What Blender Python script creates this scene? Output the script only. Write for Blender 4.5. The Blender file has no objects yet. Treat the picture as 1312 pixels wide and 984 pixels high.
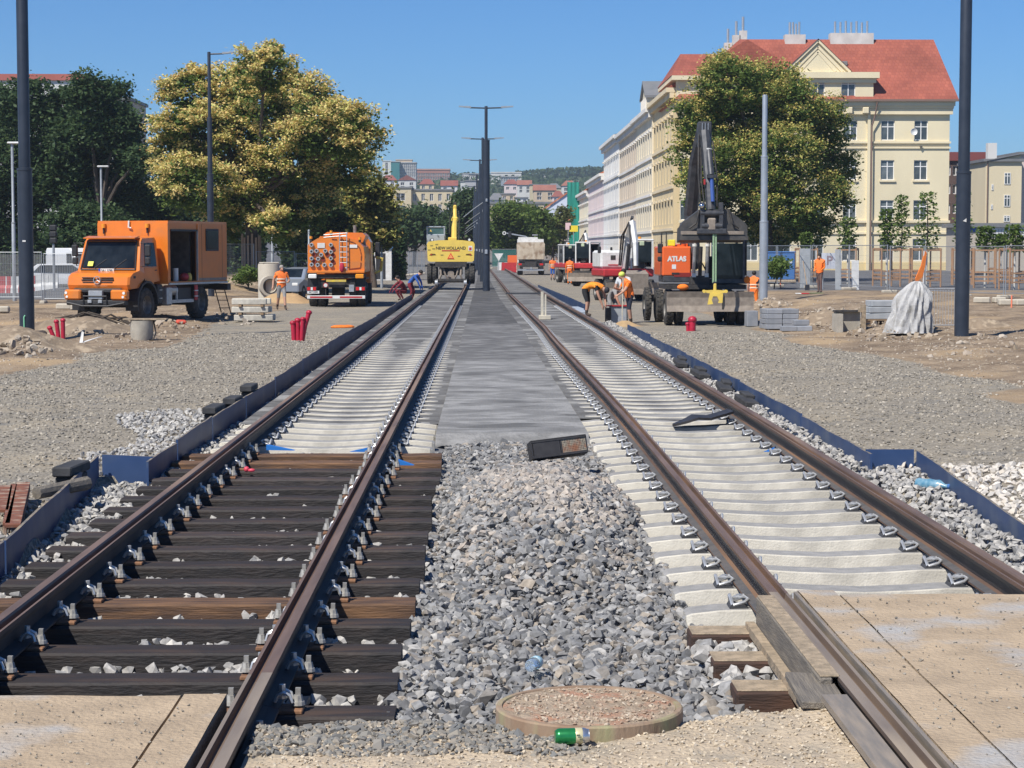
import bpy, bmesh, math, random
import numpy as np
from mathutils import Vector, Matrix
from math import radians as R, sin, cos, pi, sqrt, atan, atan2, hypot
random.seed(7); rng = np.random.default_rng(7)
sc = bpy.context.scene
col = sc.collection

# ------------------------------------------------------------------ camera
F_PX, PW, PH = 2600.0, 1312.0, 984.0
VPX, HORIZON, CAM_H = 622.0, 318.0, 1.93
cam = bpy.data.objects.new('camera', bpy.data.cameras.new('camera'))
col.objects.link(cam)
cam.data.sensor_width = 36.0
cam.data.lens = 36.0*F_PX/PW
cam.data.clip_start, cam.data.clip_end = 0.1, 6000
cam.location = (0, 0, CAM_H)
cam.rotation_euler = (pi/2-atan((PH/2-HORIZON)/F_PX), 0, -atan((PW/2-VPX)/F_PX))
sc.camera = cam

# ------------------------------------------------------------------ world, sun, exposure
SUN = Vector((0.50, 0.62, -1.0)).normalized()       # direction the light travels
sun_el = math.asin(-SUN.z); sun_az = atan2(-SUN.x, -SUN.y)   # clockwise from +Y
world = bpy.data.worlds.new('World'); sc.world = world; world.use_nodes = True
wn = world.node_tree; wn.nodes.clear()
sky = wn.nodes.new('ShaderNodeTexSky'); sky.sky_type = 'NISHITA'; sky.sun_disc = False
sky.sun_elevation = sun_el; sky.sun_rotation = sun_az
sky.air_density = 1.0; sky.dust_density = 0.0; sky.ozone_density = 6.0; sky.altitude = 1500
bg = wn.nodes.new('ShaderNodeBackground'); bg.inputs['Strength'].default_value = 0.082
wo = wn.nodes.new('ShaderNodeOutputWorld')
hs = wn.nodes.new('ShaderNodeHueSaturation'); hs.inputs['Saturation'].default_value = 1.08
tn = wn.nodes.new('ShaderNodeMix'); tn.data_type = 'RGBA'; tn.blend_type = 'MULTIPLY'; tn.inputs['Factor'].default_value = 1.0
tn.inputs['B'].default_value = (.60, .865, 1.09, 1)      # clear, deep blue late-summer air over the whole dome
wn.links.new(sky.outputs[0], hs.inputs['Color']); wn.links.new(hs.outputs[0], tn.inputs['A'])
wn.links.new(tn.outputs['Result'], bg.inputs[0]); wn.links.new(bg.outputs[0], wo.inputs[0])
sl = bpy.data.lights.new('sun', 'SUN'); sl.energy = 4.8; sl.angle = R(0.53); sl.color = (1.0, 0.955, 0.88)
so = bpy.data.objects.new('sun', sl); col.objects.link(so)
so.rotation_euler = SUN.to_track_quat('-Z', 'Y').to_euler(); so.location = (-30, -40, 60)
sc.view_settings.view_transform = 'Standard'; sc.view_settings.look = 'None'
sc.view_settings.exposure = 0.34; sc.view_settings.gamma = 1.0
sc.view_settings.use_curve_mapping = False

# ------------------------------------------------------------------ photograph geometry helpers
CM = cam.rotation_euler.to_matrix()
CLOC = Vector((0, 0, CAM_H))
def ray(px, py):
    return CM @ Vector(((px-PW/2)/F_PX, -(py-PH/2)/F_PX, -1))
def W(px, py, Y):
    d = ray(px, py); return CLOC + d*(Y/d.y)
def Z0(px, py, z=0.0):
    d = ray(px, py); return CLOC + d*((z-CAM_H)/d.z)
def sm(a, b, x):
    t = min(1.0, max(0.0, (x-a)/(b-a))); return t*t*(3-2*t)
def lerp(a, b, t): return a+(b-a)*t
def vnoise(x, y, s=0):
    return (sin(x*1.31+y*0.73+s)*0.5+sin(x*0.57-y*1.73+1.3*s+2)*0.3+sin(x*2.9+y*2.3+s*2.1)*0.2)
def gz(x, y):
    """height of the terrain"""
    base = -0.20-0.25*sm(16, 62, y)
    if x > 0:
        base += 0.42*sm(8.0, 12.5, x)*sm(44, 80, y)
    else:
        base += 0.10*sm(8.0, 11, -x)*sm(38, 50, y)
        base += 0.55*sm(9.5, 13, -x)*sm(88, 102, y)*(1-sm(19, 24, -x))
    rough = sm(7.4, 9.5, abs(x))*(1-sm(78, 95, y))*sm(20, 30, y)
    base += rough*0.10*vnoise(x*1.1, y*0.8, 3)+0.018*vnoise(x*2.1, y*1.3, 5)*sm(3.4, 4.6, abs(x))
    inside = (-3.26-0.3*sm(14, 18.5, y)*(1-sm(18.9, 19.1, y))) < x < (3.76+0.3*(1-sm(19.6, 19.7, y)))
    if inside: base = -0.45
    if y < 12: base = min(base, -0.18)
    if y > 200: base += (y-200)*0.012
    return base
def hit(px, py):
    d = ray(px, py); t = 6.0
    while t < 900:
        p = CLOC+d*t
        if p.z <= gz(p.x, p.y):
            lo, hi = t-0.5, t
            for _ in range(20):
                m = (lo+hi)/2; q = CLOC+d*m
                if q.z <= gz(q.x, q.y): hi = m
                else: lo = m
            q = CLOC+d*hi; q.z = gz(q.x, q.y); return q
        t += 0.5
    return CLOC+d*t

# ------------------------------------------------------------------ materials
MATS = {}
def M(name, c, c2=None, scale=4.0, rough=0.7, bump=0.0, bscale=40.0, metal=0.0, island=0.0, objv=0.0,
      coords='Object', alpha=None, detail=4.0, contrast=(0.35, 0.65), spec=0.5, trans=0.0, coat=0.0, stretch=None, c3=None, s3=0.6):
    if name in MATS: return MATS[name]
    m = bpy.data.materials.new(name); m.use_nodes = True
    nt = m.node_tree; N = nt.nodes; L = nt.links
    b = N['Principled BSDF']
    def rgba(k): return (k[0], k[1], k[2], 1)
    b.inputs['Roughness'].default_value = rough; b.inputs['Metallic'].default_value = metal
    b.inputs['Specular IOR Level'].default_value = spec
    if trans: b.inputs['Transmission Weight'].default_value = trans
    if coat: b.inputs['Coat Weight'].default_value = coat; b.inputs['Coat Roughness'].default_value = 0.08
    if alpha is not None: b.inputs['Alpha'].default_value = alpha
    if coords == 'World':
        g = N.new('ShaderNodeNewGeometry'); vec = g.outputs['Position']
    else:
        tc = N.new('ShaderNodeTexCoord'); vec = tc.outputs['Object']
    if stretch:
        mp = N.new('ShaderNodeMapping'); mp.inputs['Scale'].default_value = stretch
        L.new(vec, mp.inputs['Vector']); vec = mp.outputs[0]
    out = None
    if c2 is not None:
        n = N.new('ShaderNodeTexNoise'); n.inputs['Scale'].default_value = scale; n.inputs['Detail'].default_value = detail
        L.new(vec, n.inputs['Vector'])
        r = N.new('ShaderNodeMapRange'); r.inputs['From Min'].default_value = contrast[0]; r.inputs['From Max'].default_value = contrast[1]
        L.new(n.outputs['Fac'], r.inputs['Value'])
        mx = N.new('ShaderNodeMix'); mx.data_type = 'RGBA'
        mx.inputs['A'].default_value = rgba(c); mx.inputs['B'].default_value = rgba(c2)
        L.new(r.outputs[0], mx.inputs['Factor']); out = mx.outputs['Result']
    if c3 is not None:
        n3 = N.new('ShaderNodeTexNoise'); n3.inputs['Scale'].default_value = s3; n3.inputs['Detail'].default_value = 5
        L.new(vec, n3.inputs['Vector'])
        r3 = N.new('ShaderNodeMapRange'); r3.inputs['From Min'].default_value = 0.52; r3.inputs['From Max'].default_value = 0.66
        L.new(n3.outputs['Fac'], r3.inputs['Value'])
        m3 = N.new('ShaderNodeMix'); m3.data_type = 'RGBA'; m3.inputs['B'].default_value = rgba(c3)
        if out: L.new(out, m3.inputs['A'])
        else: m3.inputs['A'].default_value = rgba(c)
        L.new(r3.outputs[0], m3.inputs['Factor']); out = m3.outputs['Result']
    if island or objv:
        h = N.new('ShaderNodeHueSaturation')
        mr = N.new('ShaderNodeMapRange'); k = island or objv
        mr.inputs['To Min'].default_value = 1-k; mr.inputs['To Max'].default_value = 1+k
        if island:
            g2 = N.new('ShaderNodeNewGeometry'); L.new(g2.outputs['Random Per Island'], mr.inputs['Value'])
        else:
            oi = N.new('ShaderNodeObjectInfo'); L.new(oi.outputs['Random'], mr.inputs['Value'])
        L.new(mr.outputs[0], h.inputs['Value'])
        if out: L.new(out, h.inputs['Color'])
        else: h.inputs['Color'].default_value = rgba(c)
        out = h.outputs['Color']
    if out: L.new(out, b.inputs['Base Color'])
    else: b.inputs['Base Color'].default_value = rgba(c)
    if bump:
        n2 = N.new('ShaderNodeTexNoise'); n2.inputs['Scale'].default_value = bscale; n2.inputs['Detail'].default_value = 5
        L.new(vec, n2.inputs['Vector'])
        bp = N.new('ShaderNodeBump'); bp.inputs['Strength'].default_value = bump; bp.inputs['Distance'].default_value = 0.02
        L.new(n2.outputs['Fac'], bp.inputs['Height']); L.new(bp.outputs[0], b.inputs['Normal'])
    MATS[name] = m
    return m

def island_ramp(name, cols, rough=0.8, trans=0.0, noise=None):
    """colour picked per mesh island (stones, leaves)"""
    if name in MATS: return MATS[name]
    m = bpy.data.materials.new(name); m.use_nodes = True
    N = m.node_tree.nodes; L = m.node_tree.links; b = N['Principled BSDF']
    g = N.new('ShaderNodeNewGeometry'); cr = N.new('ShaderNodeValToRGB')
    e = cr.color_ramp.elements
    while len(e) > 1: e.remove(e[0])
    e[0].position = 0; e[0].color = (*cols[0], 1)
    for i, c in enumerate(cols[1:], 1):
        k = e.new(i/(len(cols)-1)); k.color = (*c, 1)
    L.new(g.outputs['Random Per Island'], cr.inputs[0])
    out = cr.outputs[0]
    if noise:
        n = N.new('ShaderNodeTexNoise'); n.inputs['Scale'].default_value = noise; n.inputs['Detail'].default_value = 4
        L.new(g.outputs['Position'], n.inputs['Vector'])
        h = N.new('ShaderNodeHueSaturation'); mr = N.new('ShaderNodeMapRange')
        mr.inputs['From Min'].default_value = .3; mr.inputs['From Max'].default_value = .7
        mr.inputs['To Min'].default_value = .7; mr.inputs['To Max'].default_value = 1.25
        L.new(n.outputs['Fac'], mr.inputs['Value']); L.new(mr.outputs[0], h.inputs['Value']); L.new(out, h.inputs['Color']); out = h.outputs[0]
    L.new(out, b.inputs['Base Color'])
    b.inputs['Roughness'].default_value = rough
    if trans:
        b.inputs['Specular IOR Level'].default_value = 0.25
        t = N.new('ShaderNodeBsdfTranslucent'); L.new(out, t.inputs['Color'])
        ms = N.new('ShaderNodeMixShader'); ms.inputs[0].default_value = trans
        L.new(b.outputs[0], ms.inputs[1]); L.new(t.outputs[0], ms.inputs[2])
        L.new(ms.outputs[0], N['Material Output'].inputs['Surface'])
    MATS[name] = m
    return m

# ------------------------------------------------------------------ mesh builder
class MB:
    def __init__(s): s.v = []; s.f = []; s.m = []; s.cm = 0; s.mats = []
    def use(s, mat):
        if mat not in s.mats: s.mats.append(mat)
        s.cm = s.mats.index(mat); return s
    def add(s, vs, fs, T=None):
        o = len(s.v)
        for p in vs:
            p = Vector(p)
            s.v.append(tuple(T @ p) if T is not None else tuple(p))
        for f in fs: s.f.append(tuple(i+o for i in f)); s.m.append(s.cm)
        return s
    def box(s, x0, x1, y0, y1, z0, z1, T=None):
        return s.add([(x0,y0,z0),(x1,y0,z0),(x1,y1,z0),(x0,y1,z0),(x0,y0,z1),(x1,y0,z1),(x1,y1,z1),(x0,y1,z1)],
                     [(0,3,2,1),(4,5,6,7),(0,1,5,4),(1,2,6,5),(2,3,7,6),(3,0,4,7)], T)
    def cbox(s, c, d, T=None, bev=0.0):
        x, y, z = c; a, b, h = d[0]/2, d[1]/2, d[2]/2
        if not bev: return s.box(x-a, x+a, y-b, y+b, z-h, z+h, T)
        e = min(bev, a*.9, b*.9, h*.9); vs = []; idx = {}
        for sx in (-1, 1):
            for sy in (-1, 1):
                for sz in (-1, 1):
                    for k in range(3):
                        q = [sx*(a-(k != 0)*e), sy*(b-(k != 1)*e), sz*(h-(k != 2)*e)]
                        idx[(sx, sy, sz, k)] = len(vs); vs.append((x+q[0], y+q[1], z+q[2]))
        bm = bmesh.new()
        for p in vs: bm.verts.new(p)
        bmesh.ops.convex_hull(bm, input=bm.verts)
        bmesh.ops.dissolve_limit(bm, angle_limit=0.01, verts=bm.verts, edges=bm.edges)
        bm.verts.index_update()
        s.add([v.co[:] for v in bm.verts], [[v.index for v in f.verts] for f in bm.faces], T); bm.free()
        return s
    def tube(s, pts, r, n=8, caps=True, T=None):
        pts = [Vector(p) for p in pts]; rs = r if isinstance(r, (list, tuple)) else [r]*len(pts)
        vs = []; fs = []; up = None
        for i, p in enumerate(pts):
            d = (pts[min(i+1, len(pts)-1)]-pts[max(i-1, 0)]).normalized()
            if up is None:
                up = Vector((0, 0, 1)) if abs(d.z) < .9 else Vector((1, 0, 0))
            a = d.cross(up).normalized(); b = a.cross(d).normalized(); up = b
            for k in range(n):
                t = 2*pi*k/n; vs.append(p+(a*cos(t)+b*sin(t))*rs[i])
        for i in range(len(pts)-1):
            for k in range(n):
                fs.append((i*n+k, i*n+(k+1) % n, (i+1)*n+(k+1) % n, (i+1)*n+k))
        if caps:
            fs.append(tuple(range(n))[::-1]); fs.append(tuple((len(pts)-1)*n+k for k in range(n)))
        return s.add(vs, fs, T)
    def cyl(s, c, r, h, axis='z', n=16, r2=None, T=None):
        c = Vector(c); d = {'x': Vector((1,0,0)), 'y': Vector((0,1,0)), 'z': Vector((0,0,1))}[axis]
        return s.tube([c-d*h/2, c+d*h/2], [r, r if r2 is None else r2], n, True, T)
    def lathe(s, prof, n=24, T=None, axis='z', c=(0,0,0)):
        """closed profile [(r, h)...] turned about an axis through c"""
        vs = []; fs = []; k = len(prof); c = Vector(c)
        for i in range(n):
            t = 2*pi*i/n
            for (r, h) in prof:
                if axis == 'z': q = (r*cos(t), r*sin(t), h)
                elif axis == 'x': q = (h, r*cos(t), r*sin(t))
                else: q = (r*cos(t), h, r*sin(t))
                vs.append(c+Vector(q))
        for i in range(n):
            j = (i+1) % n
            for a in range(k-1): fs.append((i*k+a, j*k+a, j*k+a+1, i*k+a+1))
        return s.add(vs, fs, T)
    def prism(s, poly, a, b, axis='x', T=None):
        """polygon [(u,v)] extruded from a to b along an axis (x: u=y v=z, y: u=x v=z, z: u=x v=y)"""
        n = len(poly)
        def q(u, v, w): return (w,u,v) if axis == 'x' else (u,w,v) if axis == 'y' else (u,v,w)
        vs = [q(u, v, a) for u, v in poly]+[q(u, v, b) for u, v in poly]
        fs = [tuple(range(n)), tuple(range(2*n-1, n-1, -1))]+[(i, i+n, (i+1) % n+n, (i+1) % n) for i in range(n)]
        return s.add(vs, fs, T)
    def sphere(s, c, r, n=10, m=7, T=None):
        vs = []; fs = []; rx, ry, rz = r if isinstance(r, (tuple, list)) else (r, r, r)
        for i in range(m+1):
            p = pi*i/m
            for k in range(n):
                t = 2*pi*k/n; vs.append((c[0]+rx*sin(p)*cos(t), c[1]+ry*sin(p)*sin(t), c[2]+rz*cos(p)))
        for i in range(m):
            for k in range(n): fs.append((i*n+k, (i+1)*n+k, (i+1)*n+(k+1) % n, i*n+(k+1) % n))
        return s.add(vs, fs, T)
    def mesh(s, name, mat=None, smooth=False):
        me = bpy.data.meshes.new(name); me.from_pydata(s.v, [], s.f)
        if s.mats:
            for m in s.mats: me.materials.append(m)
            me.polygons.foreach_set('material_index', s.m)
        elif mat is not None: me.materials.append(mat)
        bm = bmesh.new(); bm.from_mesh(me)
        bmesh.ops.recalc_face_normals(bm, faces=bm.faces)
        if smooth:
            for f in bm.faces: f.smooth = True
            ang = smooth if isinstance(smooth, float) else 0.7
            for e in bm.edges:
                if len(e.link_faces) == 2 and e.calc_face_angle(0) > ang: e.smooth = False
        bm.to_mesh(me); bm.free(); me.update()
        return me
    def build(s, name, mat=None, parent=None, smooth=False, loc=None, rot=None):
        return link(name, s.mesh(name, mat, smooth), parent, loc, rot)

def link(name, me, parent=None, loc=None, rot=None):
    o = bpy.data.objects.new(name, me); col.objects.link(o)
    if parent is not None: o.parent = parent
    if loc is not None: o.location = loc
    if rot is not None: o.rotation_euler = rot
    return o
def tag(o, label=None, cat=None, group=None, kind=None):
    if label: o['label'] = label
    if cat: o['category'] = cat
    if group: o['group'] = group
    if kind: o['kind'] = kind
    return o
def empty(name, loc, rz=0.0, label=None, cat=None, group=None):
    o = bpy.data.objects.new(name, None); col.objects.link(o)
    o.location = loc; o.rotation_euler = (0, 0, rz); o.empty_display_size = 0.1
    return tag(o, label, cat, group)
KIDS = {}
def copy_tree(o, parent=None):
    c = o.copy(); col.objects.link(c); c.parent = parent
    for ch in list(o.children): copy_tree(ch, c)
    return c
def text_mesh(body, size, depth, mat, name, parent, loc, rot, bold=0.0, sx=1.0):
    cu = bpy.data.curves.new(name, 'FONT'); cu.body = body; cu.size = size; cu.extrude = depth
    cu.align_x = 'CENTER'; cu.align_y = 'CENTER'; cu.offset = bold; cu.resolution_u = 3
    t = bpy.data.objects.new('t', cu); col.objects.link(t)
    dg = bpy.context.evaluated_depsgraph_get()
    me = bpy.data.meshes.new_from_object(t.evaluated_get(dg))
    bpy.data.objects.remove(t); me.materials.clear(); me.materials.append(mat)
    o = link(name, me, parent, loc, rot); o.scale = (sx, 1, 1)
    return o
def grid_mesh(name, xs, ys, zf, mat):
    nx, ny = len(xs), len(ys)
    vs = [(x, y, zf(x, y)) for y in ys for x in xs]
    fs = [(j*nx+i, j*nx+i+1, (j+1)*nx+i+1, (j+1)*nx+i) for j in range(ny-1) for i in range(nx-1)]
    me = bpy.data.meshes.new(name); me.from_pydata(vs, [], fs); me.materials.append(mat)
    me.polygons.foreach_set('use_smooth', [True]*len(fs)); me.update()
    return me
def frange(a, b, st):
    n = max(1, int(round((b-a)/st))); return [a+(b-a)*i/n for i in range(n+1)]

# stones: convex hulls of random points, merged with numpy
STONES = []
for k in range(14):
    bm = bmesh.new(); rr = random.Random(k)
    for i in range(12):
        v = Vector((rr.gauss(0, 1), rr.gauss(0, 1), rr.gauss(0, 1))).normalized()
        bm.verts.new((v.x*.66*rr.uniform(.75, 1.15), v.y*.5*rr.uniform(.7, 1.2), v.z*.40*rr.uniform(.7, 1.3)))
    r_ = bmesh.ops.convex_hull(bm, input=bm.verts)
    bmesh.ops.delete(bm, geom=[g for g in r_['geom_interior'] if isinstance(g, bmesh.types.BMVert)], context='VERTS')
    bm.verts.index_update(); bmesh.ops.recalc_face_normals(bm, faces=bm.faces)
    STONES.append((np.array([v.co[:] for v in bm.verts]), np.array([[v.index for v in f.verts] for f in bm.faces]))); bm.free()
def rot_batch(n, tilt=1.0):
    a = rng.uniform(0, 2*pi, n); ax = rng.normal(size=(n, 3)); ax[:, 2] *= 1.0; ax /= np.linalg.norm(ax, axis=1)[:, None]
    b = rng.uniform(-tilt, tilt, n)
    K = np.zeros((n, 3, 3)); K[:, 0, 1] = -ax[:, 2]; K[:, 0, 2] = ax[:, 1]; K[:, 1, 0] = ax[:, 2]; K[:, 1, 2] = -ax[:, 0]; K[:, 2, 0] = -ax[:, 1]; K[:, 2, 1] = ax[:, 0]
    Rm = np.eye(3)[None]+np.sin(b)[:, None, None]*K+(1-np.cos(b))[:, None, None]*(K@K)
    Zm = np.zeros((n, 3, 3)); Zm[:, 0, 0] = np.cos(a); Zm[:, 0, 1] = -np.sin(a); Zm[:, 1, 0] = np.sin(a); Zm[:, 1, 1] = np.cos(a); Zm[:, 2, 2] = 1
    return Rm@Zm
def tri_mesh(name, V, Fc, mat):
    me = bpy.data.meshes.new(name); k = Fc.shape[1]
    me.vertices.add(len(V)); me.vertices.foreach_set('co', V.astype(np.float32).ravel())
    me.loops.add(Fc.size); me.loops.foreach_set('vertex_index', Fc.astype(np.int32).ravel())
    me.polygons.add(len(Fc)); me.polygons.foreach_set('loop_start', np.arange(0, Fc.size, k, dtype=np.int32))
    me.update(calc_edges=True); me.shade_flat(); me.materials.append(mat)
    return me
def scatter_stones(name, pos, size, mat, tilt=1.2):
    """pos (n,3), size (n,)"""
    pos = np.asarray(pos, float); size = np.asarray(size, float); Vs = []; Fs = []; o = 0
    which = rng.integers(0, len(STONES), len(pos))
    for k, (sv, sf) in enumerate(STONES):
        ix = np.nonzero(which == k)[0]
        if not len(ix): continue
        Rm = rot_batch(len(ix), tilt)
        P = np.einsum('nij,vj->nvi', Rm, sv)*size[ix][:, None, None]+pos[ix][:, None, :]
        Vs.append(P.reshape(-1, 3))
        Fs.append((sf[None]+(np.arange(len(ix))*len(sv))[:, None, None]).reshape(-1, 3)+o); o += len(ix)*len(sv)
    return link(name, tri_mesh(name, np.vstack(Vs), np.vstack(Fs), mat))
# ================================================================== TERRAIN
def soil_mask(x, y):
    n = vnoise(x*.6, y*.35, 1)*0.9
    a = sm(7.6, 8.6, abs(x)+n)*sm(22, 32, y+4*n)
    if x < 0: a *= 1
    return a
def ground_material():
    m = bpy.data.materials.new('ground_mix'); m.use_nodes = True
    nt = m.node_tree; N = nt.nodes; L = nt.links; b = N['Principled BSDF']; b.inputs['Roughness'].default_value = .92
    b.inputs['Specular IOR Level'].default_value = .2
    g = N.new('ShaderNodeNewGeometry')
    at = N.new('ShaderNodeAttribute'); at.attribute_name = 'soil'
    at2 = N.new('ShaderNodeAttribute'); at2.attribute_name = 'tarmac'
    def noise(s, d=5):
        n = N.new('ShaderNodeTexNoise'); n.inputs['Scale'].default_value = s; n.inputs['Detail'].default_value = d
        L.new(g.outputs['Position'], n.inputs['Vector']); return n.outputs['Fac']
    def mix(f, a, c, fmin=None, fmax=None):
        x = N.new('ShaderNodeMix'); x.data_type = 'RGBA'
        if fmin is not None:
            r = N.new('ShaderNodeMapRange'); r.inputs['From Min'].default_value = fmin; r.inputs['From Max'].default_value = fmax
            L.new(f, r.inputs['Value']); f = r.outputs[0]
        L.new(f, x.inputs['Factor'])
        for k, q in (('A', a), ('B', c)):
            if isinstance(q, tuple): x.inputs[k].default_value = (*q, 1)
            else: L.new(q, x.inputs[k])
        return x.outputs['Result']
    v = N.new('ShaderNodeTexVoronoi'); v.inputs['Scale'].default_value = 26; v.inputs['Randomness'].default_value = 1
    L.new(g.outputs['Position'], v.inputs['Vector'])
    sep = N.new('ShaderNodeSeparateColor'); L.new(v.outputs['Color'], sep.inputs[0])
    gravel = mix(sep.outputs[0], (.165, .146, .116), (.37, .328, .262))
    gravel = mix(noise(.55), gravel, (.34, .29, .215), .50, .72)
    gravel = mix(noise(1.6), gravel, (.19, .18, .162), .56, .74)
    soil = mix(noise(1.3), (.17, .125, .085), (.33, .25, .17), .35, .68)
    soil = mix(noise(9), soil, (.42, .345, .25), .55, .75)
    soil = mix(noise(.28), soil, (.40, .29, .175), .52, .66)
    m1 = N.new('ShaderNodeMath'); m1.operation = 'ADD'
    L.new(at.outputs['Fac'], m1.inputs[0])
    m2 = N.new('ShaderNodeMath'); m2.operation = 'MULTIPLY_ADD'; L.new(noise(1.1, 8), m2.inputs[0]); m2.inputs[1].default_value = .9; m2.inputs[2].default_value = -.45
    L.new(m2.outputs[0], m1.inputs[1])
    c = mix(m1.outputs[0], gravel, soil, .4, .62)
    tar = mix(noise(.8), (.105, .105, .11), (.16, .16, .165), .35, .65)
    c = mix(at2.outputs['Fac'], c, tar)
    L.new(c, b.inputs['Base Color'])
    bp = N.new('ShaderNodeBump'); bp.inputs['Strength'].default_value = .75; bp.inputs['Distance'].default_value = .03
    ad = N.new('ShaderNodeMath'); ad.operation = 'ADD'; L.new(v.outputs['Distance'], ad.inputs[0]); L.new(noise(7, 8), ad.inputs[1])
    L.new(ad.outputs[0], bp.inputs['Height']); L.new(bp.outputs[0], b.inputs['Normal'])
    return m
def tarmac_mask(x, y):
    if x < 0: return sm(88, 91, y)*sm(17.5, 18.5, -x)+sm(150, 160, y)*(1-sm(17.5, 18.5, -x))*0.6
    return sm(93, 95, y)*sm(9, 10.5, x)+sm(170, 190, y)*(1-sm(9, 10.5, x))*.6
GX = [-1500, -700, -350, -180, -110, -75, -55, -45, -38]+frange(-32, -16, 1.0)+frange(-15.7, -3.8, .3)+[-3.6, -3.45, -3.30, -3.22]+[-2, 0, 2]+[3.70, 3.80, 3.92, 4.1, 4.25]+frange(4.5, 17, .3)+frange(18, 34, 1.0)+[38, 45, 55, 75, 110, 180, 350, 700, 1500]
GY = [-30, -10, 0]+frange(4, 30, .35)+frange(30.4, 95, .5)+frange(96, 130, 2)+[140, 155, 170, 190, 210, 240, 280, 340, 420, 520, 700, 900, 1300, 1800, 2600]
gm = grid_mesh('ground', GX, GY, gz, ground_material())
a1 = gm.attributes.new('soil', 'FLOAT', 'POINT'); a2 = gm.attributes.new('tarmac', 'FLOAT', 'POINT')
a1.data.foreach_set('value', [soil_mask(v.co.x, v.co.y) for v in gm.vertices])
a2.data.foreach_set('value', [min(1, tarmac_mask(v.co.x, v.co.y)) for v in gm.vertices])
ground = tag(link('ground', gm), kind='structure')

# ================================================================== TRACK
def xl(y): return -1.77+0.0*y                 # axis of the timber / left track
def xr(y):                                    # axis of the other track, drifting inwards far away
    return 2.39-0.18*sm(20, 48, y)-0.0115*(min(85, max(50, y))-50)-0.006*max(0, y-85)
RAILC = 0.742
rust = M('rail_rust', (.145, .088, .062), (.085, .058, .046), scale=9, rough=.75, metal=.0, spec=.3, bump=.15, bscale=60, stretch=(1, .15, 1), c3=(.20, .12, .075), s3=2.2)
railtop = M('rail_running_top', (.20, .135, .105), (.125, .085, .068), scale=10, rough=.6, metal=.15, spec=.4, stretch=(1, .08, 1), c3=(.28, .19, .13), s3=1.6)
webdark = M('rail_web_dark', (.022, .022, .025), (.045, .035, .032), scale=5, rough=.6)  # near-black tone for the web and sides of the rails
RP = [(-.056,0),(-.006,0),(0,-.012),(.006,-.042),(.034,-.042),(.040,-.010),(.056,-.008),(.056,-.032),(.045,-.06),(.012,-.078),(.009,-.150),(.034,-.157),(.085,-.168),(.085,-.18),(-.085,-.18),(-.085,-.168),(-.034,-.157),(-.009,-.150),(-.012,-.07),(-.05,-.045),(-.056,-.02)]
RMAT = [0,0,1,1,1,0,1,2,2,2,2,2,2,1,2,2,2,2,2,2,1]
slate_foot = M('rail_foot_slate', (.075, .075, .078), (.11, .10, .095), scale=9, rough=.8)
dusty_top = M('rail_dusty_top', (.25, .205, .165), (.17, .14, .12), scale=8, rough=.7, spec=.3, stretch=(1, .12, 1), c3=(.36, .29, .21), s3=3)
dusty_side = M('rail_dusty_side', (.17, .125, .095), (.12, .09, .075), scale=8, rough=.8, spec=.2, stretch=(1, .2, 1))
def rail(xf, side, ya, yb, label, foot_rust=False, step=1.5, dusty=False):
    ys = frange(ya, yb, step); vs = []; fs = []; mi = []; n = len(RP)
    for y in ys:
        x0 = xf(y)+side*RAILC
        for (u, z) in RP: vs.append((x0-side*u if side > 0 else x0+u, y, z))
    rm = list(RMAT)
    if foot_rust: rm[10] = rm[16] = 1; rm[11] = rm[15] = 3; rm[12] = rm[14] = 1
    for j in range(len(ys)-1):
        for i in range(n):
            fs.append((j*n+i, j*n+(i+1) % n, (j+1)*n+(i+1) % n, (j+1)*n+i)); mi.append(rm[i])
    fs.append(tuple(range(n))); mi.append(1); fs.append(tuple(range((len(ys)-1)*n, len(ys)*n))); mi.append(1)
    b = MB(); b.mats = [railtop, rust, webdark, slate_foot] if not dusty else [dusty_top, dusty_side, webdark, dusty_side]; b.v = vs; b.f = fs; b.m = mi
    o = b.build('rail')
    return tag(o, label, 'rail')
rail(xl, -1, 5.5, 200, 'rusty grooved rail on timber sleepers, beside the board with black blocks')
rail(xl, 1, 5.5, 9.16, 'dusty rail end inside the crossing, joined to the rail by the ballast heap', dusty=True)
rail(xl, 1, 9.165, 200, 'rusty grooved rail on timber sleepers, beside the heap of ballast stones')
rail(xr, -1, 5.5, 11.3, 'dusty rail end inside the crossing between a plank and the sandy panel', True, dusty=True)
rail(xr, -1, 11.305, 200, 'rusty grooved rail on pale concrete sleepers, running into the timber-edged crossing', True)
rail(xr, 1, 5.5, 200, 'rusty grooved rail on pale concrete sleepers, next to the blue board with a plastic bottle', True)

# sleepers -----------------------------------------------------------------
timber = M('creosoted_timber', (.020, .018, .018), (.038, .031, .029), scale=9, rough=.72, bump=.45, bscale=24, stretch=(.6, 3, 3), objv=.3, c3=(.055, .038, .030), s3=2.0)
timber_top = M('creosoted_timber_top', (.040, .027, .023), (.026, .021, .020), scale=7, rough=.8, bump=.4, bscale=24, stretch=(.6, 3, 3), objv=.4, c3=(.075, .046, .031), s3=2.4)
timber_brown = M('worn_brown_timber', (.20, .105, .05), (.06, .035, .025), scale=5, rough=.8, bump=.4, bscale=25, stretch=(.5, 5, 5), objv=.2)
galv = M('galvanised_steel', (.64, .64, .63), (.46, .46, .45), scale=40, rough=.38, metal=.55)
galvdull = M('dull_zinc', (.44, .425, .39), (.28, .27, .25), scale=40, rough=.6, metal=.4)
platerust = M('rusted_plate', (.30, .15, .075), (.16, .085, .05), scale=25, rough=.85)
conc = M('sleeper_concrete', (.58, .545, .465), (.48, .45, .385), scale=5, rough=.85, bump=.25, bscale=60, objv=.08, c3=(.41, .385, .33), s3=2.5)
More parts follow.
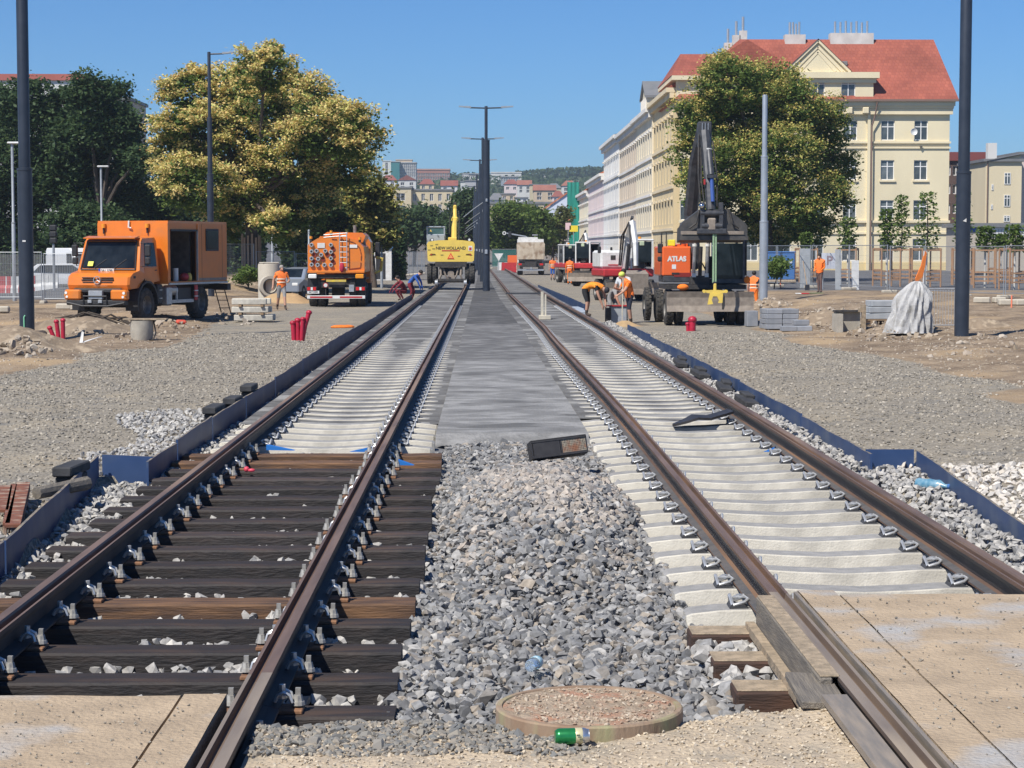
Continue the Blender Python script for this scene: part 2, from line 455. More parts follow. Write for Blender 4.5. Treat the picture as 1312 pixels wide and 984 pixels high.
concgrey = M('sleeper_top_weathered', (.245, .24, .23), (.32, .31, .295), scale=9, rough=.9, bump=.25, bscale=70, objv=.1)
blackpad = M('black_rail_pad', (.035, .037, .042), (.06, .06, .065), scale=20, rough=.7)

SL_TOP = -0.205
# timber sleeper fastening: rusty ribbed plate, bent clip with bolt, screw spike
pl = MB().cbox((0, 0, .010), (.36, .15, .020), bev=.004); plate_me = pl.mesh('base_plate', platerust)
def clip_arc(s):
    b = MB().use(galv)
    for yy in (-.03, .03):
        b.tube([(s*.060, yy, .040), (s*.075, yy, .072), (s*.10, yy, .086), (s*.128, yy, .072), (s*.138, yy, .035)], .010, 6)
    b.cyl((s*.092, 0, .085), .016, .07, n=6).cyl((s*.092, 0, .060), .026, .012, n=8)
    return b.mesh('rail_clip', smooth=.6)
def spike(s):
    b = MB().use(galvdull).cyl((s*.155, 0, .028), .034, .018, n=10, r2=.03).cyl((s*.155, 0, .05), .026, .03, n=8, r2=.020)
    b.cbox((s*.155, 0, .08), (.024, .024, .036)); return b.mesh('screw_spike')
clip_me = {s: clip_arc(s) for s in (-1, 1)}; spike_me = {s: spike(s) for s in (-1, 1)}
ycur = 8.55; k = 0
while ycur < 21.6:
    b = MB().use(timber if k not in (5, 16, 17) else timber_brown)
    w = .25; L_ = 1.34+random.uniform(-.015, .015)
    # top face strip gets its own wavy bevel
    pts = [(-w/2, -.15), (-w/2, -.012), (-w/2+.012, 0), (w/2-.012, 0), (w/2, -.012), (w/2, -.15)]
    xs = frange(-L_, L_, .18); vs = []; fs = []
    for x in xs:
        dy = random.uniform(-.003, .003); dz = random.uniform(-.002, .002)
        vs += [(x, p+dy, q+dz) for p, q in pts]
    n = 6
    for i in range(len(xs)-1):
        for j in range(n): fs.append((i*n+j, i*n+(j+1) % n, (i+1)*n+(j+1) % n, (i+1)*n+j))
    fs += [tuple(range(n)), tuple(range((len(xs)-1)*n, len(xs)*n))]
    b.add(vs, fs)
    if k not in (5, 16, 17):
        b.use(timber_top); b.m = [b.cm if (i % 6 == 2 and i < len(fs)-2) else m_ for i, m_ in enumerate(b.m)]
    o = b.build('timber_sleeper', None, None, False, (xl(ycur)+random.uniform(-.02, .02), ycur, SL_TOP), (0, 0, random.uniform(-.006, .006)))
    tag(o, 'dark creosoted timber sleeper with bolted plates, crossing under two rusty rails', 'sleeper', 'timber sleepers of the track')
    for s in (-1, 1):
        link('base_plate', plate_me, o, (s*RAILC, 0, 0))
        for q in (-1, 1):
            wc_ = link('rail_clip', clip_me[q], o, (s*RAILC-q*.01, 0, .012)); wc_.scale = (1.0, 1.0, .95); link('screw_spike', spike_me[q], o, (s*RAILC, 0, .012))
    ycur += .735+random.uniform(-.02, .02); k += 1
TIMBER_END = ycur-.1
# concrete sleepers
def conc_mesh():
    b = MB(); xs = [-1.2, -1.17, -1.0, -.75, -.5, -.3, 0, .3, .5, .75, 1.0, 1.17, 1.2]
    def tz(x):
        a = abs(x); z = -0.024*(1-sm(.1, .52, a)); 
        if a > .95: z -= .028*(a-.95)/.25
        return z-(0.012 if a > 1.19 else 0)
    vs = []; fs = []; n = 6
    for x in xs:
        z = tz(x); e = .02 if abs(x) > 1.19 else 0
        vs += [(x, -.15+e, -.2), (x, -.118+e, z-.008), (x, -.112+e, z), (x, .112-e, z), (x, .118-e, z-.008), (x, .15-e, -.2)]
    for i in range(len(xs)-1):
        for j in range(n):
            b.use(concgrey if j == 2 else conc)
            b.f.append((i*n+j, i*n+(j+1) % n, (i+1)*n+(j+1) % n, (i+1)*n+j)); b.m.append(b.cm)
    b.use(conc)
    b.f += [tuple(range(n)), tuple(range((len(xs)-1)*n, len(xs)*n))]; b.m += [b.cm, b.cm]
    b.v = vs
    return b.mesh('concrete_sleeper')
csl = conc_mesh()
def wclip(s):
    b = MB().use(galv)
    b.tube([(s*.165, -.062, .012), (s*.105, -.062, .03), (s*.085, -.045, .042), (s*.10, -.026, .05), (s*.145, -.020, .045), (s*.158, 0, .04), (s*.145, .020, .045), (s*.10, .026, .05), (s*.085, .045, .042), (s*.105, .062, .03), (s*.165, .062, .012)], .0085, 6)
    b.tube([(s*.168, -.058, .012), (s*.176, -.03, .045), (s*.178, 0, .056), (s*.176, .03, .045), (s*.168, .058, .012)], .010, 6)
    b.cyl((s*.128, 0, .048), .019, .022, n=6).cyl((s*.128, 0, .045), .03, .008, n=10)
    return b.mesh('rail_clip', smooth=.6)
def gplate(s):
    b = MB().use(blackpad); b.prism([(s*.085, 0), (s*.20, 0), (s*.19, .018), (s*.10, .010)], -.075, .075, 'y'); return b.mesh('guide_plate')
wcl = {s: wclip(s) for s in (-1, 1)}; gpl = {s: gplate(s) for s in (-1, 1)}
def conc_row(xf, ya, yb, group, label, clips_to=78):
    y = ya
    while y < yb:
        x = xf(y); o = link('concrete_sleeper', csl, None, (x, y, SL_TOP), (0, 0, random.uniform(-.003, .003)))
        tag(o, label, 'sleeper', group)
        for s in (-1, 1):
            for q in (-1, 1):
                wc_ = link('rail_clip', wcl[q], o, (s*RAILC-q*.012, 0, .004)); wc_.scale = (1.14, 1.15, 1.14)
                if y < 40: link('guide_plate', gpl[q], o, (s*RAILC, 0, 0))
        y += .735
conc_row(xl, TIMBER_END+.30, 74, 'concrete sleepers beyond the timber ones', 'pale concrete sleeper beyond the timber sleepers of the same track')
conc_row(xr, 12.0, 74, 'concrete sleepers of the track with the crossing planks', 'pale concrete sleeper of the track that has no timber sleepers under both rails')

# poured concrete between the sleepers, streaky where the sleepers show through
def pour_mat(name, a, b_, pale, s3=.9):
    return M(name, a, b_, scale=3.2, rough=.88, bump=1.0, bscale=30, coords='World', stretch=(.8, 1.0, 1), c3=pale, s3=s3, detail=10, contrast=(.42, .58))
pour = pour_mat('poured_concrete', (.095, .092, .088), (.155, .152, .146), (.29, .285, .27))
def fillz(y, x):
    return SL_TOP-.015+.019*sm(30, 64, y)+.004*vnoise(x*3, y*2, 4)
def fill(xf, ya, yb):
    xs = [-1.245, -1.2, -1.0, -.85, -.6, -.3, 0, .3, .6, .85, 1.0, 1.2, 1.245]
    ys = frange(ya, 40, .18)+frange(40.6, yb, .6)
    me = grid_mesh('track_concrete', xs, ys, lambda x, y: fillz(y, x)-(.02 if abs(x) < .4 else 0)*(1-sm(30, 55, y)), pour)
    for v in me.vertices: v.co.x += xf(v.co.y)
    return tag(link('track_concrete', me), kind='structure')
fill(xl, 24.8, 205); fill(xr, 25.6, 205)
# slab between the tracks, three pours
def slab(ya, yb, mat, z):
    xs = frange(0, 1, .1); ys = frange(ya, yb, .3 if yb < 45 else 1.0)
    def zf(u, y):
        e = 0
        if ya < 25 and y < ya+.25: e = -.11*(1-(y-ya)/.25)
        return z+.004*vnoise(u*7, y*3)+e
    me = grid_mesh('slab', xs, ys, zf, mat)
    for v in me.vertices:
        y = v.co.y; a, b_ = xl(y)+1.20, xr(y)-1.20
        v.co.x = a+(b_-a)*v.co.x
        if ya < 25 and y < ya+.3: v.co.y += .06*vnoise(v.co.x*9, 1)
    return tag(link('concrete_median', me), kind='structure')
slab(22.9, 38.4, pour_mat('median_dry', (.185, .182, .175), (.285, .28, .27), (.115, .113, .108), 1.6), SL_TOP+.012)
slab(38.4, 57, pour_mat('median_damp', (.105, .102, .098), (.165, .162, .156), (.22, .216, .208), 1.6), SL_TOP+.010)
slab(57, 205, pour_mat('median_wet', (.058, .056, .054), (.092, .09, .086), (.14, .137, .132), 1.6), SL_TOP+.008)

# ================================================================== BLUE FORMWORK BOARDS
blue = M('blue_formwork', (.022, .052, .135), (.035, .070, .165), scale=3, rough=.5, c3=(.075, .105, .17), s3=1.8)
bluetop = M('board_raw_edge', (.30, .24, .16), (.10, .10, .11), scale=6, rough=.85)
def board(p, q, zt0, zt1, zb, label, grp=None):
    p, q = Vector((*p, 0)), Vector((*q, 0)); d = (q-p).normalized(); nrm = Vector((-d.y, d.x, 0))*.011
    n = max(2, int((q-p).length/.5)); b = MB().use(blue); vs = []; fs = []
    for i in range(n+1):
        c = p.lerp(q, i/n); zt = zt0+(zt1-zt0)*i/n+.010*vnoise(c.y*2.1, c.x*2, 2)
        vs += [c-nrm+Vector((0, 0, zb)), c-nrm+Vector((0, 0, zt)), c+nrm+Vector((0, 0, zt)), c+nrm+Vector((0, 0, zb))]
    for i in range(n):
        for j in range(4): fs.append((i*4+j, i*4+(j+1) % 4, (i+1)*4+(j+1) % 4, (i+1)*4+j))
    fs += [(0, 1, 2, 3), tuple(n*4+j for j in range(4))]
    b.add(vs, fs)
    for i, f in enumerate(fs[:-2]):
        if i % 4 == 1: 
            b.use(bluetop); b.m[i] = b.cm
    return tag(b.build('formwork_board'), label, 'board', grp)
LB = 'navy blue formwork board standing along the ballast beside the timber-sleepered track'
board((-3.02, 8.6), (-3.25, 13.6), -.06, -.04, -.46, 'navy blue formwork board past the rusty steel bars, flaring outwards')
board((-3.25, 13.65), (-3.62, 18.9), -.04, .0, -.46, 'navy blue formwork board with a black block on top, ending at the sideways board')
board((-3.60, 19.02), (-3.13, 19.02), .0, -.02, -.46, 'short blue formwork board set across, facing along the timber-sleepered track')
pts = [(-3.13, 18.7), (-3.16, 20.7), (-3.19, 23.6), (-3.20, 27), (-3.22, 31), (-3.25, 36), (-3.26, 42), (-3.25, 50), (-3.22, 60), (-3.2, 72), (-3.18, 88)]
for i in range(len(pts)-1):
    dz = .05 if i == 1 else 0
    board((pts[i][0], pts[i][1]+.03), (pts[i+1][0], pts[i+1][1]-.02), -.03+dz*.0+random.uniform(-.015, .015), -.05+dz+random.uniform(-.02, .02), -.46, LB, 'blue boards beside the timber-sleepered track')
LBR = 'navy blue formwork board standing along the ballast beside the concrete-sleepered track'
board((3.70, 11.5), (4.18, 19.5), -.07, -.02, -.46, 'blue formwork board with a crumpled plastic bottle against it, beside pale stones')
board((4.17, 19.62), (3.70, 19.62), -.02, -.02, -.46, 'short blue formwork board set across, beside the concrete-sleepered track')
pts = [(3.70, 19.3), (3.76, 24), (3.77, 30), (3.76, 38), (3.74, 46), (3.72, 53)]
for i in range(len(pts)-1):
    board((pts[i][0], pts[i][1]+.03), (pts[i+1][0], pts[i+1][1]-.02), -.03+random.uniform(-.015, .015), -.05+random.uniform(-.02, .02), -.46, LBR, 'blue boards beside the concrete-sleepered track')
pts = [(3.6, 72), (3.45, 84), (3.2, 97), (2.9, 112)]
for i in range(3):
    board(pts[i], (pts[i+1][0], pts[i+1][1]-.05), -.08, -.08, -.46, 'dark blue kerb formwork board beyond the bending worker', 'far blue boards')

# ================================================================== BALLAST AND GRAVEL (uncountable stones)
grey_stone = island_ramp('ballast_grey', [(.105,.105,.105),(.20,.20,.20),(.30,.295,.285),(.15,.152,.155),(.40,.385,.36),(.24,.24,.238),(.125,.127,.13),(.34,.29,.23),(.18,.18,.18)], .85, noise=30)
beige_stone = island_ramp('ballast_beige', [(.38,.33,.28),(.29,.27,.245),(.46,.41,.35),(.34,.285,.235),(.22,.22,.218),(.43,.37,.31),(.26,.25,.24)], .85, noise=30)
pale_stone = island_ramp('ballast_pale', [(.30,.29,.275),(.42,.40,.37),(.22,.22,.22),(.50,.475,.43),(.35,.335,.31)], .85, noise=30)
gravel_stone = island_ramp('gravel_stones', [(.175,.155,.125),(.335,.297,.236),(.235,.214,.182),(.43,.385,.312),(.145,.135,.12),(.30,.26,.20)], .9)
def mid_h(x, y):
    """surface of the ballast between the tracks, with a heap"""
    z = -.31+.03*vnoise(x*2, y*1.2, 6)
    h = hypot((x-.48)/.85, (y-16.6)/3.9); z += .33*max(0, 1-h*h)
    z += .08*sm(11, 8.5, y)
    return z
P = []; S = []
bed = grid_mesh('ballast_bed', frange(-3.24, 3.74, .16), frange(7.4, 26.5, .2), lambda x, y: -.33 if not -.5 < x < 1.2 else mid_h(x, y)-.04,
                M('ballast_under', (.10, .10, .105), (.22, .22, .22), scale=30, rough=.95, coords='World', bump=.6, bscale=30))
tag(link('ballast_bed', bed), kind='structure')
def spread(n, xa, xb, ya, yb, zf, smin, smax, keep=lambda x, y: True, jz=.02):
    x = rng.uniform(xa, xb, n); y = rng.uniform(ya, yb, n); s = rng.uniform(smin, smax, n)**1.0
    k = [i for i in range(n) if keep(x[i], y[i])]
    z = np.array([zf(x[i], y[i]) for i in k])+rng.uniform(-jz, jz, len(k))
    return np.stack([x[k], y[k], z], 1), s[k]
p, s = spread(19000, -.46, 1.26, 8.0, 23.1, mid_h, 0, 1)
s = .026+.058*s**1.6; s[::11] *= 1.35
hp = np.array([hypot((a-.50)/.75, (b-17.0)/3.0) < .35+.3*vnoise(a*5, b*2)+.85*random.random() for a, b, _ in p])
nearp = (p[:, 1] < 8.9)
tag(scatter_stones('ballast_stones', p[~hp], s[~hp], grey_stone), 'grey crushed ballast stones lying between the two tracks', 'ballast', kind='stuff')
tag(scatter_stones('ballast_heap', p[hp], s[hp]*1.08, beige_stone), 'heap of beige crushed stones on the grey ballast between the tracks', 'ballast', kind='stuff')
# between the timber sleepers, thin and partly hidden
p, s = spread(5200, -3.04, -.42, 8.7, 22, lambda x, y: -.305+.018*vnoise(x*3, y*5), .04, .085, lambda x, y: vnoise(x*2.2, y*1.9, 9) > -.25 or y < 10)
tag(scatter_stones('ballast_between_sleepers', p, s, pale_stone), 'pale ballast stones showing in the gaps between timber sleepers', 'ballast', kind='stuff')
# between sleeper ends and the boards
def lb(y): return lerp(-3.02, -3.25, (y-8.6)/5) if y < 13.6 else lerp(-3.25, -3.62, (y-13.6)/5.3) if y < 18.95 else -3.2
def rb(y): return lerp(3.70, 4.18, (y-11.5)/8) if y < 19.55 else 3.74
p, s = spread(9000, -3.6, -2.98, 10, 60, lambda x, y: -.27+.02*vnoise(x*4, y*3)-.06*sm(20, 30, y), .04, .08, lambda x, y: x > lb(y)+.04)
tag(scatter_stones('side_ballast', p, s, pale_stone), 'strip of pale ballast between the timber sleepers and the blue boards', 'ballast', kind='stuff')
p, s = spread(11000, 3.22, 4.15, 10.5, 60, lambda x, y: -.24+.02*vnoise(x*4, y*3)+.05*sm(3.3, 3.7, x)-.05*sm(25, 40, y), .04, .075, lambda x, y: x < rb(y)-.04 and x > xr(y)+.85)
tag(scatter_stones('side_ballast', p, s, pale_stone), 'strip of pale ballast between the outer concrete-track rail and the blue boards', 'ballast', kind='stuff')
p, s = spread(1700, 1.0, 3.6, 10.6, 26, lambda x, y: -.335, .035, .06, lambda x, y: True)
tag(scatter_stones('ballast_between_sleepers', p, s, grey_stone), 'grey ballast in the gaps between the concrete sleepers', 'ballast', kind='stuff')
# ballast spilled outside the boards
p, s = spread(4200, -5.2, -3.3, 12.5, 27, lambda x, y: gz(x, y)+.015, .035, .075, lambda x, y: x < lb(y)-.03 and vnoise(x*1.4, y*.7, 2)+.9*(1-(-3.3-x)/.9) > .1)
tag(scatter_stones('spilled_ballast', p, s, pale_stone), 'pale ballast spilled behind the boards of the timber-sleepered track', 'ballast', kind='stuff')
p, s = spread(3000, 3.9, 6.6, 14, 21, lambda x, y: gz(x, y)+.012, .04, .085, lambda x, y: x > rb(y)+.12 and (x-4.2) < 2.0 and y < 19.6+.5*vnoise(x, 1))
tag(scatter_stones('spilled_ballast', p, s, island_ramp('white_stones', [(.5,.45,.38),(.62,.57,.5),(.42,.40,.37),(.68,.62,.54)], .85)), 'large pale stones heaped behind the blue board with the bottle', 'ballast', kind='stuff')
# loose gravel over both aprons
P_ = []; S_ = []
for (xa, xb, n) in ((-10.5, -3.3, 26000), (3.85, 12, 26000)):
    y = 13+(rng.uniform(0, 1, n)**1.5)*44; x = rng.uniform(xa, xb, n)
    s = rng.uniform(.018, .045, n)*(1+.012*(y-13)); 
    for i in range(n):
        if soil_mask(x[i], y[i]) < .5+.3*vnoise(x[i]*2, y[i]*2) and abs(x[i]) < y[i]*.33 and (x[i] < lb(y[i])-.03 or x[i] > rb(y[i])+.03):
            P_.append((x[i], y[i], gz(x[i], y[i])+.003)); S_.append(s[i])
tag(scatter_stones('loose_gravel', P_, S_, gravel_stone, .5), 'loose crushed gravel covering the ground on both sides of the tracks', 'gravel', kind='stuff')
# ================================================================== CROSSING IN THE FOREGROUND
sand_slab = M('sandy_crossing_slab', (.45, .345, .23), (.34, .26, .175), scale=3.5, rough=.92, bump=.7, bscale=40, coords='World', c3=(.37, .355, .335), s3=1.7, detail=8)
sand = M('loose_sand', (.50, .405, .285), (.40, .325, .235), scale=6, rough=.95, bump=.9, bscale=45, coords='World', c3=(.34, .29, .22), s3=3.5, detail=8)
oldwood = M('grey_weathered_timber', (.22, .19, .15), (.13, .115, .098), scale=6, rough=.85, bump=.5, bscale=20, stretch=(8, .6, 8))
sandwood = M('sand_covered_timber', (.40, .31, .21), (.24, .19, .13), scale=14, rough=.9, bump=.5, bscale=60)
def slab_part(name, xa, xb, ya, yb, zt, th, mat, par=None, zn=.004):
    xs = frange(xa, xb, .12); ys = frange(ya, yb, .12); b = MB().use(mat); nx = len(xs)
    b.add([(x, y, zt+zn*vnoise(x*5, y*4, 2)) for y in ys for x in xs],
          [(j*nx+i, j*nx+i+1, (j+1)*nx+i+1, (j+1)*nx+i) for j in range(len(ys)-1) for i in range(nx-1)])
    b.add([(xa, ya, zt-.004), (xb, ya, zt-.004), (xb, yb, zt-.004), (xa, yb, zt-.004), (xa, ya, zt-th), (xb, ya, zt-th), (xb, yb, zt-th), (xa, yb, zt-th)],
          [(0, 1, 5, 4), (1, 2, 6, 5), (2, 3, 7, 6), (3, 0, 4, 7), (4, 5, 6, 7)])
    return b.build(name, None, par)
cr = tag(empty('crossing', (0, 0, 0)), kind='structure')
slab_part('crossing_panel', -2.43, -1.325, 4.5, 8.72, -.008, .18, sand_slab, cr)
slab_part('crossing_panel', -1.312, -1.128, 4.5, 8.74, -.006, .17, sand_slab, cr)
slab_part('crossing_panel', -7, -2.62, 4.5, 8.70, -.012, .18, sand_slab, cr)
slab_part('crossing_panel', 1.985, 3.04, 4.5, 11.25, -.006, .17, sand_slab, cr)
slab_part('crossing_panel', 1.765, 1.972, 4.5, 11.38, -.004, .17, sand_slab, cr)
slab_part('crossing_panel', 3.24, 7, 4.5, 11.2, -.008, .18, sand_slab, cr)
# metal flangeway strips inside the crossing
fl = M('dusty_steel_strip', (.25, .22, .185), (.38, .31, .235), scale=8, rough=.6, metal=.3, stretch=(4, .4, 4))
tag(MB().cbox((1.742, 8.2, -.035), (.018, 6.2, .07)).build('flangeway_strip', fl), 'thin steel strip lining the flangeway of the sandy crossing panel', 'strip')
# sand between the tracks
def sandz(x, y):
    e = 8.28+.35*sm(.2, 1.5, x)+.12*vnoise(x*3, 1, 2)
    return lerp(-.07, -.33, sm(e, e+.75, y))+.012*vnoise(x*6, y*5, 4)+.012*vnoise(x*13, y*11, 1)
sg = grid_mesh('sand', frange(-.95, 1.56, .035), frange(4.5, 9.3, .045), sandz, sand)
tag(link('sand', sg), kind='structure')
p, s = spread(4200, -.95, 1.1, 7.9, 8.8, lambda x, y: sandz(x, y)+.004, .012, .035, lambda x, y: vnoise(x*2, y*2, 3)+.9*(.4-x) > 0, .006)
p2, s2 = spread(200, -.9, .3, 8.05, 8.75, lambda x, y: sandz(x, y)+.0, .03, .07, lambda x, y: True, .006)
tag(scatter_stones('stone_chips', np.vstack([p, p2]), np.concatenate([s, s2]), island_ramp('slate_chips', [(.16,.165,.16),(.25,.225,.185),(.125,.13,.132),(.33,.28,.215),(.20,.20,.19)], .9), .5), 'flat grey chippings lying on the sand in front of the last sleeper', 'gravel', kind='stuff')
p, s = spread(5000, -.9, 1.55, 7.2, 9.0, lambda x, y: sandz(x, y)+.002, .006, .020, lambda x, y: True, .004)
tag(scatter_stones('sand_grit', p, s, island_ramp('grit', [(.50,.41,.29),(.40,.33,.24),(.58,.50,.38),(.33,.29,.24)], .95), .8), 'coarse beige grit on the sand around the manhole ring', 'gravel', kind='stuff')
p, s = spread(420, 1.8, 3.0, 7.6, 11.1, lambda x, y: 0, .004, .016, lambda x, y: True, .002)
tag(scatter_stones('crossing_grit', p, s, gravel_stone, .6), 'scattered grit on the sandy crossing panels', 'gravel', kind='stuff')
p, s = spread(260, -2.4, -1.2, 7.4, 8.6, lambda x, y: -.003, .004, .013, lambda x, y: True, .002)
tag(scatter_stones('crossing_grit', p, s, gravel_stone, .6), 'scattered grit on the crossing panel by the timber sleepers', 'gravel', kind='stuff')
tag(MB().use(fl).cbox((1.515, 7.0, -.022), (.11, 3.4, .03)).build('edge_strip'), 'flat dusty steel strip beside the rail, running out of the crossing', 'strip')
# timber stubs, kerb timber, plank beside the rail
timber_front = M('stub_timber', (.085, .042, .026), (.040, .024, .018), scale=6, rough=.85, bump=.4, bscale=25, stretch=(.6, 4, 4))
stub_l = ['brown timber sleeper stub next to the first concrete sleeper, its near side free of sand', 'middle brown timber sleeper stub with stones on both sides', 'brown timber sleeper stub half buried in the beige sand']
for i, (y, x) in enumerate(((11.15, 1.13), (10.42, 1.17), (9.72, 1.20))):
    b = MB().use(timber_front).cbox((0, 0, -.093), (2.5, .26, .174), bev=.012).use(sandwood).cbox((0, .0, -.003), (2.49, .235, .008), bev=.003)
    tag(b.build('timber_stub', None, None, False, (x+1.25, y, -.185), (0, 0, random.uniform(-.01, .01))), stub_l[i], 'sleeper')
p, s = spread(120, 1.15, 1.55, 9.9, 11.1, lambda x, y: -.25, .06, .10, lambda x, y: True, .02)
tag(scatter_stones('stub_ballast', p, s, pale_stone), 'pale stones wedged between the brown timber stubs', 'ballast', kind='stuff')
o = MB().use(oldwood).cbox((1.535, 10.1, -.098), (.06, 2.15, .185), bev=.006).use(sandwood).cbox((1.555, 10.1, .0), (.09, 2.12, .012), bev=.004).build('kerb_timber')
tag(o, 'upright grey timber along the rail with a sandy top edge', 'timber')
o = MB().use(sandwood).cbox((1.475, 10.2, -.175), (.05, 2.0, .05), T=Matrix.Rotation(0, 4, 'Z')).build('batten')
tag(o, 'narrow sandy batten lying over the timber stub ends', 'timber')
o = MB().use(oldwood).cbox((0, 0, 0), (.20, .62, .032), bev=.004).build('plank', None, None, False, (1.475, 8.95, -.045), (.0, .04, -.03))
tag(o, 'short grey plank lying flat beside the rail at the crossing', 'plank')
# manhole ring
mh = empty('manhole_ring', (.44, 8.52, -.142), 0, 'round rusty manhole ring with dirt on its lid, beside a green can', 'manhole')
ringm = M('rusty_ring', (.235, .150, .095), (.32, .235, .16), scale=6, rough=.85, bump=.3, bscale=40, c3=(.30, .28, .15), s3=5.0, stretch=(1, 1, .35))
dirt = M('manhole_dirt', (.30, .23, .16), (.42, .33, .235), scale=11, rough=.95, bump=.9, bscale=60, c3=(.40, .22, .14), s3=7)
MB().lathe([(.0, .0), (.385, .0), (.398, .012), (.398, .125), (.392, .132), (.372, .132), (.368, .124), (0, .124)], 64).build('ring', ringm, mh, .6)
MB().lathe([(0, .1275), (.2, .1295), (.366, .1265), (.366, .11)], 48).build('lid', dirt, mh, .6)
p, s = spread(700, -.36, .36, -.36, .36, lambda x, y: .131, .006, .022, lambda x, y: hypot(x, y) < .35, .002)
g_ = scatter_stones('lid_grit', p, s, island_ramp('lid_grit', [(.42,.34,.25),(.30,.20,.14),(.50,.42,.32),(.34,.27,.2)], .95), .8); g_.parent = mh; g_['kind'] = 'stuff'
# green drink can on its side
can = empty('drink_can', (.345, 8.06, -.032), R(6), 'green drink can with a cream band lying before the manhole ring', 'can')
cg = M('can_green', (.02, .20, .06), (.03, .30, .09), scale=18, rough=.28, metal=.5); cc = M('can_cream', (.68, .60, .36), rough=.35, metal=.3); ca = M('can_aluminium', (.68, .68, .68), rough=.3, metal=.9)
can.scale = (1.15, 1.0, 1.0)
MB().lathe([(0, -.058), (.024, -.058), (.031, -.050), (.033, -.044), (.033, .012)], 24, axis='x').build('can_body', cg, can, .6)
MB().lathe([(.033, .0122), (.0334, .013), (.0334, .036), (.033, .037)], 24, axis='x').build('band', cc, can, .6)
MB().lathe([(.033, .0372), (.033, .046), (.027, .058), (.0275, .061), (.025, .058), (0, .056)], 24, axis='x').build('can_end', ca, can, .6)
b = MB()
for k in range(3): b.cbox((.020+.005*k, -.0336, .004-.008*(k-1)), (.012, .0012, .004))
b.build('band_mark', M('can_mark', (.10, .12, .08), rough=.5), can)
# clear bottle on the ballast, blue bottle against the board
pet = M('clear_plastic', (.72, .82, .88), rough=.12, trans=.75, spec=.6)
bo = empty('plastic_bottle', (.255, 10.3, -.195), R(70), 'small crushed clear plastic bottle with a blue label on the ballast', 'bottle')
MB().lathe([(0, -.09), (.028, -.09), (.033, -.075), (.029, -.03), (.033, .01), (.030, .045), (.013, .075), (.013, .09), (0, .09)], 14, axis='x').build('bottle_body', pet, bo, .8)
MB().lathe([(.0335, -.02), (.0345, -.018), (.0345, .022), (.0335, .024)], 14, axis='x').build('wrap', M('bottle_wrap', (.10, .42, .55), (.75, .8, .8), scale=60, rough=.4), bo, .8)
bo = empty('plastic_bottle', (3.93, 17.7, -.15), R(-40), 'crumpled light blue water bottle against the blue board', 'bottle')
MB().lathe([(0, -.15), (.05, -.15), (.058, -.13), (.05, -.07), (.057, -.02), (.05, .03), (.055, .07), (.02, .12), (.02, .15), (0, .15)], 12, axis='x').build('bottle_body', M('blue_plastic_bottle', (.07, .20, .30), (.22, .36, .44), scale=20, rough=.25), bo, .8)
MB().lathe([(0, .151), (.024, .151), (.024, .175), (0, .175)], 10, axis='x').build('cap', M('blue_cap', (.05, .14, .35), rough=.4), bo)
# black drain channel lying on the heap
blackpl = M('black_plastic', (.022, .020, .021), (.035, .032, .032), scale=10, rough=.55)
mesh_m = M('dusty_grating', (.38, .33, .25), (.20, .17, .14), scale=70, rough=.8, c3=(.30, .14, .08), s3=9)
bx_ = empty('drain_channel', W(716, 585, 19.6), R(-10), 'black plastic drain channel with a dusty grating, lying tilted on the stones', 'channel'); bx_.rotation_euler = (R(-14), R(-6), R(10)); bx_.scale = (1.0, 1.0, 1.12)
b = MB().use(blackpl).cbox((0, 0, 0), (.54, .20, .012)).cbox((0, .10, .075), (.54, .014, .15)).cbox((-.27, 0, .075), (.014, .20, .15)).cbox((.27, 0, .075), (.014, .20, .15)).cbox((.02, 0, .075), (.012, .2, .145))
b.cbox((0, -.10, .008), (.54, .014, .02)).cbox((0, -.10, .142), (.54, .014, .018)).cbox((0, 0, .150), (.545, .214, .010))
b.build('channel_body', None, bx_)
MB().cbox((-.125, -.098, .075), (.265, .008, .12)).build('side_panel', blackpl, bx_)
gp = MB()
for i in range(15): gp.cbox((.035+.016*i, -.095, .075), (.006, .005, .115))
for i in range(8): gp.cbox((.148, -.093, .024+.0148*i), (.235, .005, .006))
gp.cbox((.148, -.085, .075), (.24, .004, .12)); gp.build('grating', mesh_m, bx_)
# black rubber strip over the sleepers
b = MB().use(blackpl); pts = [(-.40, 0, .01), (-.25, .02, .03), (-.12, .03, .055), (.05, .04, .05), (.22, .06, .07), (.34, .08, .085)]
for i in range(len(pts)-1):
    p, q = Vector(pts[i]), Vector(pts[i+1]); w0 = .02+.09*min(1, i/2.0) if i < 3 else .09; w1 = .02+.09*min(1, (i+1)/2.0) if i < 3 else .08
    b.add([p+Vector((0, -w0, 0)), q+Vector((0, -w1, 0)), q+Vector((0, w1, 0)), p+Vector((0, w0, 0)), p+Vector((0, -w0, -.015)), q+Vector((0, -w1, -.015)), q+Vector((0, w1, -.015)), p+Vector((0, w0, -.015))],
          [(0, 1, 2, 3), (7, 6, 5, 4), (0, 4, 5, 1), (1, 5, 6, 2), (2, 6, 7, 3), (3, 7, 4, 0)])
rs_ = b.build('rubber_strip', None, None, False, (2.66, 24.4, SL_TOP+.0), (0, 0, R(4))); rs_.scale = (1, 2.2, 2.0)
tag(rs_, 'curled black rubber strip lying across the concrete sleepers', 'rubber strip')
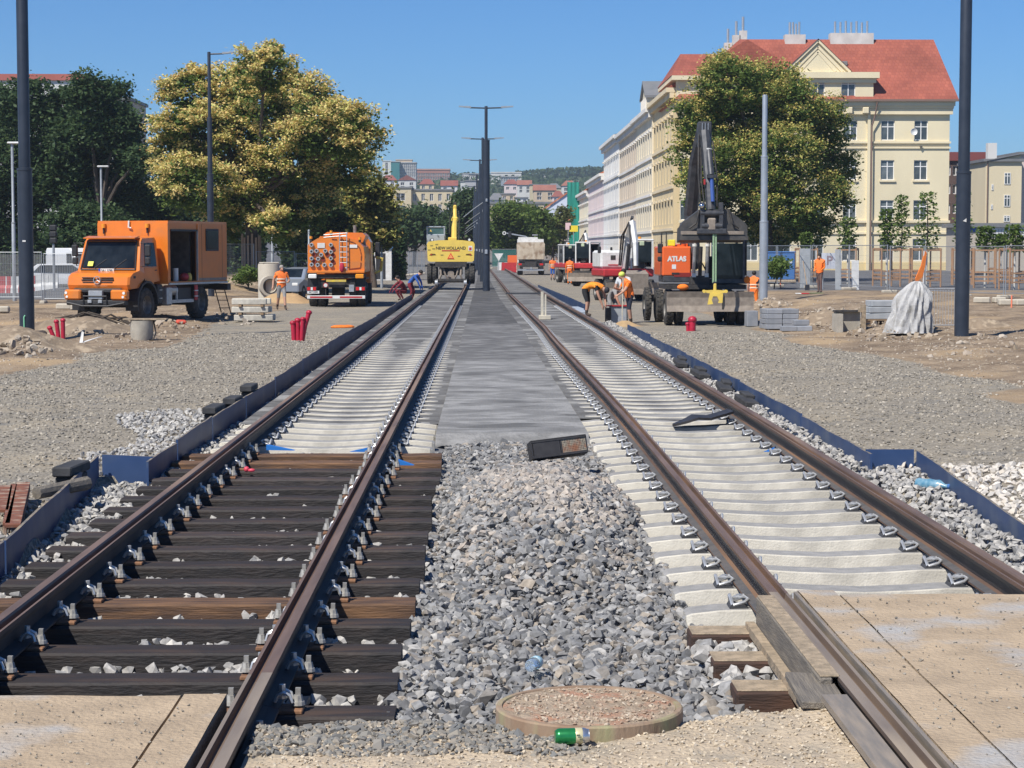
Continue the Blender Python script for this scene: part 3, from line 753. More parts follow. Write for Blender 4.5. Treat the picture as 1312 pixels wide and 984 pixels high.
# blue wedges at the change from timber to concrete
bw = M('blue_wedge_plastic', (.02, .16, .50), rough=.5)
wl = ['blue plastic wedge under the rail on the blue board side, at the last timber sleeper', 'blue plastic wedge on the inner face of the rail by the ballast heap', 'blue plastic wedge on the outer sleeper end by the ballast heap', 'tiny blue plastic wedge on a concrete sleeper']
for i, (px, py, ln, a) in enumerate(((360, 575, .30, -10), (463, 577, .24, 170), (520, 594, .16, -8), (986, 577, .12, 160))):
    q = Z0(px, py, -.19); b = MB().use(bw).prism([(-.5*ln, 0), (.5*ln, 0), (-.5*ln, .055)], -.04, .04, 'y')
    tag(b.build('blue_wedge', None, None, False, (q.x, q.y, SL_TOP+.002), (0, 0, R(a))), wl[i], 'wedge')
q = Z0(316, 603, -.19)
o = empty('ear_plugs', (q.x, q.y, SL_TOP+.003), 0, 'small pink plastic caps lying beside the rail fastening', 'cap')
pk = M('pink_plastic', (.62, .06, .10), rough=.5)
MB().sphere((0, 0, .025), .028).build('cap', pk, o, True); MB().sphere((.05, -.03, .018), (.035, .02, .018)).build('cap', pk, o, True)
# black rubber blocks on the boards
rubber = M('black_rubber_block', (.028, .028, .030), (.050, .050, .052), scale=6, rough=.85, bump=.3, bscale=30)
bl = [(113, 612, 'black rubber block lying on the flaring blue board near the rusty bars', .62, -4), (287, 522, 'black rubber block at the near end of the pair on the blue board', .7, -2), (310, 508, 'low black rubber block between the two others on the blue board', .6, -2), (317, 500, 'black rubber block at the far end of the row on the blue board', .65, -1)]
bpos = [(-3.60, 17.6, -.03), (-3.31, 24.7, -.07), (-3.29, 26.4, -.09), (-3.29, 28.2, -.05)]
for (px, py, lab, ln, a), q in zip(bl, bpos):
    b = MB().use(rubber).cbox((0, 0, .05), (.17, ln, .085), bev=.012).cbox((0, 0, -.04), (.15, ln*.8, .08), bev=.01)
    tag(b.build('rubber_block', None, None, False, q, (0, 0, R(a))), lab, 'block')
for (x, y, a) in ((3.55, 27.5, 3), (3.56, 30.2, -2), (3.55, 33.5, 4), (3.54, 36.8, 0)):
    b = MB().use(rubber).cbox((0, 0, .05), (.20, .9, .09), bev=.015).cbox((.05, .3, .11), (.14, .5, .05), bev=.01)
    tag(b.build('rubber_block', None, None, False, (x, y, -.20), (R(3), R(6), R(a))), 'black rubber block dropped in the ballast inside the blue boards', 'block', 'black blocks in the far ballast')
# rusty steel bars at the edge of the board
rs = M('orange_rust_steel', (.24, .085, .04), (.13, .055, .035), scale=10, rough=.8, c3=(.40, .30, .22), s3=6)
for i, (px0, py0, px1, py1, w, lab) in enumerate(((2, 655, 8, 628, .10, 'short rusty steel bar at the outer end of the row by the board'), (8, 672, 18, 626, .05, 'thin rusty steel bar between two wider ones'), (16, 674, 30, 624, .11, 'broad rusty steel channel bar with flaking white paint'))):
    a, c = Z0(px0, py0, -.05), Z0(px1, py1, -.08); d = (c-a); L_ = d.length
    b = MB().use(rs).cbox((0, L_/2, 0), (w, L_, .022)).cbox((-w/2+.006, L_/2, -.035), (.012, L_, .06)).cbox((w/2-.006, L_/2, -.035), (.012, L_, .06))
    tag(b.build('steel_bar', None, None, False, a, (0, 0, atan2(-d.x, d.y))), lab, 'steel bar')
a = Z0(47, 632, -.07)
tag(MB().use(oldwood).tube([(0, 0, 0), (.30, .55, .02)], [.05, .06], 9).build('wooden_stake', None, None, False, a), 'round brown stake lying across the stones by the rusty bars', 'stake')
# ================================================================== VEHICLES
orange = M('truck_orange', (.72, .20, .018), (.66, .175, .016), scale=3, rough=.35, coat=.4, spec=.5, c3=(.58, .19, .04), s3=1.5)
orange_shaded = M('truck_orange_shaded_side', (.68, .20, .03), (.60, .19, .04), scale=2, rough=.5, coat=.15)  # weaker light on the box sides, put into the colour as a duller orange
hivis = M('atlas_orange', (.74, .12, .02), rough=.4, coat=.3)
blackm = M('black_plastic_trim', (.018, .018, .02), (.03, .03, .032), scale=15, rough=.55)
chass = M('chassis_black', (.022, .022, .024), (.055, .048, .042), scale=8, rough=.75)
tyre_m = M('tyre_rubber', (.028, .028, .029), (.075, .068, .058), scale=7, rough=.9)
rim_m = M('wheel_rim', (.16, .15, .14), (.25, .24, .22), scale=9, rough=.6, metal=.3)
glass = M('dark_glass', (.005, .008, .012), (.018, .024, .03), scale=2.2, rough=.1, spec=.25)
glass_g = M('green_glass', (.03, .075, .07), (.07, .12, .11), scale=3, rough=.08, spec=.8)
silver = M('silver_metal', (.52, .53, .54), (.42, .43, .44), scale=10, rough=.4, metal=.6)
white_p = M('white_paint', (.72, .72, .70), (.60, .59, .56), scale=4, rough=.45)
red_p = M('red_paint', (.48, .03, .035), (.38, .03, .03), scale=5, rough=.45)
yellow_p = M('machine_yellow', (.78, .56, .10), (.70, .50, .10), scale=4, rough=.42, coat=.2)
lamp_red = M('red_lens', (.55, .02, .02), rough=.2); lamp_clear = M('clear_lens', (.75, .75, .72), rough=.15); lamp_amber = M('amber_lens', (.75, .28, .02), rough=.2)
mud = M('dusty_steel', (.23, .19, .155), (.32, .27, .22), scale=6, rough=.75, metal=.2, bump=.2, bscale=20)
greysteel = M('dark_grey_steel', (.045, .048, .055), (.085, .085, .09), scale=6, rough=.5, metal=.3)
chrome = M('chrome_rod', (.7, .7, .7), rough=.12, metal=1.0)

def wheel(par, c, r, w, rimr=.55, lugs=True, name='wheel', side=1):
    """axis along x; outer rim face looks to side*x"""
    b = MB().use(tyre_m)
    b.lathe([(r*rimr, -w/2), (r*.86, -w/2), (r*.97, -w*.40), (r, -w*.2), (r, w*.2), (r*.97, w*.40), (r*.86, w/2), (r*rimr, w/2)], 28, axis='x')
    if lugs:
        for k in range(22):
            T = Matrix.Rotation(2*pi*k/22, 4, 'X')
            b.cbox((w*.22, 0, r*1.005), (w*.40, r*.13, r*.05), T=T @ Matrix.Rotation(.35, 4, 'Z'))
            b.cbox((-w*.22, 0, r*1.005), (w*.40, r*.13, r*.05), T=T @ Matrix.Rotation(.14, 4, 'X') @ Matrix.Rotation(-.35, 4, 'Z'))
    t = b.build(name, None, par, .5, c)
    b = MB().use(rim_m).lathe([(0, side*w*.10), (r*.22, side*w*.12), (r*.26, side*w*.0), (r*.48, side*w*.05), (r*rimr, side*w*.42), (r*rimr*1.06, side*w*.46), (r*rimr*1.04, -side*w*.4), (0, -side*w*.3)], 20, axis='x')
    for k in range(8):
        a = 2*pi*k/8; b.cyl((side*w*.07, r*.36*cos(a), r*.36*sin(a)), r*.035, w*.1, 'x', 6)
    b.build('rim', None, t, .6)
    return t
def panel(b, q, th=.012):
    q = [Vector(p) for p in q]; n = (q[1]-q[0]).cross(q[2]-q[0]).normalized()*th/2; k = len(q)
    b.add([p-n for p in q]+[p+n for p in q], [tuple(range(k))[::-1], tuple(range(k, 2*k))]+[(i, (i+1) % k, (i+1) % k+k, i+k) for i in range(k)])
    return b

# ------------------------------------------------------------------ orange workshop truck
def workshop_truck():
    p = hit(128, 411); p = Vector((-11.95, 62.6, 0)); p.z = gz(p.x, p.y)+.0
    t = empty('workshop_truck', p, R(-19), 'orange cab-forward truck with an open-sided workshop box, parked on the soil', 'truck')
    # cab: hood and cabin in one shell
    prof = [(.12, 1.02), (.05, 1.16), (.10, 1.40), (.30, 1.52), (.72, 1.60), (1.02, 2.52), (1.12, 2.62), (1.95, 2.66), (2.08, 2.55), (2.10, 1.25), (1.72, 1.22), (1.62, 1.05), (1.15, 1.42), (.66, 1.05)]
    b = MB().use(orange); n = len(prof)
    xs = [(-1.08, .94), (-1.02, 1.0), (1.02, 1.0), (1.08, .94)]; vs = []; fs = []
    for x, k in xs:
        for (u, v) in prof:
            xx = x*(1-.10*sm(1.6, 2.6, v)); vs.append((xx, 1.1+(u-1.1)*k, 1.6+(v-1.6)*(k+.03 if k < 1 else 1)))
    for i in range(3):
        for j in range(n): fs.append((i*n+j, i*n+(j+1) % n, (i+1)*n+(j+1) % n, (i+1)*n+j))
    fs += [tuple(range(n))[::-1], tuple(range(3*n, 4*n))]; b.add(vs, fs)
    cab = b.build('cab', None, t)
    b = MB(); panel(b, [(-.90, .735, 1.68), (.90, .735, 1.68), (.82, 1.00, 2.49), (-.82, 1.00, 2.49)], .03); ws = b.build('windshield', glass, t)
    b = MB().use(blackm)
    for a, c in (((-.95, .70, 1.63), (-.86, .99, 2.53)), ((.95, .70, 1.63), (.86, .99, 2.53)), ((-.95, .70, 1.63), (.95, .70, 1.63)), ((-.86, .99, 2.53), (.86, .99, 2.53))): b.tube([a, c], .022, 6)
    b.build('windshield_seal', None, ws)
    [MB().use(blackm).tube([(q_, .70, 1.66), (q_+.4, .80, 1.95)], .012, 5).build('wiper', None, ws) for q_ in (-.5, .2)]
    b = MB(); panel(b, [(-.70, .68, 1.74), (-.52, .68, 1.74), (-.50, .72, 1.88), (-.68, .72, 1.88)], .012); b.build('yellow_card', M('yellow_card', (.75, .78, .12), rough=.6), ws)
    MB().cbox((.42, 1.02, 1.93), (.5, .12, .16), bev=.04).build('dashboard_papers', white_p, t)
    b = MB(); panel(b, [(1.065, 1.10, 1.72), (1.065, 1.86, 1.72), (.985, 1.86, 2.46), (.985, 1.20, 2.46)], .02); d = b.build('side_window', glass, t)
    MB().cbox((1.075, 1.48, 1.47), (.012, .80, .44), bev=.004).build('door', orange, t)
    MB().cbox((1.088, 1.78, 1.60), (.02, .12, .03)).build('door_handle', blackm, t)
    for s in (-1, 1):
        b = MB().use(blackm).cbox((s*1.28, .92, 2.22), (.20, .10, .36), bev=.03).cbox((s*1.27, .92, 1.90), (.18, .10, .22), bev=.03).tube([(s*1.0, .98, 2.45), (s*1.25, .92, 2.45), (s*1.25, .95, 1.75), (s*1.05, .98, 1.72)], .018, 6)
        b.build('mirror', None, t, .6)
    # sun visor, beacons
    b = MB(); panel(b, [(-.90, .78, 2.60), (.90, .78, 2.60), (.90, 1.10, 2.66), (-.90, 1.10, 2.66)], .03); b.build('sun_visor', orange, t)
    # grille with slots and badge
    for zz, w in ((1.385, .44), (1.315, .46), (1.245, .42)):
        for s in (-1, 1): MB().cbox((s*(.10+w/2), .068-.0*zz, zz), (w, .05, .030), bev=.008).build('grille_slot', blackm, t)
    b = MB().lathe([(.105, -.02), (.125, -.02), (.125, .02), (.105, .02), (.105, -.02)], 24, axis='y')
    for k in range(3):
        a = pi/2+2*pi*k/3; b.tube([(0, 0, 0), (.11*cos(a), 0, .11*sin(a))], .012, 5)
    b.build('badge', silver, t, loc=(0, .03, 1.31))
    MB().cbox((0, .0, 1.60), (.52, .03, .12), bev=.005).build('number_plate', white_p, t, loc=(0, .62, -.0))
    MB().cbox((-.235, .60, 1.60), (.05, .034, .12)).build('plate_band', M('plate_blue', (.03, .08, .45), rough=.5), t)
    text_mesh('5A1 3790', .10, .002, blackm, 'plate_text', t, (.02, .598, 1.60), (pi/2, 0, 0))
    # bumper, light boxes, winch plate
    MB().use(blackm).cbox((0, .02, .62), (2.05, .22, .16), bev=.03).cbox((0, .10, .98), (1.7, .20, .16), bev=.05).tube([(-1.0, -.08, .62), (-.45, -.12, .52), (.45, -.12, .52), (1.0, -.08, .62)], .03, 6).tube([(-.4, -.12, .50), (-.4, -.12, .82), (.4, -.12, .82), (.4, -.12, .50)], .025, 6).build('bumper', None, t, .6)
    for s in (-1, 1):
        h = MB().use(orange).cbox((s*.80, .0, .86), (.56, .24, .32), bev=.05).build('light_box', None, t, .6)
        b = MB().use(lamp_clear).cyl((s*1.0, -.125, .92), .045, .02, 'y', 12).cyl((s*.97, -.125, .80), .04, .02, 'y', 12).use(lamp_amber).cyl((s*1.045, -.122, .855), .025, .02, 'y', 10); b.build('headlight', None, h)
        MB().cyl((s*.72, -.03, .60), .055, .05, 'y', 12).build('fog_lamp', lamp_clear, t)
    MB().cbox((0, -.03, .86), (.48, .14, .26), bev=.01).build('winch_plate', silver, t)
    for s in (-1, 1): MB().cbox((s*.18, -.10, .66), (.14, .08, .10), bev=.01).build('tow_lug', silver, t)
    MB().cbox((1.02, .42, 1.40), (.14, .18, .12), bev=.03).build('indicator', blackm, t)
    # wheels and wings
    for y in (1.16, 4.86):
        for s in (-1, 1): wheel(t, (s*.93, y, .53), .53, .36, side=s)
    for s in (-1, 1):
        b = MB().use(blackm); vs = []; fs = []
        for i in range(9):
            a = R(-15+i*195/8); 
            for rr in (.60, .66):
                for xx in (s*.72, s*1.15): vs.append((xx, 1.16-rr*1.05*cos(a), .55+rr*1.12*sin(a)))
        for i in range(8):
            o = i*4; fs += [(o, o+1, o+5, o+4), (o+2, o+6, o+7, o+3), (o+1, o+3, o+7, o+5), (o, o+4, o+6, o+2)]
        b.add(vs, fs).build('wheel_arch', None, t)
        b = MB().use(blackm).cbox((s*.90, 4.86, 1.10), (.40, 1.1, .05)); b.build('mudguard', None, t)
    MB().use(chass).cbox((-.40, 3.2, .86), (.10, 6.0, .22)).cbox((.40, 3.2, .86), (.10, 6.0, .22)).cbox((0, 1.16, .53), (1.6, .16, .18)).cbox((0, 4.86, .53), (1.6, .18, .2)).cbox((0, 1.0, .75), (.8, 1.4, .30)).cbox((0, 2.4, .7), (1.6, .5, .5)).build('chassis', None, t)
    MB().use(blackm).cbox((1.06, 1.95, .85), (.16, .34, .62), bev=.03).use(silver).cbox((1.15, 1.95, .98), (.06, .16, .03)).cbox((1.15, 1.95, .72), (.06, .16, .03)).build('cab_step', None, t)
    MB().use(silver).cbox((1.0, 2.55, .78), (.36, .32, .62), bev=.05).cyl((1.0, 2.85, .95), .17, .5, 'y', 14).build('fuel_tank', None, t, .6)
    MB().use(silver).cbox((1.16, 3.4, .60), (.05, 1.5, .10)).cbox((1.16, 2.75, .98), (.05, .5, .07)).cbox((1.16, 3.0, .78), (.05, .06, .35)).build('side_guard', None, t)
    MB().use(blackm).cbox((.95, 3.6, .82), (.36, 1.0, .46), bev=.03).build('tool_locker', None, t)
    o = MB().use(red_p).cbox((1.22, 4.24, .86), (.05, .20, .50), bev=.02).use(white_p).cbox((1.222, 4.24, .92), (.056, .20, .035)).cbox((1.222, 4.24, .74), (.056, .20, .035)).build('red_bag', None, t)
    # workshop box, open on one side
    x0, x1, y0, y1, z0, z1 = -1.25, 1.25, 2.30, 6.45, 1.16, 3.16
    MB().box(x0, x1, y0, y1, z0, z0+.07).build('box_floor', orange_shaded, t)
    MB().box(x0+.003, x1-.003, y0+.003, y1-.003, z1-.07, z1).build('box_roof', orange, t)
    MB().box(x0, x1, y0-.02, y0+.05, z0+.002, z1-.071).build('box_front', orange, t)
    MB().box(x0, x0+.05, y0+.051, y1, z0+.071, z1-.071).build('box_wall', orange_shaded, t)
    MB().box(x0+.051, x1-.051, y1-.05, y1, z0+.071, z1-.071).build('box_wall', orange_shaded, t)
    b = MB().use(orange_shaded).box(x1-.05, x1, 4.28, y1-.0, z0+.071, z1-.071).box(x1-.05, x1, y0+.051, 2.44, z0+.071, z1-.071).box(x1-.05, x1, 2.441, 4.279, z1-.28, z1-.071)
    sw = b.build('box_side', None, t)
    MB().cbox((x1+.012, 5.35, 2.56), (.03, .92, .72), bev=.01).build('window_frame', blackm, sw); MB().cbox((x1+.026, 5.35, 2.56), (.02, .80, .60)).build('window_pane', glass, sw)
    MB().use(silver).box(x1-.02, x1+.035, y0+.0, y1, z0-.03, z0+.03).build('sill_rail', None, t)
    for yy in (4.62, 6.1): MB().use(chass).box(x1+.001, x1+.004, yy-.006, yy+.006, z0+.08, z1-.08).build('panel_seam', None, sw)
    MB().use(orange).box(x1-.001, x1+.03, 4.285, 4.36, z0+.08, z1-.08).build('door_post', None, sw)
    MB().use(mud).box(x1+.002, x1+.004, 4.4, 6.4, z0+.075, z0+.16).build('grime_strip', None, sw)
    MB().use(blackm).box(x1-.06, x1+.03, 2.46, 4.3, z1-.33, z1-.27).build('door_rail', None, t)
    MB().use(silver).box(x1-.03, x1+.03, 4.27, 4.31, z0+.08, z1-.3).build('sliding_door_edge', None, t)
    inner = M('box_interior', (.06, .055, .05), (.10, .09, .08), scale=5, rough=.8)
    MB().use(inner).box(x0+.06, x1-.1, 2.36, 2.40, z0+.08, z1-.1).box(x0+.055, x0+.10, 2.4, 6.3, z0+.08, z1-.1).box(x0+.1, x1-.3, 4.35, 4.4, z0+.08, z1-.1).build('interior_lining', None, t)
    MB().use(yellow_p).cbox((.35, 2.62, 1.95), (.6, .30, 1.0), bev=.02).use(blackm).cbox((.66, 2.62, 2.15), (.02, .2, .28)).cbox((.66, 2.62, 1.7), (.02, .2, .22)).build('generator', None, t)
    b = MB().use(greysteel)
    for zz in (1.75, 2.15, 2.55): b.cbox((-.75, 3.5, zz), (.7, 1.6, .04))
    b.build('shelf', None, t)
    for i, (yy, zz, c) in enumerate(((3.0, 1.86, red_p), (3.4, 1.86, silver), (3.9, 1.86, blackm), (3.1, 2.26, greysteel), (3.6, 2.26, yellow_p), (3.9, 2.66, silver))):
        MB().cbox((-.6, yy, zz), (.4, .3, .2), bev=.02).build('tool_box', c, t)
    MB().cyl((.95, 3.35, 1.44), .09, .42, n=12).build('canister', white_p, t, .6)
    b = MB().use(red_p).sphere((.95, 3.95, 1.36), (.16, .2, .14)).use(yellow_p).sphere((1.05, 4.1, 1.34), (.1, .08, .16)); b.build('jacket', None, t, True)
    for x in (-1.0, .55):
        b = MB().use(blackm).cyl((x, 2.24, 2.86 if x < 0 else 2.88), .03, .22).use(lamp_amber).cyl((x, 2.24, 3.0), .075, .13, n=12); b.build('beacon', None, t, .6)
    MB().use(white_p).tube([(-.1, 2.25, 3.16), (-.1, 2.22, 2.95), (0, 2.22, 2.93)], .03, 6).build('horn', None, t, .6)
    MB().use(blackm).box(-.9, .9, 6.46, 6.7, .92, 1.10).cbox((1.0, 6.6, 1.0), (.5, .25, .22)).build('rear_coupling', None, t)
    b = MB().use(blackm)
    for s in (.75, 1.10): b.tube([(s, 6.5, 1.0), (s, 7.0, .12)], .02, 6)
    for k in range(3): b.cbox((.92, 6.62+.14*k, .80-.26*k), (.36, .14, .02))
    b.build('rear_steps', None, t)
    return t
workshop_truck()

# ------------------------------------------------------------------ orange drain-cleaning truck (rear view)
def tank_truck():
    p = Vector((-6.02, 82, 0)); p.z = gz(p.x, p.y)
    t = empty('tank_truck', p, R(.5), 'orange drain-cleaning tanker with round hose ends on its back, parked on gravel', 'truck')
    # body: arched orange rear casing
    arch = [(-1.14, 1.42), (1.14, 1.42), (1.14, 2.15), (1.10, 2.45), (.85, 2.70), (.40, 2.82), (-.25, 2.86), (-.75, 2.78), (-1.02, 2.62), (-1.14, 2.5)]
    MB().prism(arch, .1, 4.6, 'y').build('tank_body', orange, t)
    ins = M('tank_rim_gap', (.20, .035, .01), rough=.6)
    b = MB().use(ins)
    rim = [(.98, 1.60), (1.02, 2.12), (.95, 2.40), (.72, 2.62), (.35, 2.72), (-.2, 2.76)]
    for i in range(len(rim)-1):
        for f0, f1 in ((.05, .42), (.58, .95)):
            a = Vector((rim[i][0], .085, rim[i][1])); c = Vector((rim[i+1][0], .085, rim[i+1][1])); b.tube([a.lerp(c, f0), a.lerp(c, f1)], .018, 5)
    b.tube([(.98, .085, 1.60), (.55, .085, 1.55)], .018, 5); b.build('tank_rim', None, t)
    MB().prism([(-.5, 2.86), (1.0, 2.62), (1.12, 2.9), (1.0, 3.02), (-.45, 3.05), (-.6, 2.95)], 1.5, 4.6, 'y').build('top_casing', orange, t)
    MB().prism([(-1.15, .9), (1.15, .9), (1.15, 2.65), (1.0, 2.9), (-1.0, 2.9), (-1.15, 2.65)], 5.0, 7.0, 'y').build('cab', orange, t)
    hosem = M('hose_coupling', (.55, .56, .56), (.35, .35, .35), scale=30, rough=.45, metal=.4)
    pipe_red = M('pipe_red_inside', (.20, .025, .012), rough=.7)
    P2 = lambda zx, zy: ((zx-770)/208.0, (760-zy)/208.0)
    for (zx, zy) in ((565,235),(565,290),(565,348),(565,400),(607,285),(645,318),(680,285),(727,235),(727,293),(727,347),(727,403),(615,403),(672,403),(620,352)):
        x, z = P2(zx, zy); b = MB().use(hosem).lathe([(.045, -.06), (.085, -.06), (.085, .06), (.045, .06)], 14, axis='y').use(blackm).cyl((0, -.03, 0), .05, .02, 'y', 10)
        for k in range(4):
            a = pi/4+pi/2*k; b.use(hosem).cbox((.055*cos(a), -.06, .055*sin(a)), (.035, .02, .035))
        b.build('hose_end', None, t, .6, (x, .06, z))
    for (zx, zy) in ((745,270),(745,325),(745,380),(660,358),(697,320),(590,320),(590,375)):
        x, z = P2(zx, zy); MB().lathe([(0, 0), (.085, 0), (.095, .03), (0, .03)], 14, axis='y').build('pipe_hole', pipe_red, t, False, (x, .068, z))
    b = MB().use(silver)
    for x in (.15, .44): b.tube([(x, -.02, 1.5), (x, -.02, 2.95), (x, .3, 3.02)], .022, 6)
    for k in range(7): b.tube([(.15, -.02, 1.6+.21*k), (.44, -.02, 1.6+.21*k)], .018, 6)
    b.tube([(-.5, .1, 2.92), (.44, .1, 3.0)], .02, 6).tube([(-.5, .1, 2.82), (.44, .1, 2.9)], .02, 6); b.build('ladder', None, t)
    MB().sphere((.24, -.07, 1.62), (.10, .08, .20)).build('red_rag', M('red_rag', (.42, .02, .05), rough=.9), t, True)
    MB().cbox((-.60, .08, 2.50), (.30, .02, .20)).build('notice_plate', white_p, t); MB().cbox((.70, .08, 2.47), (.30, .02, .13)).build('notice_plate', white_p, t)
    b = MB().use(orange).cbox((0, .05, 1.44), (2.3, .14, .10), bev=.02); b.build('rear_beam', None, t)
    for s in (-1, 1):
        MB().cbox((s*.95, .02, 1.26), (.34, .14, .18), bev=.03).build('work_light', lamp_amber if s > 0 else lamp_clear, t, .6)
        b = MB().use(lamp_red).cbox((s*.98-.12, .0, .76), (.13, .08, .13)).use(lamp_clear).cbox((s*.98, .0, .76), (.08, .08, .12)).use(lamp_red).cbox((s*.98+.11, .0, .76), (.12, .08, .13)).use(blackm).cbox((s*.98, .03, .76), (.42, .08, .19)); b.build('tail_light', None, t)
    b = MB().use(white_p).cbox((0, .0, .42), (2.34, .10, .13), bev=.01)
    for k in range(2): b.use(red_p).cbox((-.60+1.2*k, -.052, .42), (.9, .006, .07))
    b.build('bumper', None, t)
    MB().cbox((-.92, -.01, .62), (.48, .02, .11)).build('number_plate', white_p, t)
    text_mesh('4AT 5390', .09, .002, blackm, 'plate_text', t, (-.92, -.024, .62), (pi/2, 0, 0))
    MB().cbox((0, .04, 1.08), (.80, .06, .09)).build('hazard_strip', M('hazard_yellow', (.65, .48, .05), (.5, .38, .1), scale=8, rough=.5), t)
    MB().lathe([(0, -.02), (.10, -.02), (.10, .02), (0, .02)], 16, axis='y').build('speed_sign_rim', red_p, t, False, (-.42, -.04, .90))
    MB().lathe([(0, -.03), (.075, -.03), (.075, .01), (0, .01)], 16, axis='y').build('speed_sign_face', white_p, t, False, (-.42, -.042, .90))
    MB().tube([(-.42, 0, .82), (-.42, 0, .45)], .02, 6).build('sign_stalk', chass, t)
    MB().cbox((.62, -.02, .78), (.20, .05, .28)).build('control_box', silver, t)
    MB().use(chass).cbox((-.4, 3.4, .95), (.12, 6.4, .28)).cbox((.4, 3.4, .95), (.12, 6.4, .28)).cbox((0, .35, .95), (1.5, .3, .3)).cbox((0, 1.2, 1.25), (2.2, 2.2, .14)).cbox((0, 1.4, .6), (.5, .5, .4)).build('chassis', None, t)
    for y in (1.1, 2.4, 5.8):
        for s in (-1, 1):
            wheel(t, (s*.98, y, .5), .5, .34, side=s, lugs=False)
            if y < 3: wheel(t, (s*.64, y, .5), .5, .30, side=s, lugs=False)
    for s in (-1, 1): MB().use(blackm).cbox((s*.9, 1.7, 1.16), (.55, 2.6, .06)).cbox((s*.9, .42, .95), (.55, .04, .5)).build('mudguard', None, t)
    MB().use(rim_m).tube([(1.0, 2.2, 1.6), (1.0, 2.2, 2.6), (.95, 2.2, 2.75)], .10, 10).tube([(.6, 3, 2.9), (.6, 3, 3.35)], .07, 8).build('exhaust', None, t, .6)
    for (x, z) in ((-1.02, 2.72), (-.2, 2.95), (.95, 2.68)): MB().use(chass).cyl((x, .2, z), .05, .12).use(lamp_amber).cyl((x, .2, z+.1), .06, .1).build('beacon', None, t)
    MB().use(yellow_p).tube([(1.35, 4.8, 1.35), (1.6, 4.9, 1.45), (1.65, 4.9, 1.95), (1.4, 4.8, 2.0)], .07, 6).use(blackm).cbox((1.45, 5.1, 2.3), (.22, .12, .7), bev=.04).build('mirror', None, t)
tank_truck()

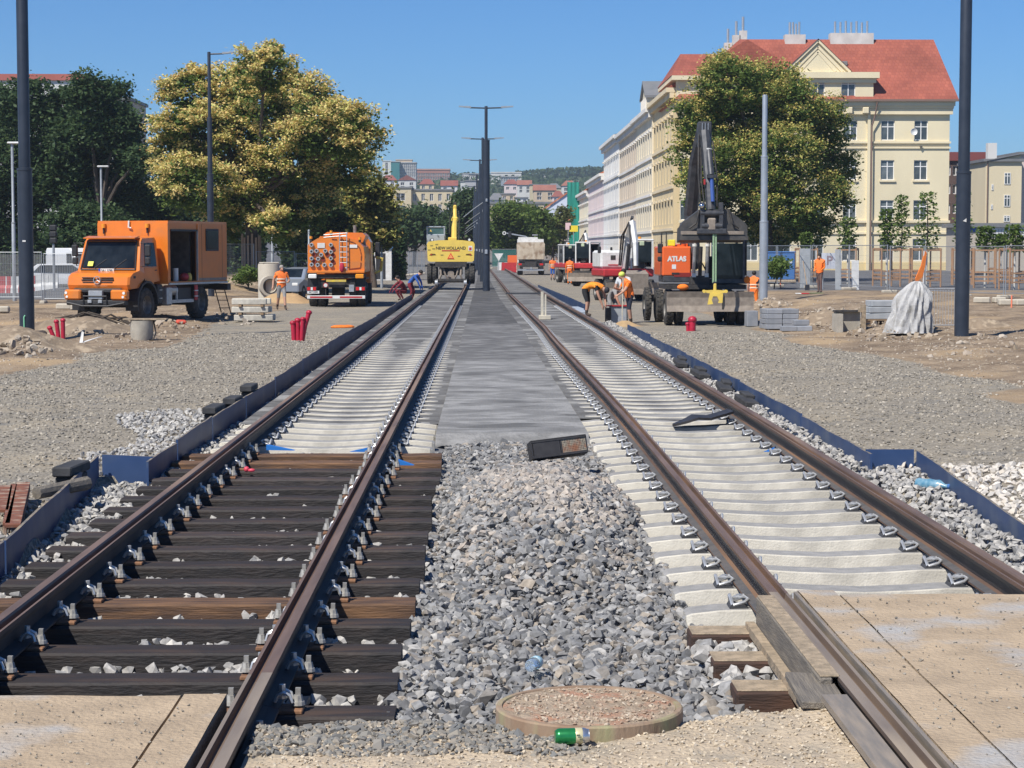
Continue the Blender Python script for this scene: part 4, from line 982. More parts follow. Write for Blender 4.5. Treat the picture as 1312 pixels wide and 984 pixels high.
# ------------------------------------------------------------------ yellow road-rail excavator (rear view)
def rail_excavator():
    t = empty('rail_excavator', (-1.77, 104, 0), 0, 'yellow road-rail excavator seen from behind, standing on the rails', 'excavator')
    cw = [(-1.18, 1.30), (-1.08, 1.24), (1.08, 1.24), (1.18, 1.30), (1.22, 2.14), (1.15, 2.26), (.6, 2.34), (-.6, 2.34), (-1.15, 2.26), (-1.22, 2.14)]
    c = MB().prism(cw, 0, .5, 'y').build('counterweight', yellow_p, t)
    dk = M('new_holland_black', (.02, .02, .025), rough=.5)
    text_mesh('NEW HOLLAND', .21, .004, dk, 'lettering', c, (0, -.006, 1.93), (pi/2, 0, 0), .004, 1.0)
    MB().cbox((.0, -.004, 1.80), (.92, .008, .055)).build('red_stripe', red_p, c)
    b = MB().prism([(-.18, 1.38), (.18, 1.38), (0, 1.70)], -.02, 0, 'y'); b.build('warning_triangle', M('triangle_red', (.62, .05, .02), rough=.5), c)
    MB().prism([(-.11, 1.42), (.11, 1.42), (0, 1.62)], -.03, -.02, 'y').build('triangle_centre', M('triangle_orange', (.85, .33, .10), rough=.5), c)
    MB().cbox((1.0, -.005, 1.92), (.20, .008, .26)).build('notice', white_p, c); MB().cbox((1.0, -.012, 1.90), (.12, .006, .14)).build('notice_mark', red_p, c)
    for (x, z) in ((-1.1, 1.84), (-.98, 2.06), (-.72, 2.12), (-.45, 1.58), (.42, 1.52), (-.88, 1.9)): MB().cbox((x, -.004, z), (.14, .006, .06)).build('sticker', M('sticker_dark', (.28, .22, .05), rough=.6), c)
    for s in (-1, 1):
        MB().prism([(s*1.10, 1.56), (s*.75, 1.58), (s*.80, 1.64), (s*1.02, 1.66)], -.012, .02, 'y').build('lamp_recess', M('recess', (.10, .06, .01), rough=.6), c)
        MB().cyl((s*1.0, -.01, 1.60), .035, .03, 'y', 10).build('tail_light', lamp_red, c)
        MB().use(blackm).cyl((s*.95, .1, 2.36), .09, .14, 'y', 12).use(lamp_clear).cyl((s*.95, .02, 2.36), .06, .03, 'y', 12).build('work_lamp', None, t)
    MB().cbox((0, 1.3, 1.75), (2.3, 1.8, .8), bev=.06).build('engine_house', yellow_p, t)
    cabm = M('cab_grey', (.30, .33, .36), rough=.45)
    cb = MB().use(cabm).cbox((-.78, 1.3, 2.20), (.94, 1.5, .9), bev=.04).cbox((-.78, 1.3, 3.02), (.96, 1.5, .07), bev=.02)
    for x in (-1.22, -.34):
        for y in (.6, 2.0): cb.cbox((x, y, 2.8), (.07, .07, .5))
    cabo = cb.build('cab', None, t)
    MB().cbox((-.78, .62, 2.73), (.80, .03, .48)).build('rear_window', glass_g, cabo); MB().cbox((-1.21, 1.3, 2.73), (.02, 1.3, .48)).build('side_window', glass_g, cabo); MB().cbox((-.35, 1.3, 2.73), (.02, 1.3, .48)).build('side_window', glass_g, cabo)
    MB().prism([(-1.10, 2.78), (-.98, 2.78), (-1.04, 2.9)], .595, .603, 'y').build('window_sticker', yellow_p, cabo)
    MB().cbox((-1.38, 1.9, 2.6), (.14, .06, .5), bev=.03).build('mirror', blackm, t)
    # boom and stick rising behind
    MB().use(yellow_p).cbox((.08, .8, 2.38), (.45, .4, .22), bev=.03).tube([(.15, 1.2, 2.2), (.15, 2.2, 3.0), (.15, 4.0, 3.4)], [.16, .15, .12], 8).build('boom', None, t, .6)
    MB().use(yellow_p).cbox((.15, 4.0, 3.45), (.36, .5, .30), bev=.08).tube([(.15, 4.1, 3.3), (.15, 4.6, 4.1)], [.13, .10], 8).cbox((.15, 4.6, 4.1), (.2, .3, .25), bev=.05).build('stick', None, t, .6)
    MB().use(chass).tube([(.38, 1.4, 2.3), (.40, 3.0, 3.5), (.34, 4.4, 3.9)], .025, 5).tube([(-.1, 1.4, 2.3), (-.12, 3.0, 3.4), (0, 4.4, 3.9)], .02, 5).cbox((.15, 4.65, 4.28), (.16, .2, .2), bev=.03).build('hoses', None, t)
    MB().use(chrome).tube([(.15, 1.6, 2.4), (.15, 3.4, 2.95)], .045, 8).build('ram', None, t)
    # undercarriage
    MB().use(chass).cbox((0, 1.0, 1.10), (1.6, 2.2, .26)).cyl((0, 1.2, 1.22), .55, .2, n=20).cbox((0, .5, .75), (1.2, .5, .4), bev=.05).cbox((0, -.1, .30), (1.5, .3, .16), bev=.03).build('undercarriage', None, t)
    b = MB().use(mud).cyl((0, .1, .62), .17, .12, 'y', 14).cyl((.12, 0, .45), .11, .14, 'y', 12).tube([(-.4, .1, .9), (-.25, .05, .5), (-.1, .1, .3)], .05, 6).tube([(.4, .1, .95), (.3, 0, .55), (.15, .05, .3)], .05, 6).cbox((0, -.05, .22), (1.3, .2, .10), bev=.02).cbox((0, .0, 1.0), (.3, .1, .18), bev=.03)
    b.tube([(-.55, .1, 1.0), (-.5, -.1, .55), (-.62, -.05, .25)], .06, 6).tube([(.55, .1, 1.0), (.5, -.1, .55), (.62, -.05, .25)], .06, 6); b.build('axle_gear', None, t, .6)
    for y in (.45, 2.9):
        for s in (-1, 1):
            wheel(t, (s*1.10, y, .62), .50, .24, side=s); wheel(t, (s*.83, y, .62), .50, .22, side=s)
    for s in (-1, 1):
        MB().lathe([(0, -.07), (.16, -.07), (.16, .05), (.20, .05), (.20, .07), (0, .07)], 18, axis='x').build('rail_wheel', silver, t, .6, (s*.74, -.2, .16))
rail_excavator()

# ------------------------------------------------------------------ orange and grey wheeled excavator with dozer blade
def blade_excavator():
    p = W(900, 405, 63.5); t = empty('wheeled_excavator', (p.x, 63.5, gz(p.x, 63.5)+.02), R(2), 'grey wheeled excavator with orange side cover, dozer blade and raised boom', 'excavator')
    # blade
    prof = [(-1.50, .42), (-1.42, .42), (-1.34, .60), (-1.34, .85), (-1.42, 1.03), (-1.50, 1.03), (-1.44, .85), (-1.44, .60)]
    bl_ = MB().prism(prof, -1.30, 1.37, 'x').build('blade', mud, t)
    MB().use(chass).cbox((-.5, -1.1, .75), (.16, .6, .25)).cbox((.5, -1.1, .75), (.16, .6, .25)).build('blade_arm', None, t)
    MB().cbox((.42, -1.46, .72), (.06, .04, .62)).build('blade_bracket', chass, t)
    for y in (-.55, 1.9):
        for s in (-1, 1):
            wheel(t, (s*1.12-.02, y, .51), .51, .26, side=s); wheel(t, (s*.82-.02, y, .51), .51, .24, side=s)
    wheel(t, (-1.52, 1.95, .56), .52, .20, side=-1, name='spare_wheel')
    MB().use(chass).cbox((0, .7, .85), (1.5, 3.2, .3)).cyl((0, .7, 1.1), .6, .25, n=20).cbox((0, -.55, .5), (1.4, .2, .2)).cbox((0, .2, 1.16), (2.5, 1.9, .14)).build('undercarriage', None, t)
    # upper structure: orange cover and cab
    oc = MB().use(hivis).cbox((-.86, .75, 1.95), (.90, 2.2, .92), bev=.04).prism([(-.95, 2.40), (-.45, 2.40), (-.45, 2.50), (-.7, 2.50)], .2, 1.7, 'y').build('side_cover', None, t)
    text_mesh('ATLAS', .21, .004, white_p, 'lettering', oc, (-.86, -.356, 2.02), (pi/2, 0, 0), .012, .95)
    MB().cbox((-.95, -.354, 1.78), (.13, .006, .14)).build('sticker', white_p, oc); MB().cbox((-.90, -.36, 1.57), (.24, .01, .06)).build('vent', blackm, oc); MB().cbox((-.65, -.354, 1.53), (.6, .01, .13)).build('dark_panel', M('dark_red_panel', (.22, .02, .015), rough=.5), oc)
    MB().cbox((-.98, .1, 2.52), (.22, .3, .20), bev=.02).build('yellow_box', M('hivis_yellow_box', (.72, .68, .04), rough=.5), t)
    MB().use(greysteel).cbox((-.85, .3, 1.40), (.85, 1.3, .20), bev=.02).cbox((.75, .3, 1.33), (1.15, 1.5, .16), bev=.02).build('deck', None, t)
    b = MB().use(greysteel)
    for x in (.33, 1.22):
        for y in (-.42, 1.0): b.cbox((x, y, 1.95), (.07, .07, 1.2))
    b.cbox((.775, .3, 2.57), (.98, 1.55, .08), bev=.03).cbox((.775, 1.0, 1.75), (.9, .05, .7)); cabo = b.build('cab', None, t)
    MB().cbox((.775, -.43, 1.95), (.82, .02, 1.12)).build('front_window', glass, cabo); MB().cbox((1.225, .3, 1.95), (.02, 1.3, 1.12)).build('side_window', glass, cabo)
    MB().use(chass).cbox((.80, .45, 1.75), (.5, .5, .8), bev=.08).build('seat', None, cabo)
    for (x, z, h) in ((-1.36, 2.35, .30), (-1.36, 2.02, .16)): MB().cbox((x, -.2, z), (.17, .08, h), bev=.03).build('mirror', blackm, t, .6)
    MB().use(chass).tube([(-1.30, .0, 1.4), (-1.30, .0, 2.85), (-.70, .0, 2.85), (-.70, .0, 2.45)], .025, 6).tube([(-1.15, .0, 1.4), (-1.15, .0, 2.85)], .02, 6).tube([(1.30, -.3, 1.5), (1.30, -.3, 2.7), (1.2, -.3, 2.75)], .04, 6).build('handrail', None, t)
    # lift rams
    for x in (-.36, .04):
        MB().use(silver).tube([(x, -.55, 1.55), (x, -.75, 2.45)], .055, 10).use(chrome).tube([(x, -.75, 2.45), (x, -.85, 2.9)], .035, 8).use(white_p).cbox((x, -.56, 1.52), (.12, .1, .12)).cyl((x, -.74, 2.45), .075, .08, n=12).build('lift_ram', None, t, .6)
    MB().use(chass).tube([(-.16, -.5, 1.5), (-.16, -.7, 2.4)], .06, 8).cbox((-.16, -.4, 1.35), (.6, .4, .3), bev=.04).tube([(-.3, -.6, 1.7), (-.16, -.75, 1.95), (0, -.6, 1.7)], .03, 6).build('boom_foot', None, t)
    # boom rising to the knee, stick coming down with its ram
    knee = (-.18, -1.2, 6.05)
    MB().use(greysteel).tube([(-.20, .3, 1.7), (-.33, .4, 3.4), (-.30, -.4, 5.0), knee], [.20, .22, .21, .20], 8).build('boom', None, t)
    MB().use(greysteel).cbox((-.17, -1.35, 5.80), (.42, .34, .80), bev=.04).tube([(-.17, -1.45, 5.9), (-.10, -2.0, 4.3), (-.08, -2.2, 3.5)], [.17, .15, .14], 8).build('stick', None, t)
    b = MB().use(greysteel).tube([(-.09, -1.72, 5.35), (-.06, -2.12, 4.55)], .10, 12).use(M('blue_ram', (.05, .10, .32), rough=.3)).tube([(-.06, -2.12, 4.55), (-.04, -2.3, 3.75)], .055, 10).use(white_p).cyl((-.09, -1.72, 5.35), .11, .05, n=12).use(greysteel).cbox((-.06, -2.12, 4.52), (.26, .22, .10))
    b.build('stick_ram', None, t, .6)
    for k in range(3): MB().cbox((-.26+.09*k, -1.535, 5.80), (.018, .03, .70)).build('knee_rib', silver, t)
    MB().use(chass).tube([(-.36, -1.5, 5.8), (-.42, -1.9, 4.6), (-.36, -2.0, 3.7)], .03, 6).tube([(.05, -1.6, 5.6), (.14, -2.0, 4.4), (.10, -2.2, 3.6)], .025, 6).tube([(-.32, -1.7, 5.4), (-.34, -2.0, 4.4), (-.28, -2.2, 3.7)], .02, 6).use(red_p).cbox((-.27, -2.15, 4.35), (.05, .05, .16)).build('hoses', None, t)
    # ditching bucket hanging at the stick end
    bk = M('bucket_steel', (.055, .055, .056), (.11, .10, .09), scale=4, rough=.6, metal=.3)
    b = MB().use(bk).prism([(-1.0, 2.60), (1.02, 2.60), (1.02, 3.02), (.95, 3.12), (.42, 3.52), (-.42, 3.52), (-.95, 3.12), (-1.0, 3.02)], -2.30, -1.9, 'y').prism([(-1.9, 2.60), (-1.2, 2.52), (-1.3, 2.95), (-1.9, 3.02)], -.98, 1.0, 'x')
    b.box(-1.02, 1.04, -2.36, -2.28, 2.60, 2.72); bu = b.build('bucket', None, t)
    MB().use(mud).cbox((-.06, -2.38, 2.82), (1.9, .02, .10)).build('bucket_wear_strip', None, bu)
    MB().use(greysteel).cbox((-.36, -2.35, 3.25), (.13, .25, .95), bev=.02).cbox((.20, -2.35, 3.25), (.13, .25, .95), bev=.02).cbox((-.08, -2.35, 2.86), (.9, .3, .16), bev=.02).cyl((-.08, -2.40, 3.40), .09, .7, 'x', 12).cyl((-.08, -2.40, 3.02), .10, .62, 'x', 12).use(mud).cbox((-.08, -2.42, 3.05), (.26, .16, .42), bev=.04).use(chrome).sphere((-.40, -2.5, 3.62), .08).build('quick_coupler', None, t, .6)
    b = MB().use(chass)
    for s in (-1, 1): b.tube([(s*.45, -2.35, 3.5), (s*.55, -2.4, 3.1), (s*.75, -2.38, 2.95)], .03, 6)
    b.build('hoses', None, t)
    # warning lights and clothes left on the machine
    MB().sphere((-.78, -1.2, 1.16), (.18, .10, .10)).build('orange_cloth', M('cloth_orange', (.85, .20, .02), rough=.9), t, True)
    o = MB().use(M('cloth_orange', (.85, .2, .02))).sphere((1.25, -.9, 1.38), (.10, .08, .12)).build('orange_lamp', None, t, True)
    # sling and lifting clamp hang from the bucket
    T0 = t.matrix_world.copy(); base = Vector(t.location)
    g = M('green_sling', (.22, .34, .20), (.30, .42, .26), scale=20, rough=.85)
    s_ = empty('lifting_sling', base+Vector((.10, -2.45, 1.35)), 0, 'pale green lifting sling hanging from the excavator bucket', 'sling')
    MB().use(g).cbox((-.045, 0, .72), (.055, .012, 1.5)).cbox((.03, .02, .72), (.05, .012, 1.5)).build('strap', None, s_)
    MB().use(blackm).cbox((0, 0, -.04), (.10, .05, .08), bev=.01).build('strap_end', None, s_)
    y_ = empty('lifting_clamp', base+Vector((.11, -2.45, .66)), 0, 'yellow lifting clamp on the green sling in front of the blade', 'clamp')
    b = MB().use(yellow_p).cbox((0, 0, .50), (.09, .08, .28), bev=.02).prism([(-.33, .36), (-.06, .33), (.06, .33), (.33, .36), (.36, .42), (.10, .44), (-.10, .44), (-.30, .43)], -.05, .05, 'y').prism([(-.22, .0), (-.06, .02), (-.10, .15), (-.06, .25), (.06, .25), (.12, .12), (.10, .05), (.22, .05), (.24, .34), (-.16, .34)], -.06, .06, 'y')
    b.build('clamp_frame', None, y_)
    b = MB().use(yellow_p)
    for s in (-1, 1): b.cyl((s*.33, 0, .40), .05, .14, 'y', 10)
    b.build('clamp_pin', None, y_)
blade_excavator()

# ------------------------------------------------------------------ white and red excavators behind
def white_excavator(loc, rz, label, cabside=1, boom=True, s=1.0, front=False):
    t = empty('compact_excavator', loc, rz, label, 'excavator'); t.scale = (s, s, s)
    for y in (-1.0, 1.2):
        for q in (-1, 1): wheel(t, (q*.95, y, .48), .48, .36, side=q)
    MB().use(chass).cbox((0, .1, .8), (1.4, 2.8, .3)).cyl((0, .1, 1.0), .5, .22, n=18).build('undercarriage', None, t)
    MB().prism([(-1.8, .32), (-1.70, .32), (-1.62, .55), (-1.70, .85), (-1.8, .85), (-1.74, .6)], -1.2, 1.2, 'x').build('blade', mud, t)
    MB().use(red_p).cbox((0, .5, 1.27), (2.3, 2.9, .36), bev=.06).build('lower_body', None, t, .6)
    q = -cabside
    MB().use(white_p).cbox((q*.55, .9, 1.86), (1.15, 2.0, .82), bev=.10).build('engine_cover', None, t, .6)
    MB().cbox((q*.55, -.105, 1.95), (.22, .02, .2)).build('vent', chass, t); MB().cbox((q*.55, -.11, 1.62), (.45, .015, .05)).build('name_strip', red_p, t)
    b = MB().use(white_p); xa, xb = (.15, 1.12) if cabside > 0 else (-1.12, -.15)
    for x in (xa, xb):
        for y in (-.75, .7): b.cbox((x, y, 2.05), (.08, .08, 1.3))
    b.cbox(((xa+xb)/2, 0, 2.74), (abs(xb-xa)+.12, 1.6, .09), bev=.03); cabo = b.build('cab', None, t)
    MB().cbox(((xa+xb)/2, .69, 2.1), (.85, .03, 1.1)).build('rear_window', glass, cabo); MB().cbox(((xa+xb)/2, -.76, 2.2), (.85, .02, .9)).build('front_window', glass, cabo)
    MB().cbox((xb if cabside > 0 else xa, 0, 2.1), (.02, 1.35, 1.15)).build('side_window', glass, cabo)
    MB().use(chass).cbox(((xa+xb)/2, .2, 1.8), (.55, .6, .9), bev=.1).cbox(((xa+xb)/2, -.5, 1.75), (.3, .3, .5)).build('seat', None, cabo)
    MB().cyl(((xa+xb)/2, -.3, 2.83), .07, .12, n=10).build('beacon', lamp_amber, t)
    MB().cbox(((xa+xb)/2, -.78, 2.58), (.22, .06, .20), bev=.03).build('work_lamp', M('lamp_green', (.45, .52, .35), rough=.3), t)
    if boom:
        x = -.12*cabside
        MB().use(white_p).tube([(x, -.7, 1.4), (x, -1.5, 2.9), (x, -2.2, 3.55)], [.17, .16, .13], 4).build('boom', None, t)
        MB().use(white_p).tube([(x, -2.2, 3.55), (x, -2.9, 2.6), (x, -3.0, 1.6)], [.14, .12, .10], 4).build('stick', None, t)
        MB().use(greysteel).tube([(x, -.9, 1.2), (x, -1.55, 2.55)], .08, 10).tube([(x-.02, -1.6, 3.15), (x-.02, -2.3, 3.75)], .07, 10).use(chass).tube([(x-.22, -.8, 1.6), (x-.25, -1.6, 3.0), (x-.2, -2.4, 3.5), (x-.2, -2.9, 2.4)], .04, 6).tube([(x-.3, -.8, 1.6), (x-.34, -1.5, 2.9), (x-.26, -2.4, 3.35)], .035, 6).build('boom_ram', None, t, .6)
        MB().use(mud).prism([(-3.3, 1.25), (-2.7, 1.4), (-2.6, 1.0), (-2.8, .65), (-3.2, .6)], x-.5, x+.5, 'x').build('bucket', None, t)
    for qx in (-1, 1): MB().cbox((qx*1.3, -.7, 2.3), (.16, .07, .30), bev=.03).build('mirror', blackm, t)
    return t
p = hit(800, 374); white_excavator((W(800, 374, 92).x, 92, gz(6, 92)), R(8), 'white and red excavator with open cab and raised white boom, behind the workers', 1)
white_excavator((W(765, 356, 128).x, 128, gz(8, 128)), R(-28), 'white and red excavator with dark tinted cab, beside the worker in all orange', -1, False)
white_excavator((W(738, 352, 140).x, 140, gz(8, 140)), R(12), 'white excavator with small dark cab below the green scaffold netting', -1, True, .95)

# ------------------------------------------------------------------ dump truck
def dump_truck():
    t = empty('dump_truck', (W(680, 352, 180).x, 180, gz(5, 180)), R(-1), 'dusty cream tipper truck seen from behind next to the far rails', 'truck')
    cream = M('dusty_cream_body', (.55, .47, .36), (.42, .33, .23), scale=2.5, rough=.75, c3=(.25, .17, .11), s3=1.3)
    MB().prism([(-1.22, 1.35), (1.22, 1.35), (1.25, 2.75), (1.15, 2.9), (-1.15, 2.9), (-1.25, 2.75)], 0, 4.8, 'y').build('tipper_body', cream, t)
    MB().box(-1.15, 1.15, -.05, -.003, 1.4, 2.5).build('tailgate', cream, t)
    MB().use(white_p).prism([(-1.15, 2.93), (.7, 2.93), (.6, 3.35), (-1.1, 3.35)], .5, 1.2, 'y').build('cover_roll', None, t)
    MB().use(white_p).box(-1.2, 1.2, 5.0, 7, .9, 3.2).build('cab', None, t)
    MB().use(chass).cbox((0, 3, .95), (1.0, 6.5, .5)).cbox((0, .3, .95), (2.0, .3, .5)).build('chassis', None, t)
    MB().cbox((0, -.05, .45), (2.3, .1, .14)).build('bumper', silver, t)
    for s in (-1, 1):
        MB().cbox((s*.95, -.06, .95), (.3, .05, .16)).build('tail_light', lamp_red, t); MB().cbox((s*1.0, .35, .75), (.5, .04, .7)).build('mud_flap', mud, t)
        for y in (1.0, 2.4, 6): wheel(t, (s*.95, y, .52), .52, .5, side=s, lugs=False)
dump_truck()

# ------------------------------------------------------------------ cars and a van on the far road
def car(loc, rz, paint, label, van=False, L_=4.3, estate=True):
    t = empty('van' if van else 'car', loc, rz, label, 'van' if van else 'car', None)
    h = 2.3 if van else 1.46
    if van: prof = [(-L_/2, .35), (-L_/2, 1.0), (-L_/2+.5, 1.25), (-L_/2+1.0, 2.1), (-L_/2+1.5, h), (L_/2-.1, h), (L_/2, h-.2), (L_/2, .35)]
    else: prof = [(-L_/2, .35), (-L_/2+.02, .7), (-L_/2+.9, .92), (-L_/2+1.6, 1.38), (-L_/2+2.1, h), (L_/2-.7, h-.03), (L_/2-.12, 1.0), (L_/2, .9), (L_/2, .35)]
    b = MB().use(paint); n = len(prof); vs = []; fs = []
    for x, k in ((-.86, .9), (-.80, 1.0), (.80, 1.0), (.86, .9)):
        for (u, v) in prof: vs.append((x*(1-.14*sm(.9, 1.5, v) if not van else x/x), u*k if abs(k-1) < .01 else u*.985, .35+(v-.35)*(.97 if k < 1 else 1)))
    for i in range(3):
        for j in range(n): fs.append((i*n+j, i*n+(j+1) % n, (i+1)*n+(j+1) % n, (i+1)*n+j))
    fs += [tuple(range(n))[::-1], tuple(range(3*n, 4*n))]; b.add(vs, fs).build('body', None, t)
    zt = h-.12; zb = .95 if not van else 1.35
    for s in (-1, 1):
        b = MB(); x = s*.80 if not van else s*.872
        if van: panel(b, [(x, -L_/2+1.0, zb), (x, -L_/2+1.9, zb), (x, -L_/2+1.9, 2.0), (x, -L_/2+1.25, 2.0)], .02)
        else: panel(b, [(s*.845, -L_/2+1.35, .96), (s*.845, L_/2-.45, .96), (s*.765, L_/2-.85, 1.36), (s*.765, -L_/2+2.0, 1.36)], .03)
        b.build('side_window', glass, t)
        for y in (-L_/2+.8, L_/2-.85): wheel(t, (s*.78, y, .32), .32, .2, side=s, lugs=False)
    b = MB()
    if van: panel(b, [(-.75, -L_/2+.55, 1.35), (.75, -L_/2+.55, 1.35), (.7, -L_/2+.98, 2.05), (-.7, -L_/2+.98, 2.05)], .03)
    else: panel(b, [(-.68, -L_/2+1.02, .98), (.68, -L_/2+1.02, .98), (.6, -L_/2+1.60, 1.36), (-.6, -L_/2+1.60, 1.36)], .04)
    b.build('windshield', glass, t)
    if not van:
        b = MB(); panel(b, [(-.66, L_/2-.14, 1.02), (.66, L_/2-.14, 1.02), (.6, L_/2-.62, 1.38), (-.6, L_/2-.62, 1.38)], .04); b.build('rear_window', glass, t)
    for s in (-1, 1):
        MB().cbox((s*.68, -L_/2+.03, .68), (.28, .06, .14), bev=.02).build('headlight', lamp_clear, t); MB().cbox((s*.72, L_/2-.0, .85), (.2, .05, .2)).build('tail_light', lamp_red, t)
    return t
wp = M('car_white', (.78, .78, .78), rough=.25, coat=.6)
car((W(88, 356, 112).x, 112, gz(-25, 112)), R(96), wp, 'white estate car driving on the road behind the fence', L_=4.6)
car((W(98, 352, 121).x, 121, gz(-25, 119)), R(35), wp, 'white van behind the white estate car', True, 5.0)
car((W(378, 368, 96).x, 96, gz(-9, 96)), R(-12), M('car_silver_blue', (.34, .38, .44), rough=.3, coat=.5, metal=.4), 'silver blue car behind the walking man, near the concrete shaft', L_=4.4)
# ================================================================== BUILDINGS
frame_w = M('window_frame_white', (.75, .74, .71), rough=.5)
pane_m = M('window_pane', (.035, .045, .055), (.12, .13, .13), scale=.9, rough=.08, spec=.7, objv=.5)
pane_dark = M('window_dark', (.05, .05, .055), (.09, .085, .08), scale=1, rough=.15)
def plaster(name, c, d=.12): return M(name, c, tuple(k*(1-d) for k in c), scale=.35, rough=.9, bump=.15, bscale=6, c3=tuple(k*(1-d*.7) for k in c), s3=.15, coords='World', stretch=(1, 1, .35))
def wall_holes(b, o, u, n, Wd, H, holes, depth=.18):
    """wall rectangle from o along u (width) and z (height), outward normal n, with recessed openings (u0,u1,z0,z1)"""
    o, u, n = Vector(o), Vector(u), Vector(n); z = Vector((0, 0, 1))
    us = sorted({0, Wd}|{h[0] for h in holes}|{h[1] for h in holes}); zs = sorted({0, H}|{h[2] for h in holes}|{h[3] for h in holes})
    for i in range(len(us)-1):
        for j in range(len(zs)-1):
            cu, cz = (us[i]+us[i+1])/2, (zs[j]+zs[j+1])/2
            if any(h[0] < cu < h[1] and h[2] < cz < h[3] for h in holes): continue
            b.add([o+u*us[i]+z*zs[j], o+u*us[i+1]+z*zs[j], o+u*us[i+1]+z*zs[j+1], o+u*us[i]+z*zs[j+1]], [(0, 1, 2, 3)])
    for (a, c, d, e) in holes:
        q = [o+u*a+z*d, o+u*c+z*d, o+u*c+z*e, o+u*a+z*e]; r = [p-n*depth for p in q]
        b.add(q+r, [(0, 1, 5, 4), (1, 2, 6, 5), (2, 3, 7, 6), (3, 0, 4, 7), (4, 5, 6, 7)])
WIN = {}
def window_meshes(w, h, cross=.68, mull=1, bar=.07, fm=None, pm=None):
    key = (round(w, 2), round(h, 2), cross, mull, fm, pm)
    if key in WIN: return WIN[key]
    b = MB().use(fm or frame_w)      # local: x across, z up, -y outwards
    b.box(0, bar, -.05, .0, 0, h).box(w-bar, w, -.05, 0, 0, h).box(bar, w-bar, -.05, 0, 0, bar).box(bar, w-bar, -.05, 0, h-bar, h)
    for k in range(mull): 
        x = w*(k+1)/(mull+1); b.box(x-bar*.6, x+bar*.6, -.06, -.001, bar, h-bar)
    if cross: b.box(bar, w-bar, -.065, -.002, h*cross-bar*.6, h*cross+bar*.6)
    f = b.mesh('window'); p = MB().box(bar*.5, w-bar*.5, -.02, -.012, bar*.5, h-bar*.5).mesh('pane', pm or pane_m)
    WIN[key] = (f, p); return f, p
def put_window(par, o, u, n, hole, depth=.18, **kw):
    u, n = Vector(u), Vector(n); w, h = hole[1]-hole[0], hole[3]-hole[2]
    f, p = window_meshes(w, h, **kw)
    M3 = Matrix((u, -n, Vector((0, 0, 1)))).transposed()
    pos = Vector(o)+u*hole[0]+Vector((0, 0, hole[2]))-n*(depth-.01)
    wo_ = link('window', f, par, pos); wo_.rotation_euler = M3.to_euler(); link('pane', p, wo_)
    return wo_
def tile_mat(name, a, b_):
    if name in MATS: return MATS[name]
    m = bpy.data.materials.new(name); m.use_nodes = True; N = m.node_tree.nodes; L = m.node_tree.links; bs = N['Principled BSDF']; bs.inputs['Roughness'].default_value = .8
    tc = N.new('ShaderNodeNewGeometry'); br = N.new('ShaderNodeTexBrick'); mp = N.new('ShaderNodeMapping'); mp.inputs['Rotation'].default_value = (R(90), 0, 0)
    L.new(tc.outputs['Position'], mp.inputs['Vector']); L.new(mp.outputs[0], br.inputs['Vector'])
    br.inputs['Color1'].default_value = (*a, 1); br.inputs['Color2'].default_value = (*b_, 1); br.inputs['Mortar'].default_value = (a[0]*.75, a[1]*.7, a[2]*.7, 1)
    br.inputs['Scale'].default_value = 1.0; br.inputs['Brick Width'].default_value = .34; br.inputs['Row Height'].default_value = .30; br.inputs['Mortar Size'].default_value = .02
    n = N.new('ShaderNodeTexNoise'); n.inputs['Scale'].default_value = .35; n.inputs['Detail'].default_value = 6; L.new(tc.outputs['Position'], n.inputs['Vector'])
    h = N.new('ShaderNodeHueSaturation'); mr = N.new('ShaderNodeMapRange'); mr.inputs['From Min'].default_value = .3; mr.inputs['From Max'].default_value = .7; mr.inputs['To Min'].default_value = .78; mr.inputs['To Max'].default_value = 1.2
    L.new(n.outputs['Fac'], mr.inputs['Value']); L.new(mr.outputs[0], h.inputs['Value']); L.new(br.outputs['Color'], h.inputs['Color']); L.new(h.outputs[0], bs.inputs['Base Color'])
    bp = N.new('ShaderNodeBump'); bp.inputs['Distance'].default_value = .05; bp.inputs['Strength'].default_value = .5; L.new(br.outputs['Fac'], bp.inputs['Height']); bp.invert = True; L.new(bp.outputs[0], bs.inputs['Normal'])
    MATS[name] = m; return m
rtile = tile_mat('red_roof_tiles', (.345, .098, .06), (.28, .075, .048))
otile = M('orange_roof', (.50, .17, .075), (.42, .13, .06), scale=1, rough=.8)
greyroof = M('grey_roof', (.16, .165, .17), (.20, .20, .20), scale=1, rough=.6)
copper = M('gutter', (.20, .13, .10), rough=.6)
def hip_roof(b, x0, x1, y0, y1, ze, zr, hx0, hx1, ov=.5, ym=None):
    ym = (y0+y1)/2 if ym is None else ym
    v = [(x0-ov, y0-ov, ze), (x1+ov, y0-ov, ze), (x1+ov, y1+ov, ze), (x0-ov, y1+ov, ze), (hx0, ym, zr), (hx1, ym, zr)]
    b.add(v, [(0, 1, 5, 4), (1, 2, 5), (2, 3, 4, 5), (3, 0, 4), (3, 2, 1, 0)])
